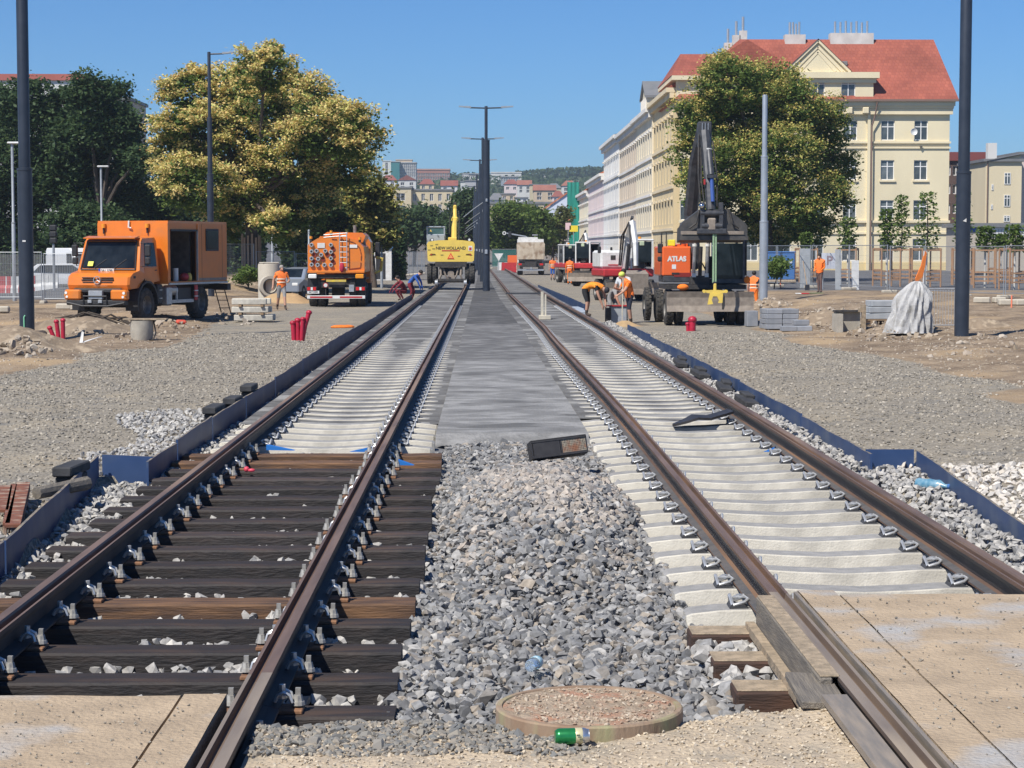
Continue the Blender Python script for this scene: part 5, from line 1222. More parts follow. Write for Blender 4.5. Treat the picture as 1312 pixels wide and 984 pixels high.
# ---------------- corner apartment house
def corner_house():
    t = empty('apartment_house', (17.2, 180, -.4), 0, 'cream yellow apartment house with red tiled hip roof and pedimented dormer', 'building')
    YB = 180.0; gx = lambda px: (px-622)/14.444-17.2; gzv = lambda py: (318-py)/14.444+1.93+.4
    yel = plaster('cream_plaster', (.77, .67, .45)); yel2 = plaster('yellow_base_plaster', (.74, .58, .29)); trim = plaster('cream_trim', (.78, .67, .45))
    Wd = gx(1215); H = gzv(137)
    cols = [gx(x) for x in (1178.5, 1136, 1088, 1046, 1004, 962, 920, 880)]
    rows = [gzv(180.5), gzv(231), gzv(282)]
    holes = []; 
    for c in cols:
        for r_ in rows: holes.append((c-.60, c+.60, r_, r_+1.75))
        holes.append((c-.62, c+.62, gzv(334), gzv(306)))
    b = MB().use(yel); wall_holes(b, (0, 0, 0), (1, 0, 0), (0, -1, 0), Wd, H, holes)
    b.add([(Wd, 0, 0), (Wd, 14, 0), (Wd, 14, H), (Wd, 0, H), (0, 14, 0), (0, 14, H)], [(0, 1, 2, 3), (1, 4, 5, 2)])
    wl_ = b.build('wall', None, t)
    for h in holes: put_window(wl_, (0, 0, 0), (1, 0, 0), (0, -1, 0), h)
    for h in holes:
        if h[2] > 4: MB().box(h[0]-.12, h[1]+.12, -.14, -.002, h[2]-.16, h[2]-.02).build('sill', trim, wl_)
    # projecting bay on the other side of the downpipe
    bx1 = gx(1113); 
    MB().use(yel).box(bx1-.25, bx1, -.28, -.001, 0, H-.6).build('bay_edge', None, t)
    b = MB().use(trim).box(-.1, Wd+.08, -.12, -.003, gzv(191), gzv(189)).box(-.1, Wd+.1, -.18, -.003, gzv(184.5), gzv(182)); b.build('string_course', None, t)
    b = MB().use(trim).box(-.1, Wd+.1, -.22, -.003, gzv(285.5), gzv(282.5)).box(-.1, Wd+.08, -.12, -.003, gzv(300), gzv(297.5)); b.build('string_course', None, t)
    MB().use(yel2).box(-.05, Wd+.05, -.07, -.004, 0, gzv(334)-.15).build('base_course', None, t)
    MB().use(trim).box(-.3, Wd+.35, -.60, 13.8, H-.02, H+.42).box(-.2, Wd+.2, -.35, 0.0, H-.75, H-.25).box(-.2, Wd+.25, -.45, 0, H-.24, H-.022).build('cornice', None, t)
    b = MB().use(rtile); zr = (318-53)*187/2600+1.93+.4; ze = H+.43
    hip_roof(b, 0, Wd-.1, 0, 14, ze, zr, gx(958), Wd-.0, .75, 7.0); rf = b.build('roof', None, t)
    MB().use(copper).box(-.7, Wd+.85, -.86, -.74, ze-.08, ze+.10).build('gutter', None, rf)
    # raised attic with its own roof over the street corner
    ax0, ax1 = gx(866), gx(948); az = gzv(112)+.5
    MB().use(yel).box(ax0, ax1, .02, 13.9, H+.43, az).build('attic', None, t)
    MB().use(trim).box(ax0-.5, ax1+.3, -.55, 13.9, az, az+.38).build('attic_cornice', None, t)
    b = MB().use(rtile); zq = (318-71)*186/2600+2.33; hip_roof(b, ax0, ax1+3, .2, 13.5, az+.39, zq, ax0+.9, ax1+2, .55, 6.5); b.build('attic_roof', None, t)
    # dormer with pediment
    dx0, dx1 = gx(1007), gx(1116); dz1 = gzv(101); 
    dh = [(gx(1084)-dx0-.62, gx(1084)-dx0+.62, .35, 2.0), (gx(1045)-dx0-.62, gx(1045)-dx0+.62, .35, 2.0)]
    b = MB().use(yel); wall_holes(b, (dx0, -.28, ze), (1, 0, 0), (0, -1, 0), dx1-dx0, dz1-ze, dh, .15)
    b.add([(dx0, -.28, ze), (dx0, 7, ze), (dx0, 7, dz1), (dx0, -.28, dz1), (dx1, -.28, ze), (dx1, 7, ze), (dx1, 7, dz1), (dx1, -.28, dz1)], [(0, 1, 2, 3), (4, 5, 6, 7), (3, 2, 6, 7)])
    d = b.build('dormer', None, t)
    for h in dh: put_window(d, (dx0, -.28, ze), (1, 0, 0), (0, -1, 0), h, .15)
    MB().use(trim).box(dx0-.4, dx1+.45, -.75, 6, dz1-.1, dz1+.42).box(dx0-.2, dx1+.2, -.5, 0, dz1-.5, dz1-.11).build('dormer_cornice', None, d)
    pz0, pz1, pxa, pxb, pxm = dz1+.43, gzv(55), gx(1003), gx(1086), gx(1044.5)
    b = MB().use(yel).prism([(pxa, pz0), (pxb, pz0), (pxm, pz1)], -.30, 5.5, 'y'); b.build('pediment', None, d)
    b = MB().use(trim)
    for (k, y) in ((0, -.52), (.42, -.38), (.8, -.34)):
        for (xa, sgn) in ((pxa, 1), (pxb, -1)):
            a = Vector((xa+sgn*k*1.6, y, pz0+k*.1)); c = Vector((pxm, y, pz1-k*1.2)); dd = (c-a).normalized(); nn = Vector((-dd.z, 0, dd.x))*sgn*.11
            b.add([a-nn, c-nn, c+nn, a+nn]+[p+Vector((0, .25, 0)) for p in (a-nn, c-nn, c+nn, a+nn)], [(0, 1, 2, 3), (7, 6, 5, 4), (0, 4, 5, 1), (1, 5, 6, 2), (2, 6, 7, 3), (3, 7, 4, 0)])
    b.build('pediment_moulding', None, d)
    b = MB().use(rtile)
    b.add([(pxa-.15, -.6, pz0+.05), (pxm, -.6, pz1+.16), (pxm, 6.8, pz1+.16), (pxa-.15, 6.8, pz0+.05), (pxb+.15, -.6, pz0+.05), (pxb+.15, 6.8, pz0+.05)], [(0, 1, 2, 3), (1, 4, 5, 2)]); b.build('dormer_roof', None, d)
    for px in (1085, 1106): MB().use(trim).cbox((gx(px), -.48, H-.42), (.55, .30, .55), bev=.05).build('bracket', None, t)
    # roof lights, chimneys with pots, downpipe
    ry = lambda z: -.75+(7.75)*(z-ze)/(zr-ze)
    for (px, py) in ((1088, 79), (971, 79)):
        z = gzv(py); MB().use(greyroof).cbox((gx(px), ry(z)-.05, z+.03), (.62, .5, .40), bev=.03).build('roof_light', None, rf)
    for (xa, xb, py) in ((1017, 1044, 45), (1077, 1134, 43)):
        c = MB().use(M('chimney_white', (.62, .60, .56), (.5, .48, .45), scale=1, rough=.9)).box(gx(xa), gx(xb), 6.4, 7.6, zr-1.2, gzv(py)+.55).build('chimney', None, rf)
        n = int((xb-xa)/9)+1
        for k in range(n): MB().use(silver).cyl((gx(xa)+.5+k*(gx(xb)-gx(xa)-1)/max(1, n-1), 7, gzv(py)+1.0), .10, 1.1+.4*random.random(), n=8).build('flue', None, c)
    for (px, py) in ((946, 62), (957, 52), (966, 46)): 
        c = MB().use(M('chimney_white', (.62, .6, .56))).cbox((gx(px), 9, gzv(py)), (.7, .7, 2.4)).build('chimney', None, rf)
        MB().use(silver).cyl((gx(px), 9, gzv(py)+1.8), .12, 1.4, n=8).build('flue', None, c)
    MB().use(copper).tube([(gx(1120), -.8, ze-.1), (gx(1118), -.5, H-.9), (gx(1114.5), -.34, H-1.8), (gx(1114.5), -.34, 0)], .07, 8).build('downpipe', None, t)
    MB().use(white_p).lathe([(0, .10), (.20, .07), (.30, .0), (.31, .01), (.20, .09), (0, .12)], 16, axis='y').build('satellite_dish', None, t, True, (gx(1168), -.5, gzv(170)))
    MB().use(M('drain_hole', (.08, .07, .06))).prism([(gx(1178)-.15, gzv(188)), (gx(1178)+.15, gzv(188)), (gx(1178), gzv(191))], -.25, -.19, 'y').build('vent', None, t)
    return t
corner_house()
# ---------------- street row seen at a grazing angle; facades look towards the tracks (-x)
def row_house(y0, y1, H, wallc, nfl, ncol, label, roof=greyroof, ridge=3.0, X=16.6, gable=None, basec=None, band=None, depth=13, pil=True, name='town_house', win=(1.15, 2.0), cornice=.7):
    t = empty(name, (X, y0, -.6), 0, label, 'building', None); Wd = y1-y0
    fl = (H-1.6)/nfl; holes = []; pitch = Wd/ncol
    for k in range(ncol):
        for f in range(nfl):
            c = (k+.5)*pitch; hh = win[1] if f else 2.6
            holes.append((c-win[0]/2, c+win[0]/2, 1.0+f*fl+(.0 if f else -.5), 1.0+f*fl+hh+(.0 if f else -.5)))
    b = MB().use(wallc); o = (0, Wd, 0); u = (0, -1, 0); n = (-1, 0, 0)
    wall_holes(b, o, u, n, Wd, H, holes, .22)
    b.add([(0, 0, 0), (depth, 0, 0), (depth, 0, H), (0, 0, H), (0, Wd, 0), (depth, Wd, 0), (depth, Wd, H), (0, Wd, H)], [(0, 1, 2, 3), (4, 5, 6, 7), (1, 5, 6, 2)])
    wl_ = b.build('wall', None, t)
    for h in holes: put_window(wl_, o, u, n, h, .22, cross=.7)
    tr = band or wallc
    MB().use(tr).box(-cornice, .2, -.05, Wd+.05, H-.25, H+.15).box(-cornice*.55, 0, -.03, Wd+.03, H-.75, H-.251).build('cornice', None, t)
    for f in range(1, nfl): MB().use(tr).box(-.16, -.003, 0, Wd, f*fl+.35, f*fl+.60).build('string_course', None, t)
    if pil:
        for h in holes:
            if h[2] > 3:
                yy = Wd-h[1]; w = h[1]-h[0]
                MB().use(tr).box(-.24, -.004, yy-.22, yy+w+.22, h[3]+.12, h[3]+.34).build('window_hood', None, wl_)
    if gable:
        ga, gb, gzt = gable; gm = (ga+gb)/2
        MB().use(wallc).prism([(ga, H+.16), (gb, H+.16), (gb, H+1.7), (gm, gzt), (ga, H+1.7)], -.05, .6, 'x').build('gable', None, t)
        MB().use(greyroof).prism([(ga-.3, H+1.6), (gm, gzt-.05), (gb+.3, H+1.6), (gb+.3, H+1.85), (gm, gzt+.25), (ga-.3, H+1.85)], -.3, 5, 'x').build('gable_roof', None, t)
        for k in range(4):
            yy = ga+(k+.5)*(gb-ga)/4; MB().use(tr).box(-.25, -.052, yy-.16, yy+.16, H+.2, H+1.6).build('gable_pilaster', None, t)
    b = MB().use(roof).prism([(-cornice*.9, H+.16), (depth+.3, H+.16), (depth/2, H+ridge)], -.02, Wd+.02, 'y'); b.build('roof', None, t)
    return t
cream = plaster('row_cream', (.76, .67, .50)); pale = plaster('row_pale', (.80, .78, .74)); beige = plaster('row_beige', (.68, .57, .44)); pink = plaster('row_pink', (.74, .62, .60)); creamy = plaster('row_creamy', (.76, .70, .54))
trimw = plaster('row_trim', (.74, .71, .66))
yrow = plaster('row_yellow', (.70, .56, .33))
row_house(181.2, 203, 16.6, yrow, 4, 7, 'yellow street wing with red roof adjoining the corner apartment house', rtile, 4.4, 16.75, band=plaster('row_trim_y', (.72, .60, .40)), name='street_wing')
row_house(203, 224, 16.3, cream, 4, 7, 'cream town house with a pointed grey gable above the cornice', greyroof, 2.6, 16.6, gable=(6, 12.5, 19.6), band=trimw)
row_house(224, 252, 16.2, beige, 4, 9, 'beige town house next to the gabled cream one', greyroof, 2.4, 16.6, band=trimw)
row_house(252, 284, 16.4, pale, 4, 10, 'pale white town house with dark cornice beside the beige one', greyroof, 2.4, 16.5, band=trimw)
row_house(284, 326, 12.8, pink, 3, 12, 'low pink and white town house with orange roof', otile, 3.4, 16.5, band=trimw)
row_house(326, 362, 11.6, creamy, 3, 14, 'low cream town house between the pink house and the scaffold', otile, 4.6, 16.5, band=trimw)
# scaffold with green netting
def net_scaffold():
    X0, X1, Y = W(727, 300, 358).x, W(742, 300, 358).x, 358
    t = empty('scaffold_netting', (X0, Y, -.5), 0, 'tall green debris netting hung over a scaffold at the end of the row', 'scaffold')
    g = M('green_netting', (.008, .20, .15), (.012, .26, .20), scale=.8, rough=.8, stretch=(3, 3, .2))
    w = X1-X0; b = MB().use(g); xs = frange(0, w, .15); zs = frange(1.9+.9, 14.0, .7); nx = len(xs)
    b.add([(x, .06*sin(x*9)+.04*sin(z*1.3), z) for z in zs for x in xs], [(j*nx+i, j*nx+i+1, (j+1)*nx+i+1, (j+1)*nx+i) for j in range(len(zs)-1) for i in range(nx-1)])
    b.add([(x, .03-.03*sin(x*9), z) for z in zs for x in xs], [(j*nx+i, j*nx+i+1, (j+1)*nx+i+1, (j+1)*nx+i) for j in range(len(zs)-1) for i in range(nx-1)])
    b.add([(0, 0, 2.8), (0, 1.3, 2.8), (0, 1.3, 14), (0, 0, 14)], [(0, 1, 2, 3)]); b.build('netting', None, t)
    b = MB().use(silver)
    for x in (0.05, w/2, w-.05):
        for y in (.15, 1.2): b.tube([(x, y, 0), (x, y, 14.3)], .04, 5)
    for k in range(7): b.tube([(0, .15, 2*k+.5), (w, .15, 2*k+.5)], .03, 5)
    b.build('scaffold_frame', None, t)
net_scaffold()
# end gable painted pale blue, seen over the trees
def simple_block(name, px0, px1, pyt, pyb, Y, depth, wall, label, ncol=0, rows=(), roofm=None, rh=0.0, wsize=(.5, .5), roof='flat', cat='building', pm=None, zb=None):
    """block placed by its front face; window rows given as fractions of the height"""
    a, c = W(px0, pyt, Y), W(px1, pyb, Y); X0, X1, zt = a.x, c.x, a.z; zb = c.z if zb is None else zb
    t = empty(name, (X0, Y, zb), 0, label, cat); w, h = X1-X0, zt-zb
    holes = []
    for r_ in rows:
        for k in range(ncol):
            cx = (k+.5)*w/ncol; ww = w/ncol*wsize[0]; hh = wsize[1]
            holes.append((cx-ww/2, cx+ww/2, h*r_-hh/2, h*r_+hh/2))
    b = MB().use(wall); wall_holes(b, (0, 0, 0), (1, 0, 0), (0, -1, 0), w, h, holes, .25)
    b.add([(0, 0, 0), (w, 0, 0), (w, depth, 0), (0, depth, 0), (0, 0, h), (w, 0, h), (w, depth, h), (0, depth, h)], [(1, 2, 6, 5), (2, 3, 7, 6), (3, 0, 4, 7), (4, 5, 6, 7)])
    wl_ = b.build('wall', None, t)
    for hq in holes: put_window(wl_, (0, 0, 0), (1, 0, 0), (0, -1, 0), hq, .25, cross=0, mull=1, bar=.10, pm=pm or pane_dark)
    rm = roofm or greyroof
    if roof == 'flat': MB().use(rm).box(-.3, w+.3, -.3, depth+.3, h+.001, h+max(.3, rh)).build('roof', None, t)
    elif roof == 'hip':
        b = MB().use(rm); hip_roof(b, 0, w, 0, depth, h+.01, h+rh, w*.28, w*.72, .4); b.build('roof', None, t)
    elif roof == 'gable':
        MB().use(rm).prism([(-.4, h+.01), (w+.4, h+.01), (w/2, h+rh)], -.3, depth+.3, 'y').build('roof', None, t)
    elif roof == 'side': MB().use(rm).prism([(-.4, h+.01), (depth+.4, h+.01), (depth/2, h+rh)], -.3, w+.3, 'x').build('roof', None, t)
    return t
paleblue = plaster('pale_blue_gable', (.62, .66, .74), .06); wht = plaster('far_white', (.66, .65, .62)); crm = plaster('far_cream', (.62, .52, .34)); gry = plaster('far_grey', (.42, .42, .42)); tan = plaster('far_tan', (.56, .44, .30)); brick = plaster('far_brick', (.40, .18, .13))
hr = M('hill_roof_red', (.27, .085, .06), (.21, .07, .055), scale=.3, rough=.8); hr2 = M('hill_roof_orange', (.32, .13, .085), (.26, .10, .07), scale=.3, rough=.8)
def blue_gable():
    Y = 430; p = [W(x, y, Y) for x, y in ((700, 322), (700, 268), (727, 248), (742, 248), (742, 322))]
    t = empty('gabled_house', (p[0].x, Y, 0), 0, 'pale blue blank gable wall behind trees, left of the green netting', 'building')
    MB().use(paleblue).prism([(q.x-p[0].x, q.z) for q in p], 0, 14, 'y').build('wall', None, t)
    MB().use(otile).prism([(-.4, p[1].z), (p[2].x-p[0].x, p[2].z+.01), (p[3].x-p[0].x, p[3].z+.01), (p[3].x-p[0].x, p[2].z+.35), (p[2].x-p[0].x, p[2].z+.35), (-.4, p[1].z+.35)], -.3, 14.3, 'y').build('roof', None, t)
    MB().use(brick).box(p[3].x-p[0].x-2.6, p[3].x-p[0].x-.2, -.6, -.01, -2, p[3].z-4).build('chimney_breast', None, t)
blue_gable()
t_ = blue_gable and None
simple_block('shop_house', 718, 729, 285, 327, 340, 12, pink, 'small pink end house with a white notice board below the netting', 1, (.3,), otile, 1.0, (.5, 1.6), 'side')
# far yellow office block and neighbours
simple_block('office_block', 526, 580, 244, 312, 560, 16, crm, 'far yellow office block with rows of dark windows', 5, (.27, .47, .67, .87), greyroof, .4, (.42, 2.0))
simple_block('office_wing', 500, 527, 241, 312, 557, 18, crm, 'far yellow office wing with wide windows beside the office block', 1, (.36, .62, .84), greyroof, .4, (.42, 2.0))
simple_block('glazed_pavilion', 552, 583, 272, 312, 552, 6, wht, 'far white arcade with tall dark openings in front of the office block', 5, (.78,), greyroof, .5, (.5, 3.0))
simple_block('long_house', 628, 726, 261, 318, 520, 16, crm, 'far cream long house half hidden behind the central tree', 9, (.84, .55), greyroof, .5, (.35, 3.0))
# right edge: brown house, yellow house, low garages
simple_block('brown_house', 1208, 1264, 206, 345, 235, 12, plaster('brown_cladding', (.115, .075, .065)), 'brown clad house with bands of white windows behind the dark mast', 5, (.91, .74, .56, .38), plaster('maroon_roof', (.20, .055, .05)), 1.0, (.80, 1.15), 'flat')
def yellow_house():
    t = simple_block('yellow_house', 1263, 1307, 207, 345, 222, 12, plaster('pale_yellow_house', (.72, .62, .42)), 'pale yellow house with sloping roof line and sparse windows at the edge', 0, (), greyroof, .2)
    x = lambda px: W(px, 300, 222).x-t.location.x; z = lambda py: W(640, py, 222).z-t.location.z
    MB().use(plaster('pale_yellow_house', (.7, .6, .4))).prism([(x(1263), z(206.6)), (x(1307), z(206.6)), (x(1307), z(198))], -.01, 12, 'y').build('upper_wall', None, t)
    for (px, ya, yb, w) in ((1289.5, 221, 236, 8), (1289.5, 249.5, 264.5, 8), (1289.5, 276, 284, 8), (1270.5, 236, 243.5, 2.5), (1270, 262, 268, 2.5)):
        xa, xb, za, zb = x(px-w/2), x(px+w/2), z(yb), z(ya); f, p = window_meshes(xb-xa, zb-za, .72, 1 if w > 4 else 0)
        wo_ = link('window', f, t, (xa, -.02, za)); link('pane', p, wo_)
    MB().use(greyroof).prism([(x(1262), z(206)), (x(1308), z(197)), (x(1308), z(196)), (x(1262), z(205))], -.4, 12.4, 'y').build('sloped_roof', None, t)
    MB().use(copper).tube([(x(1264), -.1, z(206)), (x(1264), -.1, 0)], .07, 6).build('downpipe', None, t)
    MB().use(wht).cbox((x(1283), 5, z(193)), (1.0, 1.0, 2.2)).build('chimney', None, t)
yellow_house()
simple_block('side_house', 1308, 1335, 198, 345, 224, 12, plaster('pale_pink_house', (.66, .56, .50)), 'narrow pale house next to the yellow one', 1, (.8, .6), greyroof, .3, (.3, 1.4))
def low_garage():
    t = simple_block('low_garage', 1236, 1330, 291, 348, 150, 6, plaster('beige_wall', (.50, .44, .36)), 'low beige wall with banners below the houses, behind the fence', 0, (), greyroof, .25)
    z = lambda py: W(640, py, 150).z-t.location.z; x = lambda px: W(px, 300, 150).x-t.location.x
    b = MB().use(white_p).box(x(1258), x(1299), -.06, -.005, z(303), z(289)); w = b.build('banner', None, t)
    MB().use(M('banner_red', (.60, .10, .12), rough=.6)).box(x(1258), x(1299), -.075, -.061, z(290), z(288.6)).build('banner_edge', None, w)
    for k in range(9): MB().use(gry).box(x(1263+k*3.8), x(1263+k*3.8)+.09, -.07, -.061, z(301.5), z(294)).build('banner_print', None, w)
    MB().use(white_p).box(x(1303), x(1330), -.06, -.005, z(303), z(290)).build('banner', None, t); MB().use(M('banner_blue', (.05, .12, .35), rough=.6)).box(x(1241), x(1255), -.06, -.005, z(297), z(289)).build('banner', None, t)
low_garage()
simple_block('tower_block', -30, 108, 103, 330, 260, 14, wht, 'white panel tower block with red bands behind the dark trees', 9, (.92, .80, .68, .56, .44), plaster('red_band', (.40, .12, .09)), .8, (.55, 1.6))
simple_block('park_house', 108, 166, 128, 330, 262, 14, plaster('park_beige', (.55, .48, .38)), 'beige block glimpsed between the dark trees', 4, (.85, .65), greyroof, .4, (.5, 1.6))
# hillside houses
HZ = []
def hill_z(x, y):
    f = sm(640, 1450, y); return 3+44*f+3*sin(x*.011+1)*f+2.2*sin(x*.03+y*.008)
HOUSES = [(488, 508, 231, 243, 820, wht, hr, 'hip', 'white hill house with a red hip roof left of a taller one'), (510, 533, 231, 244, 850, wht, hr, 'gable', 'white gabled hill house with red roof under the green tower'),
 (538, 556, 236, 247, 800, crm, hr, 'hip', 'cream hill house with dark red hip roof'), (565, 586, 238, 250, 780, wht, hr, 'side', 'white hill house with long sloping red roof'), (571, 596, 248, 258, 720, wht, greyroof, 'flat', 'flat white hill building below the red roof'),
 (596, 612, 232, 262, 760, gry, greyroof, 'flat', 'grey terraced block with balconies on the hill, next to the masts'), (590, 600, 233, 250, 900, wht, greyroof, 'flat', 'narrow white house beside the terraced block'),
 (646, 664, 236, 246, 900, pink, hr, 'hip', 'pink hill house with bright red roof'), (663, 681, 237, 247, 880, wht, hr2, 'side', 'white hill house with orange roof'), (679, 703, 237, 249, 860, crm, greyroof, 'flat', 'cream hill house with a row of windows'),
 (701, 719, 241, 250, 900, crm, greyroof, 'hip', 'cream hill house with hip roof near the row houses'), (642, 660, 249, 262, 700, tan, greyroof, 'flat', 'tan block standing above the central tree'), (660, 676, 254, 262, 690, wht, greyroof, 'flat', 'low white block next to the tan one'),
 (627, 645, 256, 264, 640, wht, greyroof, 'hip', 'small white roofed pavilion behind the masts'), (684, 712, 244, 258, 760, tan, hr2, 'side', 'tan hill house with a long orange roof'), (708, 722, 252, 262, 740, pink, hr, 'hip', 'small pink hill house with red roof'),
 (612, 626, 246, 262, 780, wht, hr2, 'gable', 'white gabled house right behind the masts'), (720, 740, 238, 252, 820, wht, hr2, 'hip', 'white hill house just above the blue gable')]
for (xa, xb, ya, yb, Y, wm, rm, rf, lab) in HOUSES:
    w = (xb-xa)*Y/2600; simple_block('hill_house', xa, xb, ya, yb+8, Y, max(8, w*.7), wm, lab, max(2, int(w/3)), (.78, .55) if Y < 900 else (.7,), rm, 2.2 if rf != 'flat' else .4, (.42, 1.3), rf)
def crest():
    t = simple_block('hospital_tower', 512, 533, 209, 236, 1150, 14, plaster('tower_grey', (.40, .40, .41)), 'grey tower with window bands on the hill crest', 8, (.92, .79, .66, .53, .40), gry, .6, (.72, 1.5))
    t2 = simple_block('green_tower', 501, 512, 207.5, 236, 1146, 16, plaster('tower_green', (.04, .20, .20)), 'dark green tower front on the hill crest', 0, (), gry, .4)
    simple_block('white_tower', 490, 501, 206.5, 236, 1149, 16, wht, 'white tower with one dark window strip on the hill crest', 1, (.80, .6), wht, .4, (.3, 3.5))
    simple_block('penthouse_block', 507, 528, 205, 209, 1160, 8, tan, 'tan top storey behind the grey tower', 0, (), tan, .2)
    simple_block('brick_hospital', 533, 576, 218, 238, 1180, 18, plaster('salmon_brick', (.46, .22, .17)), 'long salmon brick building with dark window bands on the hill', 14, (.72, .5, .3), plaster('salmon_top', (.50, .30, .24)), .8, (.85, 1.8))
    simple_block('white_institute', 592, 614, 223, 238, 1200, 14, wht, 'white flat building on the crest left of the masts', 8, (.7,), gry, .4, (.7, 1.8))
    simple_block('long_institute', 629, 668, 221.5, 236, 1220, 14, wht, 'long white flat building on the crest right of the masts', 16, (.62,), wht, .6, (.7, 1.6))
    simple_block('crest_hall', 672, 684, 224.0, 230, 1420, 12, wht, 'small white hall on the wooded crest', 4, (.5,), gry, .4, (.6, 1.4))
    simple_block('crest_hall', 692, 720, 223.5, 230, 1430, 12, wht, 'wide white hall on the wooded crest above the row houses', 9, (.5,), gry, .4, (.6, 1.4))
    simple_block('blue_hall', 642, 664, 227, 238, 980, 14, plaster('blue_grey_hall', (.30, .34, .38)), 'blue grey hall above the pink house', 7, (.7,), gry, .4, (.7, 1.8))
crest()
hill = grid_mesh('hill', frange(-420, 520, 20), frange(620, 1700, 24), hill_z, M('hill_grass', (.06, .085, .03), (.10, .11, .05), scale=.03, rough=.95, coords='World'))
tag(link('hill', hill), kind='structure')
# ================================================================== TREES
bark = M('bark', (.075, .058, .045), (.13, .10, .078), scale=6, rough=.95, bump=.6, bscale=14, stretch=(1, 1, .25))
LQ = np.array([[-.5, 0, 0], [0, -.32, .06], [.5, 0, 0], [0, .32, -.04]])
def leaf_mesh(name, P, S, mat, flat=1.6):
    n = len(P); Rm = rot_batch(n, flat); V = np.einsum('nij,vj->nvi', Rm, LQ)*S[:, None, None]+P[:, None, :]
    Fc = np.arange(n*4).reshape(n, 4)
    return tri_mesh(name, V.reshape(-1, 3), Fc, mat)
GREEN = island_ramp('leaf_green', [(.08,.14,.03),(.14,.21,.045),(.11,.17,.04),(.20,.26,.065),(.09,.145,.036)], .6, .45)
DARKG = island_ramp('leaf_dark', [(.042,.085,.036),(.078,.13,.050),(.056,.10,.042),(.115,.165,.064),(.058,.10,.044)], .6, .42)
OLIVE = island_ramp('leaf_olive', [(.08,.105,.03),(.14,.15,.04),(.10,.12,.036),(.19,.18,.055)], .6, .35)
SEEDY = island_ramp('seed_gold', [(.70,.47,.18),(.80,.60,.26),(.56,.54,.16),(.76,.63,.28),(.50,.54,.15)], .75, .3)
SEEDR = island_ramp('seed_ochre', [(.52,.39,.12),(.58,.45,.15),(.38,.42,.10),(.50,.48,.14)], .75, .3)
def tree(name, base, blobs, label, leaves, size, mat, seed=None, seedn=0, trunk_r=.3, group=None, cl=26, fork=.35, seedsize=.9, cat='tree', tight=.85, bare=0.0):
    """blobs: (centre, (rx,ry,rz)) in world space; leaf clumps fill their shells"""
    base = Vector(base); t = empty(name, base, 0, label, cat, group)
    blobs = [(c, tuple(q*.9 for q in r)) for c, r in blobs]
    vol = np.array([b[1][0]*b[1][2] for b in blobs]); vol = vol/vol.sum(); LP = []; LS = []; SP = []; SS = []; CC = []
    for (c, r), f in zip(blobs, vol):
        n = int(leaves*2.6*f); nc = max(8, n//(cl*2))
        d = rng.normal(size=(nc, 3)); d /= np.linalg.norm(d, axis=1)[:, None]
        rad = (.45+.58*rng.uniform(0, 1, nc)**.7)[:, None]
        C = np.array(c)+d*rad*np.array(r); CC.append(C)
        k = n//nc; cs = (min(r)*.10+size*.75)*rng.uniform(.6, 1.4, nc)
        off = rng.normal(size=(nc, k, 3))*cs[:, None, None]*np.array([1, 1, .62])
        P = C[:, None, :]+off; LP.append(P.reshape(-1, 3)); LS.append(size*rng.uniform(.6, 1.3, nc*k))
        if seed:
            keep = (d[:, 2] > -.55) & (rng.uniform(0, 1, nc) < .93); Cs = C[keep]; ks = max(3, int(seedn*2.2*f/max(1, keep.sum())))
            off = rng.normal(size=(len(Cs), ks, 3))*cs[keep][:, None, None]*np.array([.75, .75, .40])
            P = Cs[:, None, :]+off+(d[keep]*.9+np.array([-.2, -.35, .35]))[:, None, :]*cs[keep][:, None, None]*1.25; SP.append(P.reshape(-1, 3)); SS.append(size*seedsize*rng.uniform(.5, 1.1, len(Cs)*ks))
    b0 = np.array(base)
    link('crown', leaf_mesh('crown', np.vstack(LP)-b0, np.concatenate(LS), mat), t)
    if seed: link('seed_clusters', leaf_mesh('seed_clusters', np.vstack(SP)-b0, np.concatenate(SS), seed), t)
    # trunk and limbs
    zc = min(c[2]-r[2]*.3 for c, r in blobs); H = max(c[2] for c, r in blobs)-base.z
    cx = np.mean([c[0] for c, r in blobs])-base.x; cy = np.mean([c[1] for c, r in blobs])-base.y
    b = MB().use(bark); top = Vector((cx*.4, cy*.4, H*fork))
    b.tube([(0, 0, -.2), (0.02, 0, .3), tuple(top*.55), tuple(top)], [trunk_r*1.25, trunk_r, trunk_r*.88, trunk_r*.75], 10)
    for c, r in blobs:
        e = Vector(c)-base; m = top.lerp(e, .5)+Vector((random.uniform(-.3, .3), random.uniform(-.3, .3), .3))
        b.tube([tuple(top), tuple(m), tuple(e)], [trunk_r*.5, trunk_r*.3, trunk_r*.12], 6)
        for k in range(4):
            d = Vector((random.gauss(0, 1), random.gauss(0, 1), random.gauss(.2, .7))).normalized()
            q = e+Vector((d.x*r[0], d.y*r[1], d.z*r[2]))*.85
            b.tube([tuple(m.lerp(e, .6)), tuple(e.lerp(q, .5)+Vector((0, 0, .1))), tuple(q)], [trunk_r*.18, trunk_r*.12, .02], 5)
    b.build('trunk', None, t, .8)
    return t
def PB(lst, Y, dy=1.0, seed=1):
    """blob list given as picture circles at a distance, spread in depth"""
    rr = random.Random(seed); out = []; k = Y/F_PX
    for (px, py, rx, ry) in lst:
        yy = Y+rr.uniform(-1, 1)*dy*2.2; q = W(px, py, yy); out.append((tuple(q), (rx*k, max(1.2, (rx+ry)/2*k*.9), ry*k)))
    return out
def tb(px, Y, z=None):
    x = W(px, 340, Y).x; return (x, Y, gz(x, Y) if z is None else z)
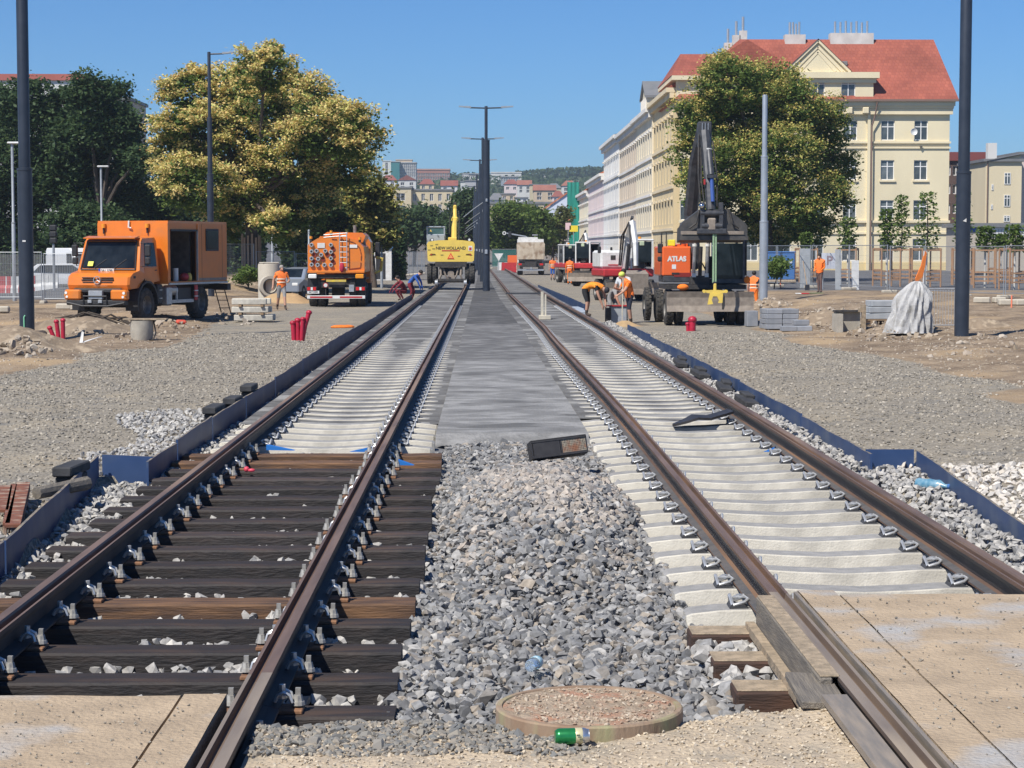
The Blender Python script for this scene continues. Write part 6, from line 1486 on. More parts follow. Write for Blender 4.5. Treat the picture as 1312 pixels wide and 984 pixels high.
# big yellowing tree with a wrapped trunk
ty = tree('yellowing_tree', tb(322, 106), PB([(338, 92, 34, 26), (300, 118, 40, 34), (243, 118, 36, 32), (228, 158, 28, 20), (222, 190, 26, 30), (265, 170, 44, 36), (330, 150, 55, 42), (385, 130, 40, 38), (415, 165, 48, 38), (455, 172, 32, 34), (300, 205, 60, 36), (370, 205, 60, 40), (440, 215, 45, 34), (250, 240, 48, 34), (310, 262, 44, 30), (385, 262, 52, 34), (225, 225, 26, 28), (350, 72, 22, 14), (300, 290, 20, 18), (355, 290, 24, 18)], 106, 1.6),
     'large tree covered in golden seed clusters, trunk wrapped in boards', 25000, .23, GREEN, SEEDY, 38000, .36, cl=30, seedsize=.85)
wrapm = M('trunk_wrap', (.42, .30, .20), (.34, .23, .155), scale=8, rough=.9, stretch=(6, 6, .6))
b = MB().use(wrapm)
for k in range(14):
    a = 2*pi*k/14; b.cbox((.47*cos(a), .47*sin(a), 1.2), (.10, .17, 2.3+.2*(k % 3)), T=Matrix.Identity(4))
b.build('trunk_boards', None, ty)
# dark trees in the park
tree('park_tree', tb(40, 132), PB([(30, 130, 40, 34), (-12, 150, 34, 40), (45, 175, 50, 44), (5, 210, 50, 44), (60, 230, 50, 40), (20, 270, 60, 40)], 132, 2), 'dark green tree in front of the white tower block', 15000, .29, DARKG, trunk_r=.34, group=None)
tree('park_tree', tb(130, 128), PB([(112, 118, 30, 30), (145, 125, 24, 28), (85, 140, 34, 32), (150, 165, 36, 34), (105, 180, 48, 40), (165, 200, 28, 30), (95, 230, 55, 40), (150, 245, 50, 36), (178, 205, 20, 22), (110, 290, 60, 30)], 128, 2), 'tall dark green tree beside the golden one', 19000, .29, DARKG, trunk_r=.36)
tree('park_tree', tb(205, 138), PB([(200, 262, 40, 34), (180, 295, 50, 26), (235, 285, 40, 30), (270, 300, 40, 24)], 138, 2), 'low dark tree behind the workshop truck', 8000, .29, DARKG, trunk_r=.25)
tree('park_tree', tb(400, 126), PB([(390, 262, 46, 38), (350, 285, 36, 28), (430, 270, 40, 40), (450, 300, 36, 24), (395, 305, 50, 22)], 126, 2), 'dark shaded tree under the golden crown, behind the tanker', 8500, .34, DARKG, trunk_r=.3)
tree('park_tree', tb(478, 122), PB([(470, 250, 28, 26), (480, 275, 26, 30), (462, 300, 30, 24), (488, 300, 16, 24)], 122, 1.4), 'olive tree with some golden seeds above the white container', 4800, .30, OLIVE, SEEDR, 1800, trunk_r=.22)
# mid distance
tree('avenue_tree', tb(530, 230), PB([(525, 290, 28, 22), (545, 280, 22, 18), (510, 305, 22, 16), (560, 300, 24, 20)], 230, 2), 'green tree behind the yellow excavator cab', 4200, .5, DARKG, trunk_r=.25)
tree('avenue_tree', tb(595, 240), PB([(596, 268, 20, 22), (588, 290, 26, 24), (608, 300, 20, 20), (600, 255, 11, 12)], 240, 2), 'pointed green tree behind the yellow boom', 4200, .5, DARKG, trunk_r=.25)
tree('avenue_tree', tb(655, 250), PB([(650, 280, 24, 20), (668, 272, 22, 14), (640, 300, 22, 20), (670, 300, 26, 20), (692, 298, 22, 18), (690, 280, 16, 14), (655, 315, 40, 14)], 250, 2), 'broad green tree in the middle behind the tipper truck', 6500, .5, GREEN, trunk_r=.3)
tree('avenue_tree', tb(708, 262), PB([(705, 300, 20, 16), (718, 290, 12, 14), (700, 316, 24, 10), (722, 275, 7, 10)], 262, 2), 'small olive tree under the pale blue gable', 2600, .5, OLIVE, trunk_r=.2)
# chestnut-like tree in front of the corner house
tree('seed_tree', tb(985, 122), PB([(938, 110, 44, 32), (925, 90, 22, 18), (985, 112, 48, 30), (900, 150, 34, 32), (955, 160, 52, 40), (1015, 140, 44, 36), (1055, 165, 36, 38), (890, 195, 28, 34), (935, 215, 50, 40), (1000, 205, 54, 42), (1065, 215, 32, 34), (895, 240, 26, 26), (950, 265, 50, 34), (1015, 262, 50, 34), (1070, 250, 26, 26), (985, 300, 45, 24), (1040, 295, 34, 22)], 122, 1.6),
     'dense round tree with ochre seed clusters in front of the corner house', 27000, .24, GREEN, SEEDR, 21000, trunk_r=.36, cl=30, seedsize=.75)
# shrub by the wrapped trunk
tree('shrub', tb(318, 99), PB([(318, 352, 12, 9), (308, 357, 8, 6)], 99, .3), 'low green shrub at the foot of the wrapped trunk', 900, .16, GREEN, trunk_r=.03, cat='shrub')
tree('shrub', tb(992, 98), PB([(995, 345, 9, 12), (1002, 338, 6, 8)], 98, .3), 'green shrub behind the fence next to the silver pole', 900, .18, GREEN, trunk_r=.03, cat='shrub')
# wood on the hill
P = []; S = []
for _ in range(15000):
    y = 640+820*random.random()**.8; x = random.uniform(-.062, .062)*y+.01*y; k = vnoise(x*.03, y*.012, 3)
    if k < -.35: continue
    P.append((x, y, hill_z(x, y)+random.random()**1.5*(5+3*k))); S.append(random.uniform(1.6, 3.4))
for _ in range(2500):
    y = random.uniform(1380, 1460); x = random.uniform(20, 110); P.append((x, y, hill_z(x, y)+random.random()*7)); S.append(random.uniform(2, 4))
tag(link('hill_wood', leaf_mesh('hill_wood', np.array(P), np.array(S), DARKG)), 'dark green wood covering the far hillside between the houses', 'wood', kind='stuff')
# ================================================================== MASTS, LAMPS, SIGNALS
navy = M('mast_navy', (.020, .027, .042), (.030, .038, .055), scale=3, rough=.42, spec=.5)
greypole = M('lamp_grey', (.36, .38, .40), (.30, .32, .34), scale=5, rough=.5, metal=.3)
silverpole = M('silver_pole', (.42, .45, .49), (.36, .39, .42), scale=3, rough=.4, metal=.45)
def step_pole(name, x, y, segs, mat, label, n=20, par=None, z0=None, cat='mast'):
    """segs: (z_from, z_to, radius)"""
    t = empty(name, (x, y, gz(x, y) if z0 is None else z0), 0, label, cat)
    prof = [(0, segs[0][0])]
    for (a, b_, r) in segs: prof += [(r, a), (r, b_-.04)]
    prof += [(segs[-1][2]*.9, segs[-1][1]), (0, segs[-1][1])]
    MB().use(mat).lathe(prof, n).build('shaft', None, t, .6)
    for (a, b_, r) in segs[:-1]: MB().use(mat).lathe([(r*.98, b_-.06), (r*1.05, b_-.05), (r*1.05, b_+.01), (r*.8, b_+.02)], n).build('collar', None, t, .6)
    return t
q = W(35, 436, 51.0)
lm_ = step_pole('catenary_mast', q.x, 51.0, [(-.3, 4.25, .186), (4.25, 11.5, .145)], navy, 'thick navy blue mast with red pipes and a log at its foot')
MB().use(white_p).cbox((0, -.188, 2.45), (.08, .006, .04)).build('label_plate', None, lm_)
MB().use(M('green_wire', (.2, .5, .3), rough=.5)).tube([(-.02, -.2, 0), (-.03, -.2, .55), (0, -.19, .6)], .02, 6).build('earth_wire', None, lm_)
q = W(1232, 420, 52.5)
rm_ = step_pole('catenary_mast', q.x, 52.5, [(-.3, 4.25, .186), (4.25, 11.5, .150)], navy, 'thick navy blue mast beside the grey tarpaulin')
MB().use(white_p).prism([(-.05, 2.98), (.04, 2.95), (.04, 3.05)], -.193, -.186, 'y').build('label_plate', None, rm_)
def lamp_arm(t, z, s, L_, mat=navy, rise=.06):
    MB().use(mat).tube([(0, 0, z), (s*L_*.6, 0, z+rise*.4)], .035, 8).build('arm', None, t)
    MB().use(silver).prism([(s*L_*.55, z), (s*L_, z+rise), (s*L_, z+rise+.05), (s*L_*.55, z+.09)], -.12, .12, 'y').build('luminaire', None, t)
q = W(270, 300, 92); st = step_pole('street_lamp', q.x, 92, [(-.3, 5.5, .145), (5.5, 8.0, .11), (8.0, 10.95, .075)], navy, 'tall navy street lamp with one arm, behind the workshop truck', cat='lamp')
lamp_arm(st, 10.85, 1, 1.1)
mlab = ['nearest navy mast with the highest twin-arm lamp between the tracks', 'second navy twin-arm mast between the tracks, behind the nearest', 'third navy twin-arm mast in the row between the tracks', 'fourth navy mast in the row between the tracks', 'last navy mast in the row between the tracks']
for i, (px, Y) in enumerate(((623, 99), (618.5, 127), (615, 158), (611, 190), (608, 225))):
    x = W(px, 360, Y).x; t = step_pole('catenary_mast', x, Y, [(0, 7.3, .175), (7.3, 8.95, .075)], navy, mlab[i], 14, None, -.15)
    for s in (-1, 1): lamp_arm(t, 8.85, s, 1.32)
    MB().use(silver).cbox((.0, -.19, 1.9), (.14, .06, .22), bev=.02).build('junction_box', None, t)
    MB().use(silver).cbox((.02, -.19, 4.4), (.10, .05, .16), bev=.02).build('label_plate', None, t)
    MB().use(galv).tube([(-.16, 0, 4.3), (-.6, .3, 4.0), (-1.1, .6, 3.6)], .02, 5).build('cable', None, t)
q = W(978, 385, 78.5); sp = step_pole('lamp_pole', q.x, 78.5, [(-.2, 3.1, .165), (3.1, 5.6, .135), (5.6, 7.95, .10)], silverpole, 'bare silver lamp pole standing by the pavers', cat='pole')
for (px, pt, Y, lab) in ((18, 184, 88, 'pale grey park lamp behind the navy mast, white square head'), (131, 214, 112, 'pale grey park lamp above the workshop truck'), (396, 258, 118, 'pale grey park lamp behind the tanker'), (349, 288, 116, 'pale grey park lamp between the golden tree and the tanker'), (489, 285, 120, 'thin grey park lamp by the white container')):
    b_ = W(px, 340, Y); top = W(px, pt, Y).z; z0 = gz(b_.x, Y)
    t = step_pole('park_lamp', b_.x, Y, [(-.1, (top-z0)*.5, .085), ((top-z0)*.5, top-z0, .06)], greypole, lab, 10, cat='lamp')
    MB().use(white_p).cbox((.12, 0, top-z0+.03), (.62, .3, .09), bev=.03).build('lamp_head', None, t)
# traffic signal gantry
q = W(681, 335, 205); t = empty('signal_gantry', (q.x, 205, gz(q.x, 205)), 0, 'silver curved signal arm reaching over the road, behind the tipper truck', 'traffic signal')
MB().use(silverpole).tube([(0, 0, 0), (0, 0, 2.6), (-.15, 0, 3.2), (-.6, 0, 3.5), (-2.6, 0, 3.85)], [.11, .11, .10, .09, .07], 10).build('arm', None, t, .6)
MB().use(blackm).cbox((-2.75, 0, 3.85), (.34, .24, .36), bev=.03).cbox((-2.2, -.05, 3.7), (.3, .2, .6), bev=.03).build('signal_head', None, t)
MB().use(white_p).lathe([(.10, -.02), (.19, -.02), (.19, .02), (.10, .02)], 14, axis='y').build('signal_backplate', None, t, False, (-2.75, -.14, 3.85))
MB().use(silver).cbox((.35, 0, 3.65), (.6, .2, .12), bev=.04).build('lamp_head', None, t)
q = W(69, 345, 96); t = empty('traffic_light', (q.x, 96, gz(q.x, 96)), 0, 'traffic light seen from behind next to the dark trees', 'traffic light')
MB().use(greypole).tube([(0, 0, 0), (0, 0, 2.3)], .06, 8).build('post', None, t)
for z in (2.35, 2.65, 2.95): MB().use(blackm).cbox((0, 0, z), (.34, .26, .28), bev=.05).build('signal_box', None, t)
for (px, ptop, w, h, mt, lab) in ((735, 293, 11, 8, M('sign_yellow', (.78, .60, .04), rough=.5), 'yellow rectangular road sign in front of the row houses'), (728, 290, 7, 9, M('sign_pink', (.70, .50, .50), rough=.5), 'pale pink notice next to the yellow road sign')):
    p = W(px, ptop, 215); k = 215/F_PX; t = empty('road_sign', (p.x, 215, gz(p.x, 215)), 0, lab, 'sign'); zz = p.z-t.location.z
    MB().use(mt).cbox((0, 0, zz), (w*k, .03, h*k), bev=.01).build('sign_panel', None, t); MB().use(greypole).tube([(0, .05, 0), (0, .05, zz)], .04, 6).build('post', None, t)

# ================================================================== FENCES
fsteel = M('fence_galvanised', (.34, .36, .38), rough=.5, metal=.5)
footm = M('fence_foot_concrete', (.50, .45, .36), (.42, .38, .31), scale=4, rough=.9)
def fence_meshes(L_, H=2.0, pitch=.11):
    f = MB().use(fsteel)
    for x in (0.03, L_-.03): f.tube([(x, 0, 0), (x, 0, H)], .024, 6)
    for z in (.12, H-.03): f.tube([(.03, 0, z), (L_-.03, 0, z)], .018, 6)
    w = MB().use(fsteel); n = int(L_/pitch)
    for k in range(1, n): w.box(k*L_/n-.0025, k*L_/n+.0025, -.0025, .0025, .12, H-.03)
    for z in (.45, .8, 1.15, 1.5): w.box(.03, L_-.03, .0026, .0076, z-.003, z+.003)
    return f.mesh('fence_frame'), w.mesh('wire_mesh')
FM = fence_meshes(3.5)
foot_me = MB().use(footm).cbox((0, 0, .07), (.22, .70, .14), bev=.03).mesh('foot')
clothm = {}
def fence_run(pts, label, group, cloth=None, start=0):
    n = 0
    for (a, c) in zip(pts[:-1], pts[1:]):
        a, c = Vector((*a, 0)), Vector((*c, 0)); d = c-a; k = max(1, round(d.length/3.5)); ang = atan2(d.y, d.x)
        for i in range(k):
            p = a+d*(i/k); p.z = min(gz(p.x, p.y), gz((a+d*((i+1)/k)).x, (a+d*((i+1)/k)).y))+.12
            t = empty('fence_panel', p, ang+random.uniform(-.02, .02), label, 'fence', group); s = d.length/k/3.5
            fr = link('fence_frame', FM[0], t); fr.scale = (s*.99, 1, 1); wm = link('wire_mesh', FM[1], t); wm.scale = (s*.99, 1, 1); wm['kind'] = 'stuff'
            link('foot', foot_me, t, (0, 0, -.10))
            if cloth:
                cl_ = MB().use(cloth); xs = frange(.05, 3.4*s, .25); zs = frange(.15, 1.92, .3); nx = len(xs)
                cl_.add([(x, .03+.012*sin(x*5+z*3), z) for z in zs for x in xs], [(j*nx+i_, j*nx+i_+1, (j+1)*nx+i_+1, (j+1)*nx+i_) for j in range(len(zs)-1) for i_ in range(nx-1)])
                cl_.build('screen_cloth', None, t)
def screen(name, c, a):
    m = M(name, c, rough=.8, alpha=a); return m
fence_run([(-24.5, 84), (-15.2, 84.5)], 'wire site fence panel with dusty screen mesh, by the road with white cars', 'screened fence panels by the park road', screen('screen_dusty', (.26, .27, .27), .38))
fence_run([(-13.5, 101), (-8.4, 112), (-7.6, 135)], 'wire fence panel behind the tanker and concrete shaft', 'fence panels behind the tanker')
fence_run([(W(955, 350, 106).x, 106), (W(1040, 350, 98).x, 98), (W(1140, 350, 90).x, 90), (W(1235, 350, 82).x, 82), (W(1345, 350, 77).x, 77)], 'wire site fence panel before the young staked trees', 'fence panels before the young trees')
fence_run([(W(455, 340, 150).x, 150), (W(505, 340, 165).x, 165), (W(545, 340, 190).x, 190)], 'far wire fence panel near the white container', 'far fence panels')
fence_run([(W(630, 340, 215).x, 215), (W(662, 340, 215).x, 215)], 'green screened fence panel beyond the end of the rails', 'green screened far panels', screen('screen_green', (.02, .14, .12), .75))
for (px, py, w) in ((1258, 388, .6), (1280, 388, .45), (1292, 391, .7), (1308, 391, .4), (83, 396, .6), (100, 397, .5), (120, 396, .6), (3, 400, .5)):
    p = hit(px, py); tag(MB().use(footm).cbox((0, 0, .10), (w, .35, .22), bev=.04).build('concrete_block', None, None, False, p, (0, 0, random.uniform(-.3, .3))), 'pale concrete ballast block lying under the site fence', 'block', 'loose blocks under the fences')

# ================================================================== YOUNG TREES WITH STAKES
stake = M('stake_wood', (.40, .225, .115), (.32, .175, .09), scale=6, rough=.85, stretch=(4, 4, .5))
sap_lab = 'young staked tree with a thin crown inside a brown wooden frame'
def sapling(px, Y, top, rw, idx):
    x = W(px, 340, Y).x; z0 = gz(x, Y); k = Y/F_PX
    t = empty('young_tree', (x, Y, z0), random.uniform(-.3, .3), sap_lab, 'tree', 'young trees behind the fence'); H = W(px, top, Y).z-z0
    b = MB().use(M('white_trunk', (.62, .60, .55), (.45, .42, .36), scale=5, rough=.9)).tube([(0, 0, 0), (0, 0, 1.9)], .05, 8); b.build('painted_trunk', None, t)
    MB().use(bark).tube([(0, 0, 1.9), (.05, 0, H*.6), (.0, 0, H*.95)], [.045, .035, .012], 6).build('trunk', None, t)
    n = 620; zz = rng.uniform(1.8, H, n); spread_ = rw*k*(1.05-np.abs((zz-(1.8+H*.25))/H))*rng.uniform(.2, 1, n); aa = rng.uniform(0, 2*pi, n)
    aa = np.round(aa*2.2)/2.2+rng.normal(0, .18, n)
    P = np.stack([spread_*np.cos(aa), spread_*np.sin(aa), zz], 1)
    link('crown', leaf_mesh('crown', P, rng.uniform(.14, .26, n), GREEN), t)
    S_ = .52
    for sx in (-1, 1):
        for sy in (-1, 1): MB().use(stake).tube([(sx*S_, sy*S_, 0), (sx*S_, sy*S_, 1.95)], .045, 7).build('stake', None, t)
    for z in (.35, .55, .78, 1.86):
        for s in (-1, 1):
            MB().use(stake).cbox((0, s*S_, z), (2*S_, .03, .07)).build('rail', None, t); MB().use(stake).cbox((s*S_, 0, z+.075), (.03, 2*S_, .07)).build('rail', None, t)
for i, (px, Y, top, rw) in enumerate(((1033, 116, 298, 9), (1086, 112, 278, 14), (1136, 104, 268, 12), (1154, 110, 250, 13), (1187, 102, 246, 18), (1233, 108, 246, 14), (1262, 100, 290, 13), (1300, 96, 288, 14), (1282, 112, 300, 9))): sapling(px, Y, top, rw, i)

# ================================================================== SITE OBJECTS, RIGHT SIDE
pav = M('grey_paver', (.22, .235, .26), (.28, .29, .31), scale=5, rough=.85, bump=.2, bscale=50, objv=.12)
kerbm = M('grey_kerb', (.30, .32, .335), (.36, .375, .385), scale=5, rough=.85, objv=.08)
woodm = M('pallet_wood', (.36, .25, .15), (.24, .165, .10), scale=6, rough=.9)
rough_conc = M('rough_concrete', (.42, .385, .32), (.33, .30, .25), scale=4, rough=.9, bump=.4, bscale=20)
def block_stack(px, py, Y, nx, ny, nz, d, label, grp, rz=.1, drop=(), mat=pav):
    x = W(px, py, Y).x; z0 = gz(x, Y); T = Matrix.Rotation(rz, 4, 'Z'); me = MB().use(mat).cbox((0, 0, d[2]/2), (d[0]*.985, d[1]*.985, d[2]*.94), bev=.012).mesh('kerb_stone')
    for k in range(nz):
        for i in range(nx):
            for j in range(ny):
                if (i, j, k) in drop: continue
                q = T @ Vector(((i-(nx-1)/2)*d[0]+random.uniform(-.01, .01), (j-(ny-1)/2)*d[1], k*d[2]))
                o = link('kerb_stone', me, None, (x+q.x, Y+q.y, z0+q.z), (0, 0, rz+random.uniform(-.01, .01))); tag(o, label, 'kerb stone', grp)
block_stack(998, 412, 60, 2, 3, 4, (.48, .30, .15), 'grey kerb stone in the taller stack beside the silver pole', 'kerb stones of the tall stack', .12)
block_stack(1020, 415, 57.5, 2, 1, 1, (.44, .30, .15), 'grey kerb stone in the lower course of the small pile', 'kerb stones of the small pile', .1)
block_stack(1026, 408, 58.2, 1, 1, 2, (.44, .30, .16), 'grey kerb stone on top of the small pile beside the tall stack', 'upper kerb stones of the small pile', .14)
block_stack(963, 396, 61.5, 1, 1, 1, (.34, .4, .5), 'single grey concrete block beside the excavator blade', 'single block', .1)
# flat slabs on a pallet
x = W(1131, 400, 58).x; z0 = gz(x, 58)+.05
t = empty('pallet', (x, 58, z0), .08, 'wooden pallet under three long grey slabs', 'pallet')
for s in (-.5, 0, .5): MB().use(woodm).cbox((s*.8, 0, .07), (.14, .9, .14)).build('bearer', None, t)
for k in range(5): MB().use(woodm).cbox((0, -.38+.19*k, .155), (1.05, .13, .025)).build('deck_board', None, t)
for k, w in enumerate((1.12, 1.02, .92)):
    labs = ['bottom long grey slab of the pallet stack', 'middle long grey slab of the pallet stack', 'top long grey slab of the pallet stack with white scraps']
    tag(MB().use(kerbm).cbox((0, 0, .09), (w, .7, .17), bev=.015).build('slab', None, None, False, (x+.02*k, 58, z0+.17+.18*k), (0, 0, .08+random.uniform(-.02, .02))), labs[k], 'slab')
# grey tarpaulin draped over a post
def tarp():
    x = W(1168, 420, 53.5).x; z0 = gz(x, 53.5); k = 53.5/F_PX
    t = empty('tarpaulin', (x, 53.5, z0), 0, 'crumpled pale grey tarpaulin draped over a stack, next to the dark mast', 'tarpaulin')
    n, m = 96, 22; vs = []; fs = []
    for j in range(m+1):
        v = j/m; z = 1.40*(1-v**1.25)
        for i in range(n):
            a = 2*pi*i/n; left = max(0, -cos(a)); right = max(0, cos(a))
            r = .07+.40*min(1, v*2.6)**.6+.10*v
            fold = .10*abs(sin(a*3.5+v*1.2+sin(v*5)))+.06*abs(sin(a*7.3-v*2.4+1))+.035*sin(a*17+v*9)
            r = r*(.80+fold*(1.0+.9*v)*1.5)+left*(.10*sin(v*3.0)+.30*max(0, v-.72)*2.2)-right*.05*v
            xx = r*cos(a)+.16*(1-v); yy = r*sin(a)*.8
            vs.append((xx, yy, max(.015, z*(1+.03*sin(a*5+v*7))+.03*vnoise(a*4, v*9, 3)*(v > .05)-.05*abs(sin(a*4))*(v > .9))))
    for j in range(m):
        for i in range(n): fs.append((j*n+i, j*n+(i+1) % n, (j+1)*n+(i+1) % n, (j+1)*n+i))
    fs.append(tuple(range(n)))
    MB().use(M('tarp_grey', (.46, .455, .445), (.38, .375, .37), scale=5, rough=.7, bump=.9, bscale=12, c3=(.33, .32, .30), s3=3)).add(vs, fs).build('sheet', None, t, .5)
    t.scale = (.84, .84, .96)
    return t
tarp()
x = W(1182, 380, 54.3).x; t = empty('orange_flag', (x, 54.3, gz(x, 54.3)), .3, 'orange flag on a white stick above the grey tarpaulin', 'flag')
MB().use(white_p).tube([(0, 0, 0), (.03, 0, 2.15)], .018, 6).build('stick', None, t)
b = MB().use(M('flag_orange', (.80, .22, .04), (.70, .19, .04), scale=8, rough=.8)); pts = [(.05, 2.14), (.10, 2.10), (.06, 1.75), (-.02, 1.45), (-.20, 1.30), (-.22, 1.42), (-.06, 1.75)]
b.prism(pts, -.02, .02, 'y').build('flag_cloth', None, t)
# crowd barrier
x = W(1212, 408, 54.5).x; t = empty('crowd_barrier', (x-.55, 54.5, gz(x, 54.5)), .12, 'leaning steel crowd barrier between the tarpaulin and the dark mast', 'barrier')
b = MB().use(galv).tube([(0, 0, .12), (0, 0, 1.05), (.06, 0, 1.1), (1.14, 0, 1.1), (1.2, 0, 1.05), (1.2, 0, .12), (0, 0, .12)], .018, 7); b.build('barrier_frame', None, t)
for k in range(1, 15): MB().use(galv).tube([(k*.08, 0, .12), (k*.08, 0, 1.1)], .007, 5).build('bar', None, t)
for xx in (.15, 1.05): MB().use(galv).tube([(xx-.2, -.35, .02), (xx-.1, -.2, .14), (xx, 0, .14), (xx, .3, .02)], .018, 6).build('barrier_foot', None, t)
# trench box with boards
p = hit(1090, 425); t = empty('trench_box', (p.x, p.y, p.z), .1, 'concrete shaft collar with an upright board in the dug soil', 'trench')
MB().use(rough_conc).box(-.35, .35, .3, .5, -.2, .55).box(-.40, -.25, -.1, .5, -.2, .5).build('collar_wall', None, t)
MB().use(sandwood).cbox((.36, .0, .28), (.10, .14, .95)).cbox((.32, .05, .60), (.16, .16, .10)).build('board', None, t)
MB().use(chass).cbox((.0, .3, .57), (.8, .3, .05)).build('cover_plate', None, t)
# soil mounds and rubble
def mound(name, px, py, rx, ry, h, mat, label, seed=0, cat='mound'):
    p = hit(px, py); n, m = 28, 8; vs = [(0, 0, h)]; fs = []
    for j in range(1, m+1):
        f = j/m
        for i in range(n):
            a = 2*pi*i/n; e = 1+.18*sin(3*a+seed)+.1*sin(7*a+2*seed); 
            X, Y_ = rx*f*e*cos(a), ry*f*e*sin(a); z = h*(cos(pi*f)*.5+.5)*(1+.25*vnoise(X*4, Y_*3, seed))
            vs.append((X, Y_, (gz(p.x+X, p.y+Y_)-p.z)+z-(.06 if j == m else 0)))
    for i in range(n): fs.append((0, 1+i, 1+(i+1) % n))
    for j in range(m-1):
        for i in range(n): fs.append((1+j*n+i, 1+(j+1)*n+i, 1+(j+1)*n+(i+1) % n, 1+j*n+(i+1) % n))
    return tag(MB().use(mat).add(vs, fs).build(name, None, None, 1.2, p), label, cat)
soilm = M('dug_soil', (.27, .205, .14), (.19, .145, .10), scale=3, rough=.95, bump=.9, bscale=18, c3=(.38, .30, .21), s3=4)
sandm = M('orange_sand', (.42, .29, .15), (.36, .245, .13), scale=4, rough=.95, bump=.4, bscale=30)
mound('soil_mound', 1062, 415, 1.5, .9, .38, soilm, 'low mound of dug soil in front of the trench box', 1)
mound('soil_mound', 1150, 425, 1.3, .7, .30, soilm, 'low mound of dug soil at the foot of the tarpaulin', 2)
mound('soil_mound', 1255, 418, 1.0, .8, .25, soilm, 'low soil mound beyond the dark mast', 3)
mound('soil_mound', 985, 392, 1.0, .8, .25, soilm, 'small soil mound by the silver pole foot', 4)
mound('sand_heap', 368, 388, 1.5, .9, .42, sandm, 'small heap of orange sand behind the walking man', 5, 'sand heap')
mound('soil_mound', 105, 425, 2.2, 1.0, .40, soilm, 'stony soil mound with roots in front of the workshop truck', 6)
mound('soil_mound', 20, 440, 2.2, 1.2, .40, soilm, 'stony soil mound at the foot of the navy mast with red pipes', 7)
mound('soil_mound', 320, 366, 2.4, 1.2, .5, soilm, 'brown soil mound under the wrapped trunk', 8)
P_ = []; S_ = []
for (px, py, rx, ry, n) in ((100, 420, 45, 12, 160), (30, 446, 40, 12, 150), (1065, 410, 50, 16, 240), (1140, 425, 60, 14, 200), (1230, 440, 80, 22, 180), (985, 392, 30, 10, 80), (300, 410, 30, 8, 60), (200, 425, 70, 16, 120)):
    for _ in range(n):
        a, r_ = random.uniform(0, 2*pi), sqrt(random.random()); q = hit(px+rx*r_*cos(a), py+ry*r_*sin(a)); h = .3*max(0, 1-r_) if px < 1200 else 0
        P_.append((q.x, q.y, q.z+h*.8)); S_.append(random.choice((.03, .04, .05, .07, .10, .16))*random.uniform(.7, 1.4))
for _ in range(5200):
    sgn = random.choice((-1, 1)); y = 32+45*random.random()**1.3; x = sgn*random.uniform(7.8, 15)
    if soil_mask(x, y) > .5 and abs(x) < y*.30: P_.append((x, y, gz(x, y))); S_.append(random.uniform(.02, .07))
tag(scatter_stones('rubble', P_, S_, island_ramp('rubble', [(.30,.24,.17),(.40,.33,.25),(.24,.19,.14),(.48,.42,.34),(.33,.27,.21)], .9)), 'clods and broken stones over the dug soil', 'rubble', kind='stuff')
# tree roots and cables in the rubble
b = MB().use(M('root_brown', (.06, .045, .035), (.10, .08, .06), scale=9, rough=.9))
p0 = hit(105, 420)
for k in range(9):
    a = random.uniform(-.6, .9); c = Vector((random.uniform(-.8, .8), random.uniform(-.3, .3), .25)); d = Vector((cos(a), .2, -.35*random.random()))
    b.tube([c, c+d*.5+Vector((0, 0, .18)), c+d*1.1+Vector((0, 0, .02)), c+d*1.5+Vector((.1, -.1, -.15))], [.03, .028, .022, .012], 6)
tag(b.build('root_tangle', None, None, .6, p0), 'tangle of dark roots and cable on the soil before the truck', 'roots')
# plastic red conduits
redpipe = M('red_conduit', (.46, .015, .045), (.36, .012, .035), scale=6, rough=.45)
def conduits(px, py, spec, label):
    p = hit(px, py); t = empty('conduit_bundle', p, 0, label, 'conduit')
    for (x, y, lean, h, r) in spec:
        MB().use(redpipe).tube([(x, y, -.1), (x+lean*.5, y, h*.55), (x+lean, y, h)], r, 10, False).build('conduit', None, t, .8)
        MB().use(redpipe).sphere((x+lean, y, h), (r*1.35, r*1.3, r*1.1), 8, 5).build('taped_end', None, t, True)
conduits(385, 437, [(.02, 0, .20, .72, .06), (-.07, .02, .0, .52, .065), (-.16, -.02, -.03, .46, .06), (.03, -.06, .04, .56, .055)], 'bundle of red plastic conduits sticking out of the gravel near the boards')
conduits(76, 442, [(0, 0, -.06, .55, .05), (.09, .02, .0, .58, .05), (-.08, .05, -.15, .40, .05)], 'short red conduits beside the navy mast')
conduits(887, 424, [(0, 0, 0, .32, .10), (-.12, .0, -.02, .20, .05)], 'stubby wrapped red conduit on the gravel before the excavator blade')
p = hit(437, 420); tag(MB().use(M('orange_fabric', (.80, .20, .02), (.65, .15, .02), scale=20, rough=.9, bump=.8, bscale=20)).sphere((0, 0, .02), (.32, .18, .07), 14, 8).sphere((.2, .05, .03), (.2, .12, .06)).build('orange_cloth', None, None, True, p), 'crumpled orange cloth lying on the gravel by the boards', 'cloth')
p = hit(232, 415); tag(MB().use(M('red_scrap', (.62, .09, .05), rough=.7)).cbox((0, 0, .06), (.30, .2, .12), bev=.04).build('red_scrap', None, None, .6, p, (.1, .05, .4)), 'small red scrap on the soil beside the upturned concrete dome', 'scrap')
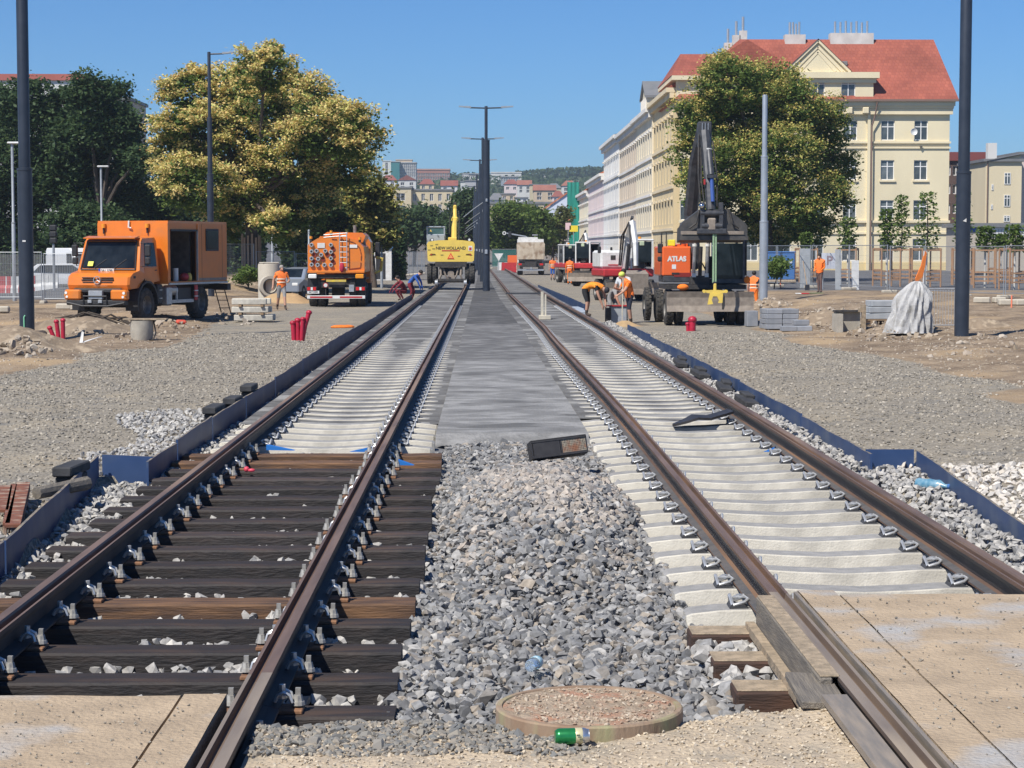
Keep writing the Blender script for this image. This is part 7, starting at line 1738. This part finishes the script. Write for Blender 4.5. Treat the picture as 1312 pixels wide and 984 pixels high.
# upturned concrete dome with board
p = hit(182, 436); t = empty('concrete_dome', p, 0, 'grey concrete pipe socket with a plank on top before the truck', 'pipe')
MB().use(rough_conc).lathe([(0, .0), (.26, .0), (.29, .15), (.29, .50), (.24, .50), (.20, .2), (0, .2)], 24).build('socket', None, t, .6)
MB().use(chass).tube([(.29, 0, .55), (.36, -.05, .2), (.30, -.1, .02), (.1, -.2, .01)], .02, 6).build('cable', None, t)
MB().use(sandwood).cbox((.10, 0, .54), (1.1, .4, .035)).build('plank', None, t)
p = hit(45, 437); tag(MB().use(bark).tube([(-.02, -.25, .13), (.12, .35, .13)], .13, 12).use(M('cut_wood', (.52, .40, .25), rough=.8)).cyl((-.022, -.252, .13), .12, .012, 'y', 12).build('log', None, None, False, p), 'short sawn log lying at the foot of the navy mast', 'log')
p = hit(107, 440); tag(MB().use(white_p).add([(-.1, 0, .02), (.42, .1, .18), (.46, .12, .17), (.0, -.1, .02)], [(0, 1, 2, 3)]).add([(-.1, 0, .02), (-.05, .05, .3), (0, .05, .28), (0, -.1, .02)], [(0, 1, 2, 3)]).build('paper_scrap', None, None, False, p), 'torn white plastic scrap under the roots', 'scrap')
p = hit(148, 415); tag(MB().use(sandwood).cbox((0, .5, .14), (2.0, .05, .26), bev=.01).build('excavation_board', None, None, False, p, (R(-20), 0, -.02)), 'pale board lying on the soil under the truck bumper', 'board')
# concrete beams
x = W(322, 402, 65.5).x; z0 = gz(x, 65.5)+.04
bl_ = ['bottom white concrete beam of the stack behind the truck', 'middle white concrete beam of the stack behind the truck', 'top white concrete beam of the stack behind the truck']
for k in range(3):
    tag(MB().use(conc).cbox((0, 0, .10), (1.25-.07*k, .35, .19), bev=.02).cbox((.05, .45, .10), (1.25, .35, .19), bev=.02).build('concrete_beam', None, None, False, (x+(.08 if k == 0 else 0)-.03*k, 65.5, z0+.26*k), (0, 0, .06)), bl_[k], 'beam')
    if k < 2: tag(MB().use(woodm).cbox((-.35, .2, .035), (.1, .9, .06)).cbox((.35, .2, .035), (.1, .9, .06)).build('spacer_timber', None, None, False, (x, 65.5, z0+.26*k+.195), (0, 0, .06)), 'timber spacers between the stacked concrete beams', 'timber', 'spacers')
# concrete shaft with round opening
x = W(345, 370, 92).x; t = empty('concrete_shaft', (x, 92, gz(x, 92)), .35, 'pale concrete manhole shaft with a large round side opening, behind the walking man', 'shaft')
shm = M('shaft_concrete', (.50, .46, .38), (.44, .40, .33), scale=2, rough=.9)
MB().use(shm).lathe([(.36, 0), (.50, 0), (.50, 1.55), (.48, 1.62), (.36, 1.62), (.36, 0)], 28).build('shaft_body', None, t, .6)
MB().use(shm).lathe([(.30, -.66), (.46, -.66), (.46, -.30), (.30, -.30), (.30, -.66)], 28, axis='y', c=(-.12, 0, .62)).build('socket_ring', None, t, .6)
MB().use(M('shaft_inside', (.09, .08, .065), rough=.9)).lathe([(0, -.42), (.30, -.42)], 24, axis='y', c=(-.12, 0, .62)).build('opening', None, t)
MB().use(rubber).lathe([(.30, -.672), (.335, -.672), (.335, -.655), (.30, -.655)], 28, axis='y', c=(-.12, 0, .62)).build('seal', None, t)
MB().use(shm).cbox((0, 0, 1.66), (.75, .75, .06), bev=.02).build('cap', None, t)
# container, barriers
x = W(486, 347, 150).x; t = empty('site_container', (x, 150, gz(x, 150)), 0, 'white site container with blue roof edge by the fence', 'container')
MB().use(white_p).box(-.7, .9, 0, 5, 0, 2.3).build('walls', None, t); MB().use(M('blue_edge', (.10, .22, .42), rough=.5)).box(-.8, 1.0, -.1, 5.1, 2.301, 2.5).build('roof_edge', None, t); MB().use(blackm).box(-.25, .45, -.02, -.002, 0.1, 2.0).build('door', None, t)
for i, px in enumerate((4, 18, 35, 52, 64)):
    x = W(px, 355, 104).x; mt = (red_p, white_p, red_p, white_p, white_p)[i]
    tag(MB().use(mt).prism([(-.25, 0), (.25, 0), (.20, .25), (.08, .4), (.08, .85), (-.08, .85), (-.08, .4), (-.20, .25)], -.42, .42, 'x').build('road_barrier', None, None, False, (x, 104, gz(x, 104)), (0, 0, random.uniform(-.05, .05))), ('red' if mt is red_p else 'white')+' plastic road barrier in the row behind the screened fence', 'barrier', 'plastic road barriers, '+('red' if mt is red_p else 'white'))
for i, (px, py, c) in enumerate(((652, 340, red_p), (660, 338, M('cone_orange', (.70, .13, .03), rough=.6)), (641, 342, white_p), (656, 343, white_p))):
    x = W(px, py, 196).x; lab = ['red plastic barrier at the end of the rails', 'orange cover sheet on the barrier at the end of the rails', 'white striped warning board at the end of the rails', 'low white barrier before the red one'][i]
    tag(MB().use(c).prism([(-.3, 0), (.3, 0), (.2, .5), (.1, 1.0), (-.1, 1.0), (-.2, .5)], -.7 if i != 2 else -.2, .7 if i != 2 else .2, 'x').build('road_barrier', None, None, False, (x, 196+i, gz(x, 196)+(.0 if i != 1 else .7)), (0, 0, .2)), lab, 'barrier')
x = W(639, 335, 188).x; t = empty('yield_sign', (x, 188, gz(x, 188)), 0, 'white and red give-way triangle on a post by the rails', 'sign')
MB().use(white_p).prism([(-.42, 1.9), (.42, 1.9), (0, 1.2)], 0, .03, 'y').build('sign_face', None, t); MB().use(greypole).tube([(0, .05, 0), (0, .05, 1.9)], .035, 6).build('post', None, t)
# gear by the crouching workers and along the tracks
x = W(698, 410, 61).x; t = empty('alignment_stand', (x, 61, SL_TOP), 0, 'cream wooden measuring stand on the poured concrete between the rails', 'stand')
pw = M('stand_cream', (.58, .53, .42), (.48, .44, .35), scale=6, rough=.8)
MB().use(pw).cbox((0, 0, .06), (.36, .42, .12), bev=.01).build('foot', None, t); MB().use(pw).cbox((-.08, 0, .46), (.08, .06, .75)).cbox((.02, 0, .42), (.05, .05, .66)).build('upright', None, t); MB().use(greysteel).cbox((-.62, .1, .78), (1.1, .06, .05)).build('gauge_bar', None, t)
x = W(732, 378, 68).x
for k in range(2): tag(MB().use(M('blue_grey_kerb', (.30, .35, .41), (.36, .40, .45), scale=4, rough=.8)).cbox((0, 0, .14), (.24, 2.6, .28), bev=.02).build('kerb_stone', None, None, False, (3.12+.02*k, 66.2+2.65*k, -.36), (0, 0, .03)), 'long pale blue-grey kerb stone laid beside the rail near the workers', 'kerb stone', 'laid kerb stones near the workers')
x = W(828, 405, 62.5).x; x = W(784, 408, 63.5).x; t = empty('concrete_block', (x, 63.6, gz(x, 63.6)), .1, 'upright grey concrete block with a red strip between the workers', 'block')
MB().use(kerbm).cbox((.2, 0, .28), (.52, .3, .56), bev=.02).build('block', None, t); MB().use(red_p).cbox((.18, -.02, .58), (.66, .34, .035)).build('red_strip', None, t); MB().use(chass).cbox((-.12, -.02, .26), (.14, .32, .50)).build('dark_edge', None, t)
x = W(812, 415, 62.5).x; mound('sand_heap', 800, 418, .55, .4, .16, sandm, 'small pile of bedding sand at the feet of the shovelling worker', 9, 'sand heap')
# pipes, boards and boxes near the right-hand worker
for k, (px, py, L_, mt, lab) in enumerate(((1003, 361, 2.4, sandwood, 'upper brown pipe of the pile near the fence'), (990, 364, 2.6, sandwood, 'lower brown pipe of the pile near the fence'), (975, 363, 2.4, M('pipe_brown', (.20, .14, .09), rough=.7), 'dark brown pipe lying left of the pile'))):
    p = hit(px, py); b = MB().use(mt).lathe([(.09, -L_/2), (.12, -L_/2), (.12, L_/2), (.09, L_/2), (.09, -L_/2)], 12, axis='x', c=(0, 0, .12)); tag(b.build('pipe', None, None, .6, p+Vector((0, 0, .1 if k == 0 else 0)), (0, 0, .2)), lab, 'pipe')
for (px, Y, w, h, c, lab) in ((1036, 99, .55, 1.95, kerbm, 'grey board panel standing at the fence behind the worker'), (1079, 94, .28, 1.9, kerbm, 'narrow grey board panel at the fence by the parking notice'), (1101, 95, .35, 1.4, white_p, 'white board panel at the fence next to a young tree')):
    x = W(px, 360, Y).x; tag(MB().use(c).cbox((0, 0, h/2), (w, .06, h), bev=.01).build('board_panel', None, None, False, (x, Y+1.0, gz(x, Y)), (R(-4), 0, .05)), lab, 'panel')
x = W(1068, 352, 96).x; t = empty('parking_notice', (x, 96.6, gz(x, 96)), 0, 'pale notice board with a dark letter P behind the fence', 'sign')
MB().use(M('notice_pale', (.55, .57, .62), rough=.5)).cbox((0, 0, 1.35), (.95, .04, .75)).build('board', None, t); text_mesh('P', .6, .003, M('notice_text', (.28, .20, .22), rough=.6), 'lettering', t, (-.10, -.024, 1.35), (pi/2, 0, 0), .01)
for s in (-.4, .4): MB().use(greypole).tube([(s, .04, 0), (s, .04, 1.7)], .03, 6).build('post', None, t)
blueb = M('blue_box', (.05, .16, .40), rough=.5)
for i, (px, w) in enumerate(((988, .9), (1009, .7))):
    x = W(px, 355, 112).x; t = empty('portable_toilet', (x, 112, gz(x, 112)), 0, ['blue portable cabin half hidden by the silver pole', 'blue portable cabin with a white sign behind the fence'][i], 'cabin')
    MB().use(blueb).cbox((0, 0, .95), (w, .9, 1.5), bev=.05).build('cabin', None, t); MB().use(white_p).cbox((0, -.46, 1.2), (.35, .01, .12)).build('sign', None, t); MB().use(blueb).cbox((0, 0, 1.74), (w+.06, .95, .08), bev=.03).build('roof', None, t)
for (px, py) in ((1179, 384), (1296, 394), (1077, 369), (1000, 369)):
    p = hit(px, py); tag(MB().use(M('marker_orange', (.80, .22, .12), rough=.7)).tube([(0, 0, -.05), (0, 0, .42)], .028, 6).build('marker_peg', None, None, False, p), 'small orange marker peg in the soil', 'peg', 'orange marker pegs')
p = hit(1034, 372); t = empty('shovel', p, .3, 'shovel leaning against the grey board panel', 'shovel')
MB().use(woodm).tube([(0, 0, .2), (.22, .9, 1.35)], .02, 6).build('handle', None, t); MB().use(greysteel).cbox((-.02, -.06, .12), (.24, .03, .30), bev=.01).build('blade', None, t)
p = hit(1035, 377); tag(MB().use(red_p).cbox((-.15, 0, .03), (.42, .25, .05), bev=.02).use(white_p).cbox((-.42, -.05, .03), (.25, .25, .05), bev=.02).use(M('olive_cloth', (.16, .17, .09), rough=.9)).cbox((.38, .1, .04), (.6, .4, .06), bev=.02).build('cloth_heap', None, None, False, p), 'red, white and olive sacking on the soil at the standing worker', 'cloth')
# hedges and park edge to close the view under the trees
for (px0, px1, Y, h, lab) in ((-40, 110, 142, 3.2, 'dark hedge at the far side of the park road'), (150, 340, 146, 3.4, 'dark hedge behind the workshop truck'), (360, 520, 152, 3.4, 'dark hedge behind the tanker and container')):
    a, c = W(px0, 330, Y).x, W(px1, 330, Y).x; n = 9000; P = np.stack([rng.uniform(a, c, n), rng.uniform(Y-1, Y+1.2, n), rng.uniform(-.4, h, n)], 1); P[:, 2] += .5*np.sin(P[:, 0]*.9)+.3*np.sin(P[:, 0]*2.3)
    t = empty('hedge', ((a+c)/2, Y, gz((a+c)/2, Y)), 0, lab, 'hedge'); link('foliage', leaf_mesh('foliage', P-np.array(t.location), rng.uniform(.3, .55, n), DARKG), t)
    MB().use(bark).box(a-t.location.x, c-t.location.x, -.1, .1, 0, .5).build('stems', None, t)
# ================================================================== PEOPLE
skin_m = M('skin', (.50, .28, .19), (.44, .24, .16), scale=20, rough=.6)
vest_m = M('hivis_vest', (.90, .20, .03), (.80, .17, .03), scale=12, rough=.75, bump=.4, bscale=9); vest_y = M('hivis_amber', (.90, .30, .02), (.80, .25, .02), scale=12, rough=.75, bump=.4, bscale=9)
refl = M('reflective_band', (.80, .66, .50), rough=.4)
C_ = {k: M('cloth_'+k, v, tuple(q*.75 for q in v), scale=14, rough=.9, bump=.4, bscale=10) for k, v in dict(grey=(.30, .29, .28), navy=(.025, .03, .05), black=(.02, .02, .022), maroon=(.20, .02, .035), blue=(.03, .11, .42), white=(.62, .63, .64), orange=(.85, .17, .03), shoe=(.07, .05, .04), brown=(.16, .10, .09), red=(.40, .03, .03)).items()}
hair_m = {'dark': M('hair_dark', (.02, .016, .013), rough=.7), 'grey': M('hair_grey', (.30, .27, .24), rough=.7), 'cap': M('cap_navy', (.02, .022, .03), rough=.8), 'lime': M('cap_lime', (.62, .72, .12), rough=.7)}
BONES = [('pelvis','spine','legs0'),('spine','chest','torso'),('chest','neck','torso'),('neck','head','head'),('head','crown','head'),('head','nose','head'),
 ('chest','shL','torso'),('shL','elL','arm'),('elL','haL','fore'),('chest','shR','torso'),('shR','elR','arm'),('elR','haR','fore'),
 ('pelvis','hipL','legs0'),('hipL','knL','thigh'),('knL','anL','shin'),('anL','toL','foot'),('pelvis','hipR','legs0'),('hipR','knR','thigh'),('knR','anR','shin'),('anR','toR','foot')]
RAD = dict(pelvis=(.155,.115), spine=(.145,.105), chest=(.165,.115), neck=(.055,.058), head=(.082,.095), crown=(.062,.072), nose=(.018,.02), shL=(.075,.07), shR=(.075,.07), elL=(.046,.046), elR=(.046,.046), haL=(.034,.026), haR=(.034,.026),
 hipL=(.10,.10), hipR=(.10,.10), knL=(.062,.064), knR=(.062,.064), anL=(.042,.045), anR=(.042,.045), toL=(.045,.032), toR=(.045,.032))
def pose(**kw):
    J = dict(pelvis=(0,0,.95), spine=(0,0,1.12), chest=(0,0,1.34), neck=(0,-.01,1.50), head=(0,-.03,1.62), crown=(0,-.01,1.72), nose=(0,-.135,1.60), shL=(.19,0,1.40), elL=(.25,.02,1.12), haL=(.26,-.06,.86), shR=(-.19,0,1.40), elR=(-.25,.02,1.12), haR=(-.26,-.06,.86),
       hipL=(.09,0,.90), knL=(.10,-.02,.50), anL=(.10,.02,.09), toL=(.11,-.14,.045), hipR=(-.09,0,.90), knR=(-.10,-.02,.50), anR=(-.10,.02,.09), toR=(-.11,-.14,.045)); J.update(kw); return J
def person(loc, rz, J, label, top='orange', vest=None, leg='grey', short=False, shoe='shoe', hair='dark', sleeve='short', stripes=True, s=1.0, hat=False):
    names = list(RAD); idx = {n: i for i, n in enumerate(names)}; vs = [Vector(J[n]) for n in names]; es = [(idx[a], idx[b]) for a, b, _ in BONES]; rad = [RAD[n] for n in names]
    kind = [k for _, _, k in BONES]
    for sd in ('L', 'R'):
        h, e = Vector(J['ha'+sd]), Vector(J['el'+sd]); d = (h-e).normalized(); sx = d.cross(Vector((0, 1, 0) if abs(d.y) < .8 else (0, 0, 1))).normalized(); fw = sx.cross(d)
        for k in range(5):
            thumb = k == 4; off = sx*((k-1.5)*.019) if not thumb else sx*-.035+fw*.012
            a = h+d*(.045 if not thumb else .01)+off; ln = (.062, .072, .068, .055, .05)[k]; m_ = a+d*ln*.55+(fw*.012 if not thumb else sx*-.012); tip = a+d*ln+fw*.028
            i0 = len(vs); vs += [a, m_, tip]; rad += [(.011, .011), (.0095, .0095), (.008, .008)]; es += [(idx['ha'+sd], i0), (i0, i0+1), (i0+1, i0+2)]; kind += ['fore']*3
    me = bpy.data.meshes.new('p'); me.from_pydata([v[:] for v in vs], es, []); o = bpy.data.objects.new('p', me); col.objects.link(o)
    sk = o.modifiers.new('s', 'SKIN'); sk.use_smooth_shade = True; su = o.modifiers.new('u', 'SUBSURF'); su.levels = 1; su.render_levels = 1
    for i, r_ in enumerate(rad): me.skin_vertices[0].data[i].radius = r_
    me.skin_vertices[0].data[idx['pelvis']].use_root = True
    bm_ = bpy.data.meshes.new_from_object(o.evaluated_get(bpy.context.evaluated_depsgraph_get())); bpy.data.objects.remove(o)
    topm, legm, shm_ = C_[top], C_[leg], C_[shoe]; bm_.materials.clear()
    for m in (skin_m, topm, legm, shm_): bm_.materials.append(m)
    tor = []
    for f in bm_.polygons:
        c = f.center; best = None
        for (a, b), k in zip(es, kind):
            p, q = vs[a], vs[b]; d = q-p; t_ = max(0, min(1, (c-p).dot(d)/max(1e-9, d.length_squared))); dist = (c-(p+d*t_)).length
            if best is None or dist < best[0]: best = (dist, k, t_)
        _, k, t_ = best
        f.material_index = {'torso': 1, 'legs0': 2, 'thigh': 2, 'foot': 3, 'head': 0, 'fore': 0 if sleeve == 'short' else 1, 'arm': 1 if (t_ < .55 or sleeve != 'short') else 0, 'shin': (0 if t_ < .72 else 3) if short else 2}[k]
        if k == 'legs0' and t_ > .6 and c.z > J['pelvis'][2]+.05: f.material_index = 1
        if k == 'torso' or (k == 'legs0' and (c-Vector(J['spine'])).length < .22) or (k == 'arm' and t_ < .06): tor.append(f.index)
    t = empty('person', loc, rz, label, 'person'); t.scale = (s, s, s); body = link('body', bm_, t)
    if vest:
        b = MB().use(vest); ids = {}
        for fi in tor:
            f = bm_.polygons[fi]; ff = []
            for vi in f.vertices:
                if vi not in ids: v = bm_.vertices[vi]; ids[vi] = len(b.v); b.v.append(tuple(v.co+v.normal*.018))
                ff.append(ids[vi])
            ax = (Vector(J['chest'])-Vector(J['pelvis'])); u = (f.center-Vector(J['pelvis'])).dot(ax)/ax.length_squared
            b.use(vest); b.f.append(tuple(ff)); b.m.append(b.cm)
        me2 = bpy.data.meshes.new('vest'); me2.from_pydata(b.v, [], b.f)
        for m in b.mats: me2.materials.append(m)
        me2.polygons.foreach_set('material_index', b.m); me2.polygons.foreach_set('use_smooth', [True]*len(b.f)); me2.update(); link('vest', me2, t)
    if vest and stripes:
        for u in (.34, .66):
            c0 = Vector(J['pelvis']).lerp(Vector(J['chest']), u); bb = MB().use(refl); bb.lathe([(.165, -.022), (.178, -.022), (.178, .022), (.165, .022)], 20)
            for i_, v_ in enumerate(bb.v): bb.v[i_] = (v_[0]*1.04, v_[1]*.80, v_[2])
            bb.build('reflective_band', None, t, False, c0)
    hd, cr = Vector(J['head']), Vector(J['crown']); ax = (cr-hd).normalized(); nd = (Vector(J['nose'])-hd).normalized()
    b = MB().use(hair_m[hair]); c = hd+ax*.035-nd*.018; b.sphere((0, 0, 0), (.088, .104, .088), 12, 8)
    me3 = b.mesh('hair', smooth=True); ho = link('hair' if hair in ('dark', 'grey') else 'cap', me3, t, c+ax*.012); ho.rotation_euler = ax.to_track_quat('Z', 'Y').to_euler()
    eb = MB().use(C_['black']); sd = ax.cross(nd).normalized()
    for q in (-1, 1): eb.sphere(tuple(hd+nd*.085+sd*q*.032+ax*.02), .009, 6, 4)
    eb.build('eyes', None, t)
    return t
# walking man, hi-vis shirt, grey shorts
p = hit(361, 398); person((p.x, p.y, p.z), R(18), pose(head=(0,-.05,1.60), nose=(.02,-.15,1.54), crown=(0,-.03,1.72), elL=(.30,-.02,1.14), haL=(.18,-.26,1.08), elR=(-.30,.08,1.14), haR=(-.34,-.02,.88), knL=(.08,-.16,.52), anL=(.09,-.24,.10), toL=(.10,-.40,.06), knR=(-.10,.10,.50), anR=(-.11,.30,.13), toR=(-.12,.20,.045)),
    'man in orange hi-vis vest and grey shorts walking past the concrete shaft', 'orange', vest_m, 'grey', True, 'shoe', 'grey')
# crouching pair by the yellow excavator
x = W(516, 374, 92).x; person((x, 92, gz(x, 92)), R(-60), pose(pelvis=(0,.12,.42), spine=(0,.05,.60), chest=(0,-.12,.80), neck=(0,-.22,.92), head=(0,-.28,1.03), crown=(0,-.30,1.14), nose=(0,-.39,1.0), shL=(.19,-.12,.84), shR=(-.19,-.12,.84), elL=(.22,-.36,.66), haL=(.16,-.55,.48), elR=(-.22,-.36,.66), haR=(-.14,-.56,.46), hipL=(.10,.1,.42), hipR=(-.10,.1,.42), knL=(.17,-.30,.50), knR=(-.17,-.28,.48), anL=(.14,-.05,.10), anR=(-.14,-.03,.10), toL=(.15,-.2,.04), toR=(-.15,-.18,.04)),
    'worker in maroon clothes crouching by the boards near the yellow excavator', 'maroon', None, 'maroon', False, 'shoe', 'dark', 'long')
x = W(529, 374, 91).x; person((x, 91, gz(x, 91)), R(70), pose(pelvis=(0,.18,.80), spine=(0,.05,.96), chest=(0,-.18,1.12), neck=(0,-.30,1.20), head=(0,-.38,1.28), crown=(0,-.44,1.37), nose=(0,-.47,1.20), shL=(.19,-.16,1.14), shR=(-.19,-.16,1.14), elL=(.24,-.30,.88), haL=(.18,-.38,.62), elR=(-.24,-.34,.88), haR=(-.16,-.42,.62), hipL=(.09,.16,.76), hipR=(-.09,.16,.76), knL=(.12,-.02,.46), knR=(-.12,0,.46), anL=(.11,.1,.09), anR=(-.11,.12,.09), toL=(.12,-.05,.045), toR=(-.12,-.04,.045)),
    'worker in blue shirt and maroon trousers bending over by the boards', 'blue', None, 'maroon', False, 'shoe', 'dark', 'long')
# bending man at the rail
x = W(757, 409, 63).x; person((x, 63, -.20), R(62), pose(pelvis=(0,.20,.88), spine=(0,.04,.98), chest=(0,-.24,.98), neck=(0,-.40,.90), head=(0,-.50,.84), crown=(0,-.58,.80), nose=(0,-.50,.73), shL=(.19,-.24,.96), shR=(-.19,-.24,.96), elL=(.22,-.36,.70), haL=(.14,-.44,.36), elR=(-.20,-.34,.70), haR=(-.12,-.46,.34), hipL=(.10,.20,.84), hipR=(-.10,.20,.84), knL=(.13,.14,.47), knR=(-.13,.06,.47), anL=(.14,.22,.09), anR=(-.14,.10,.09), toL=(.15,.06,.045), toR=(-.15,-.06,.045)),
    'man in amber vest and black shorts bending down over the rail', 'black', vest_y, 'black', True, 'shoe', 'cap', stripes=False)
# shovelling man, white-shirted man, cap man
x = W(806, 414, 62.4).x; person((x, 62.4, gz(x, 62.4)), R(-70), pose(pelvis=(0,.04,.92), spine=(0,0,1.08), chest=(0,-.10,1.28), neck=(0,-.18,1.42), head=(0,-.26,1.52), crown=(0,-.28,1.62), nose=(0,-.36,1.46), shL=(.19,-.10,1.33), shR=(-.19,-.10,1.33), elL=(.24,-.26,1.08), haL=(.10,-.46,.92), elR=(-.24,-.22,1.10), haR=(-.02,-.48,1.16), knL=(.12,-.06,.50), knR=(-.12,.06,.50), anR=(-.13,.14,.09), toR=(-.14,-.02,.045)),
    'man in orange vest and navy shorts holding a shovel, lime cap', 'orange', vest_m, 'navy', True, 'shoe', 'lime', stripes=False)
t = empty('shovel', (W(797, 414, 62.1).x, 62.1, gz(4.2, 62.1)), 0, 'shovel with a pale handle held by the man in navy shorts', 'shovel')
MB().use(pw).tube([(0, 0, .12), (.03, 0, 1.45)], .02, 8).build('handle', None, t); MB().use(silver).prism([(-.14, .0), (.14, .0), (.12, .28), (0, .34), (-.12, .28)], -.015, .015, 'y').build('blade', None, t)
x = W(799, 406, 65).x; person((x, 65, gz(x, 65)), R(-15), pose(head=(0,-.06,1.60), nose=(0,-.16,1.54), elL=(.24,-.12,1.12), haL=(.16,-.28,.96), elR=(-.26,-.06,1.12), haR=(-.26,-.2,.90)), 'man in white T-shirt standing behind the shovelling worker', 'white', None, 'grey', False, 'shoe', 'dark')
x = W(789, 408, 64).x; person((x, 64.2, gz(x, 64.2)), R(40), pose(pelvis=(0,.22,.86), spine=(0,.08,.98), chest=(0,-.16,1.06), neck=(0,-.32,1.04), head=(0,-.42,1.02), crown=(0,-.50,1.03), nose=(0,-.45,.91), shL=(.19,-.16,1.04), shR=(-.19,-.16,1.04), elL=(.22,-.3,.78), haL=(.12,-.36,.5), elR=(-.22,-.3,.78), haR=(-.12,-.38,.5), hipL=(.1,.2,.82), hipR=(-.1,.2,.82), knL=(.12,.06,.46), knR=(-.12,.06,.46), anL=(.12,.16,.09), anR=(-.12,.14,.09), toL=(.13,0,.045), toR=(-.13,0,.045)), 'man in dark cap stooping beside the grey block', 'grey', None, 'grey', False, 'shoe', 'cap')
# man all in orange by the white machine, two far figures
x = W(730, 359, 133).x; person((x, 133, gz(x, 133)), R(170), pose(), 'worker in full orange clothing standing by the white machine', 'orange', vest_m, 'orange', False, 'shoe', 'dark', 'long', s=1.02)
x = W(708, 354, 150).x; person((x, 150, gz(x, 150)), R(10), pose(elL=(.3,-.1,1.15), haL=(.15,-.28,1.2)), 'distant worker in pink vest and blue shorts near the tipper truck', 'orange', vest_m, 'blue', True, 'shoe', 'dark')
x = W(713, 354, 152).x; person((x, 152, gz(x, 152)), R(-20), pose(), 'distant worker in grey clothes beside the one in pink vest', 'grey', None, 'grey', False, 'shoe', 'dark')
# standing worker on the right and one in the pit
p = hit(1050, 376); person((p.x, p.y, p.z), R(-35), pose(head=(0,-.07,1.60), nose=(0,-.16,1.52), elL=(.22,.02,1.13), haL=(.16,-.22,1.0), elR=(-.22,.02,1.13), haR=(-.14,-.24,1.0), hipL=(.07,0,.9), hipR=(-.07,0,.9), knL=(.07,-.02,.5), anL=(.07,.02,.09), toL=(.08,-.14,.045), knR=(-.07,.02,.5), anR=(-.07,.06,.09), toR=(-.08,-.1,.045)), 'worker in bright orange jacket standing alone on the soil, looking down', 'orange', vest_m, 'brown', False, 'shoe', 'dark', 'long', False)
x = W(984, 383, 76).x; person((x, 80, gz(x, 80)-.55), R(150), pose(), 'worker in orange and navy half hidden behind the silver pole', 'navy', vest_m, 'orange', False, 'shoe', 'dark')
# ================================================================== AIR
hm = bpy.data.materials.new('haze_air'); hm.use_nodes = True; hn = hm.node_tree; hn.nodes.clear()
ho_ = hn.nodes.new('ShaderNodeOutputMaterial'); hv = hn.nodes.new('ShaderNodeVolumePrincipled')
hv.inputs['Color'].default_value = (.80, .88, .97, 1); hv.inputs['Density'].default_value = .00028; hv.inputs['Anisotropy'].default_value = .3
hn.links.new(hv.outputs[0], ho_.inputs['Volume'])
tag(MB().box(-1600, 1600, -40, 2700, -3, 95).build('haze', hm), 'faint pale haze filling the air over the whole site', 'haze', kind='stuff')
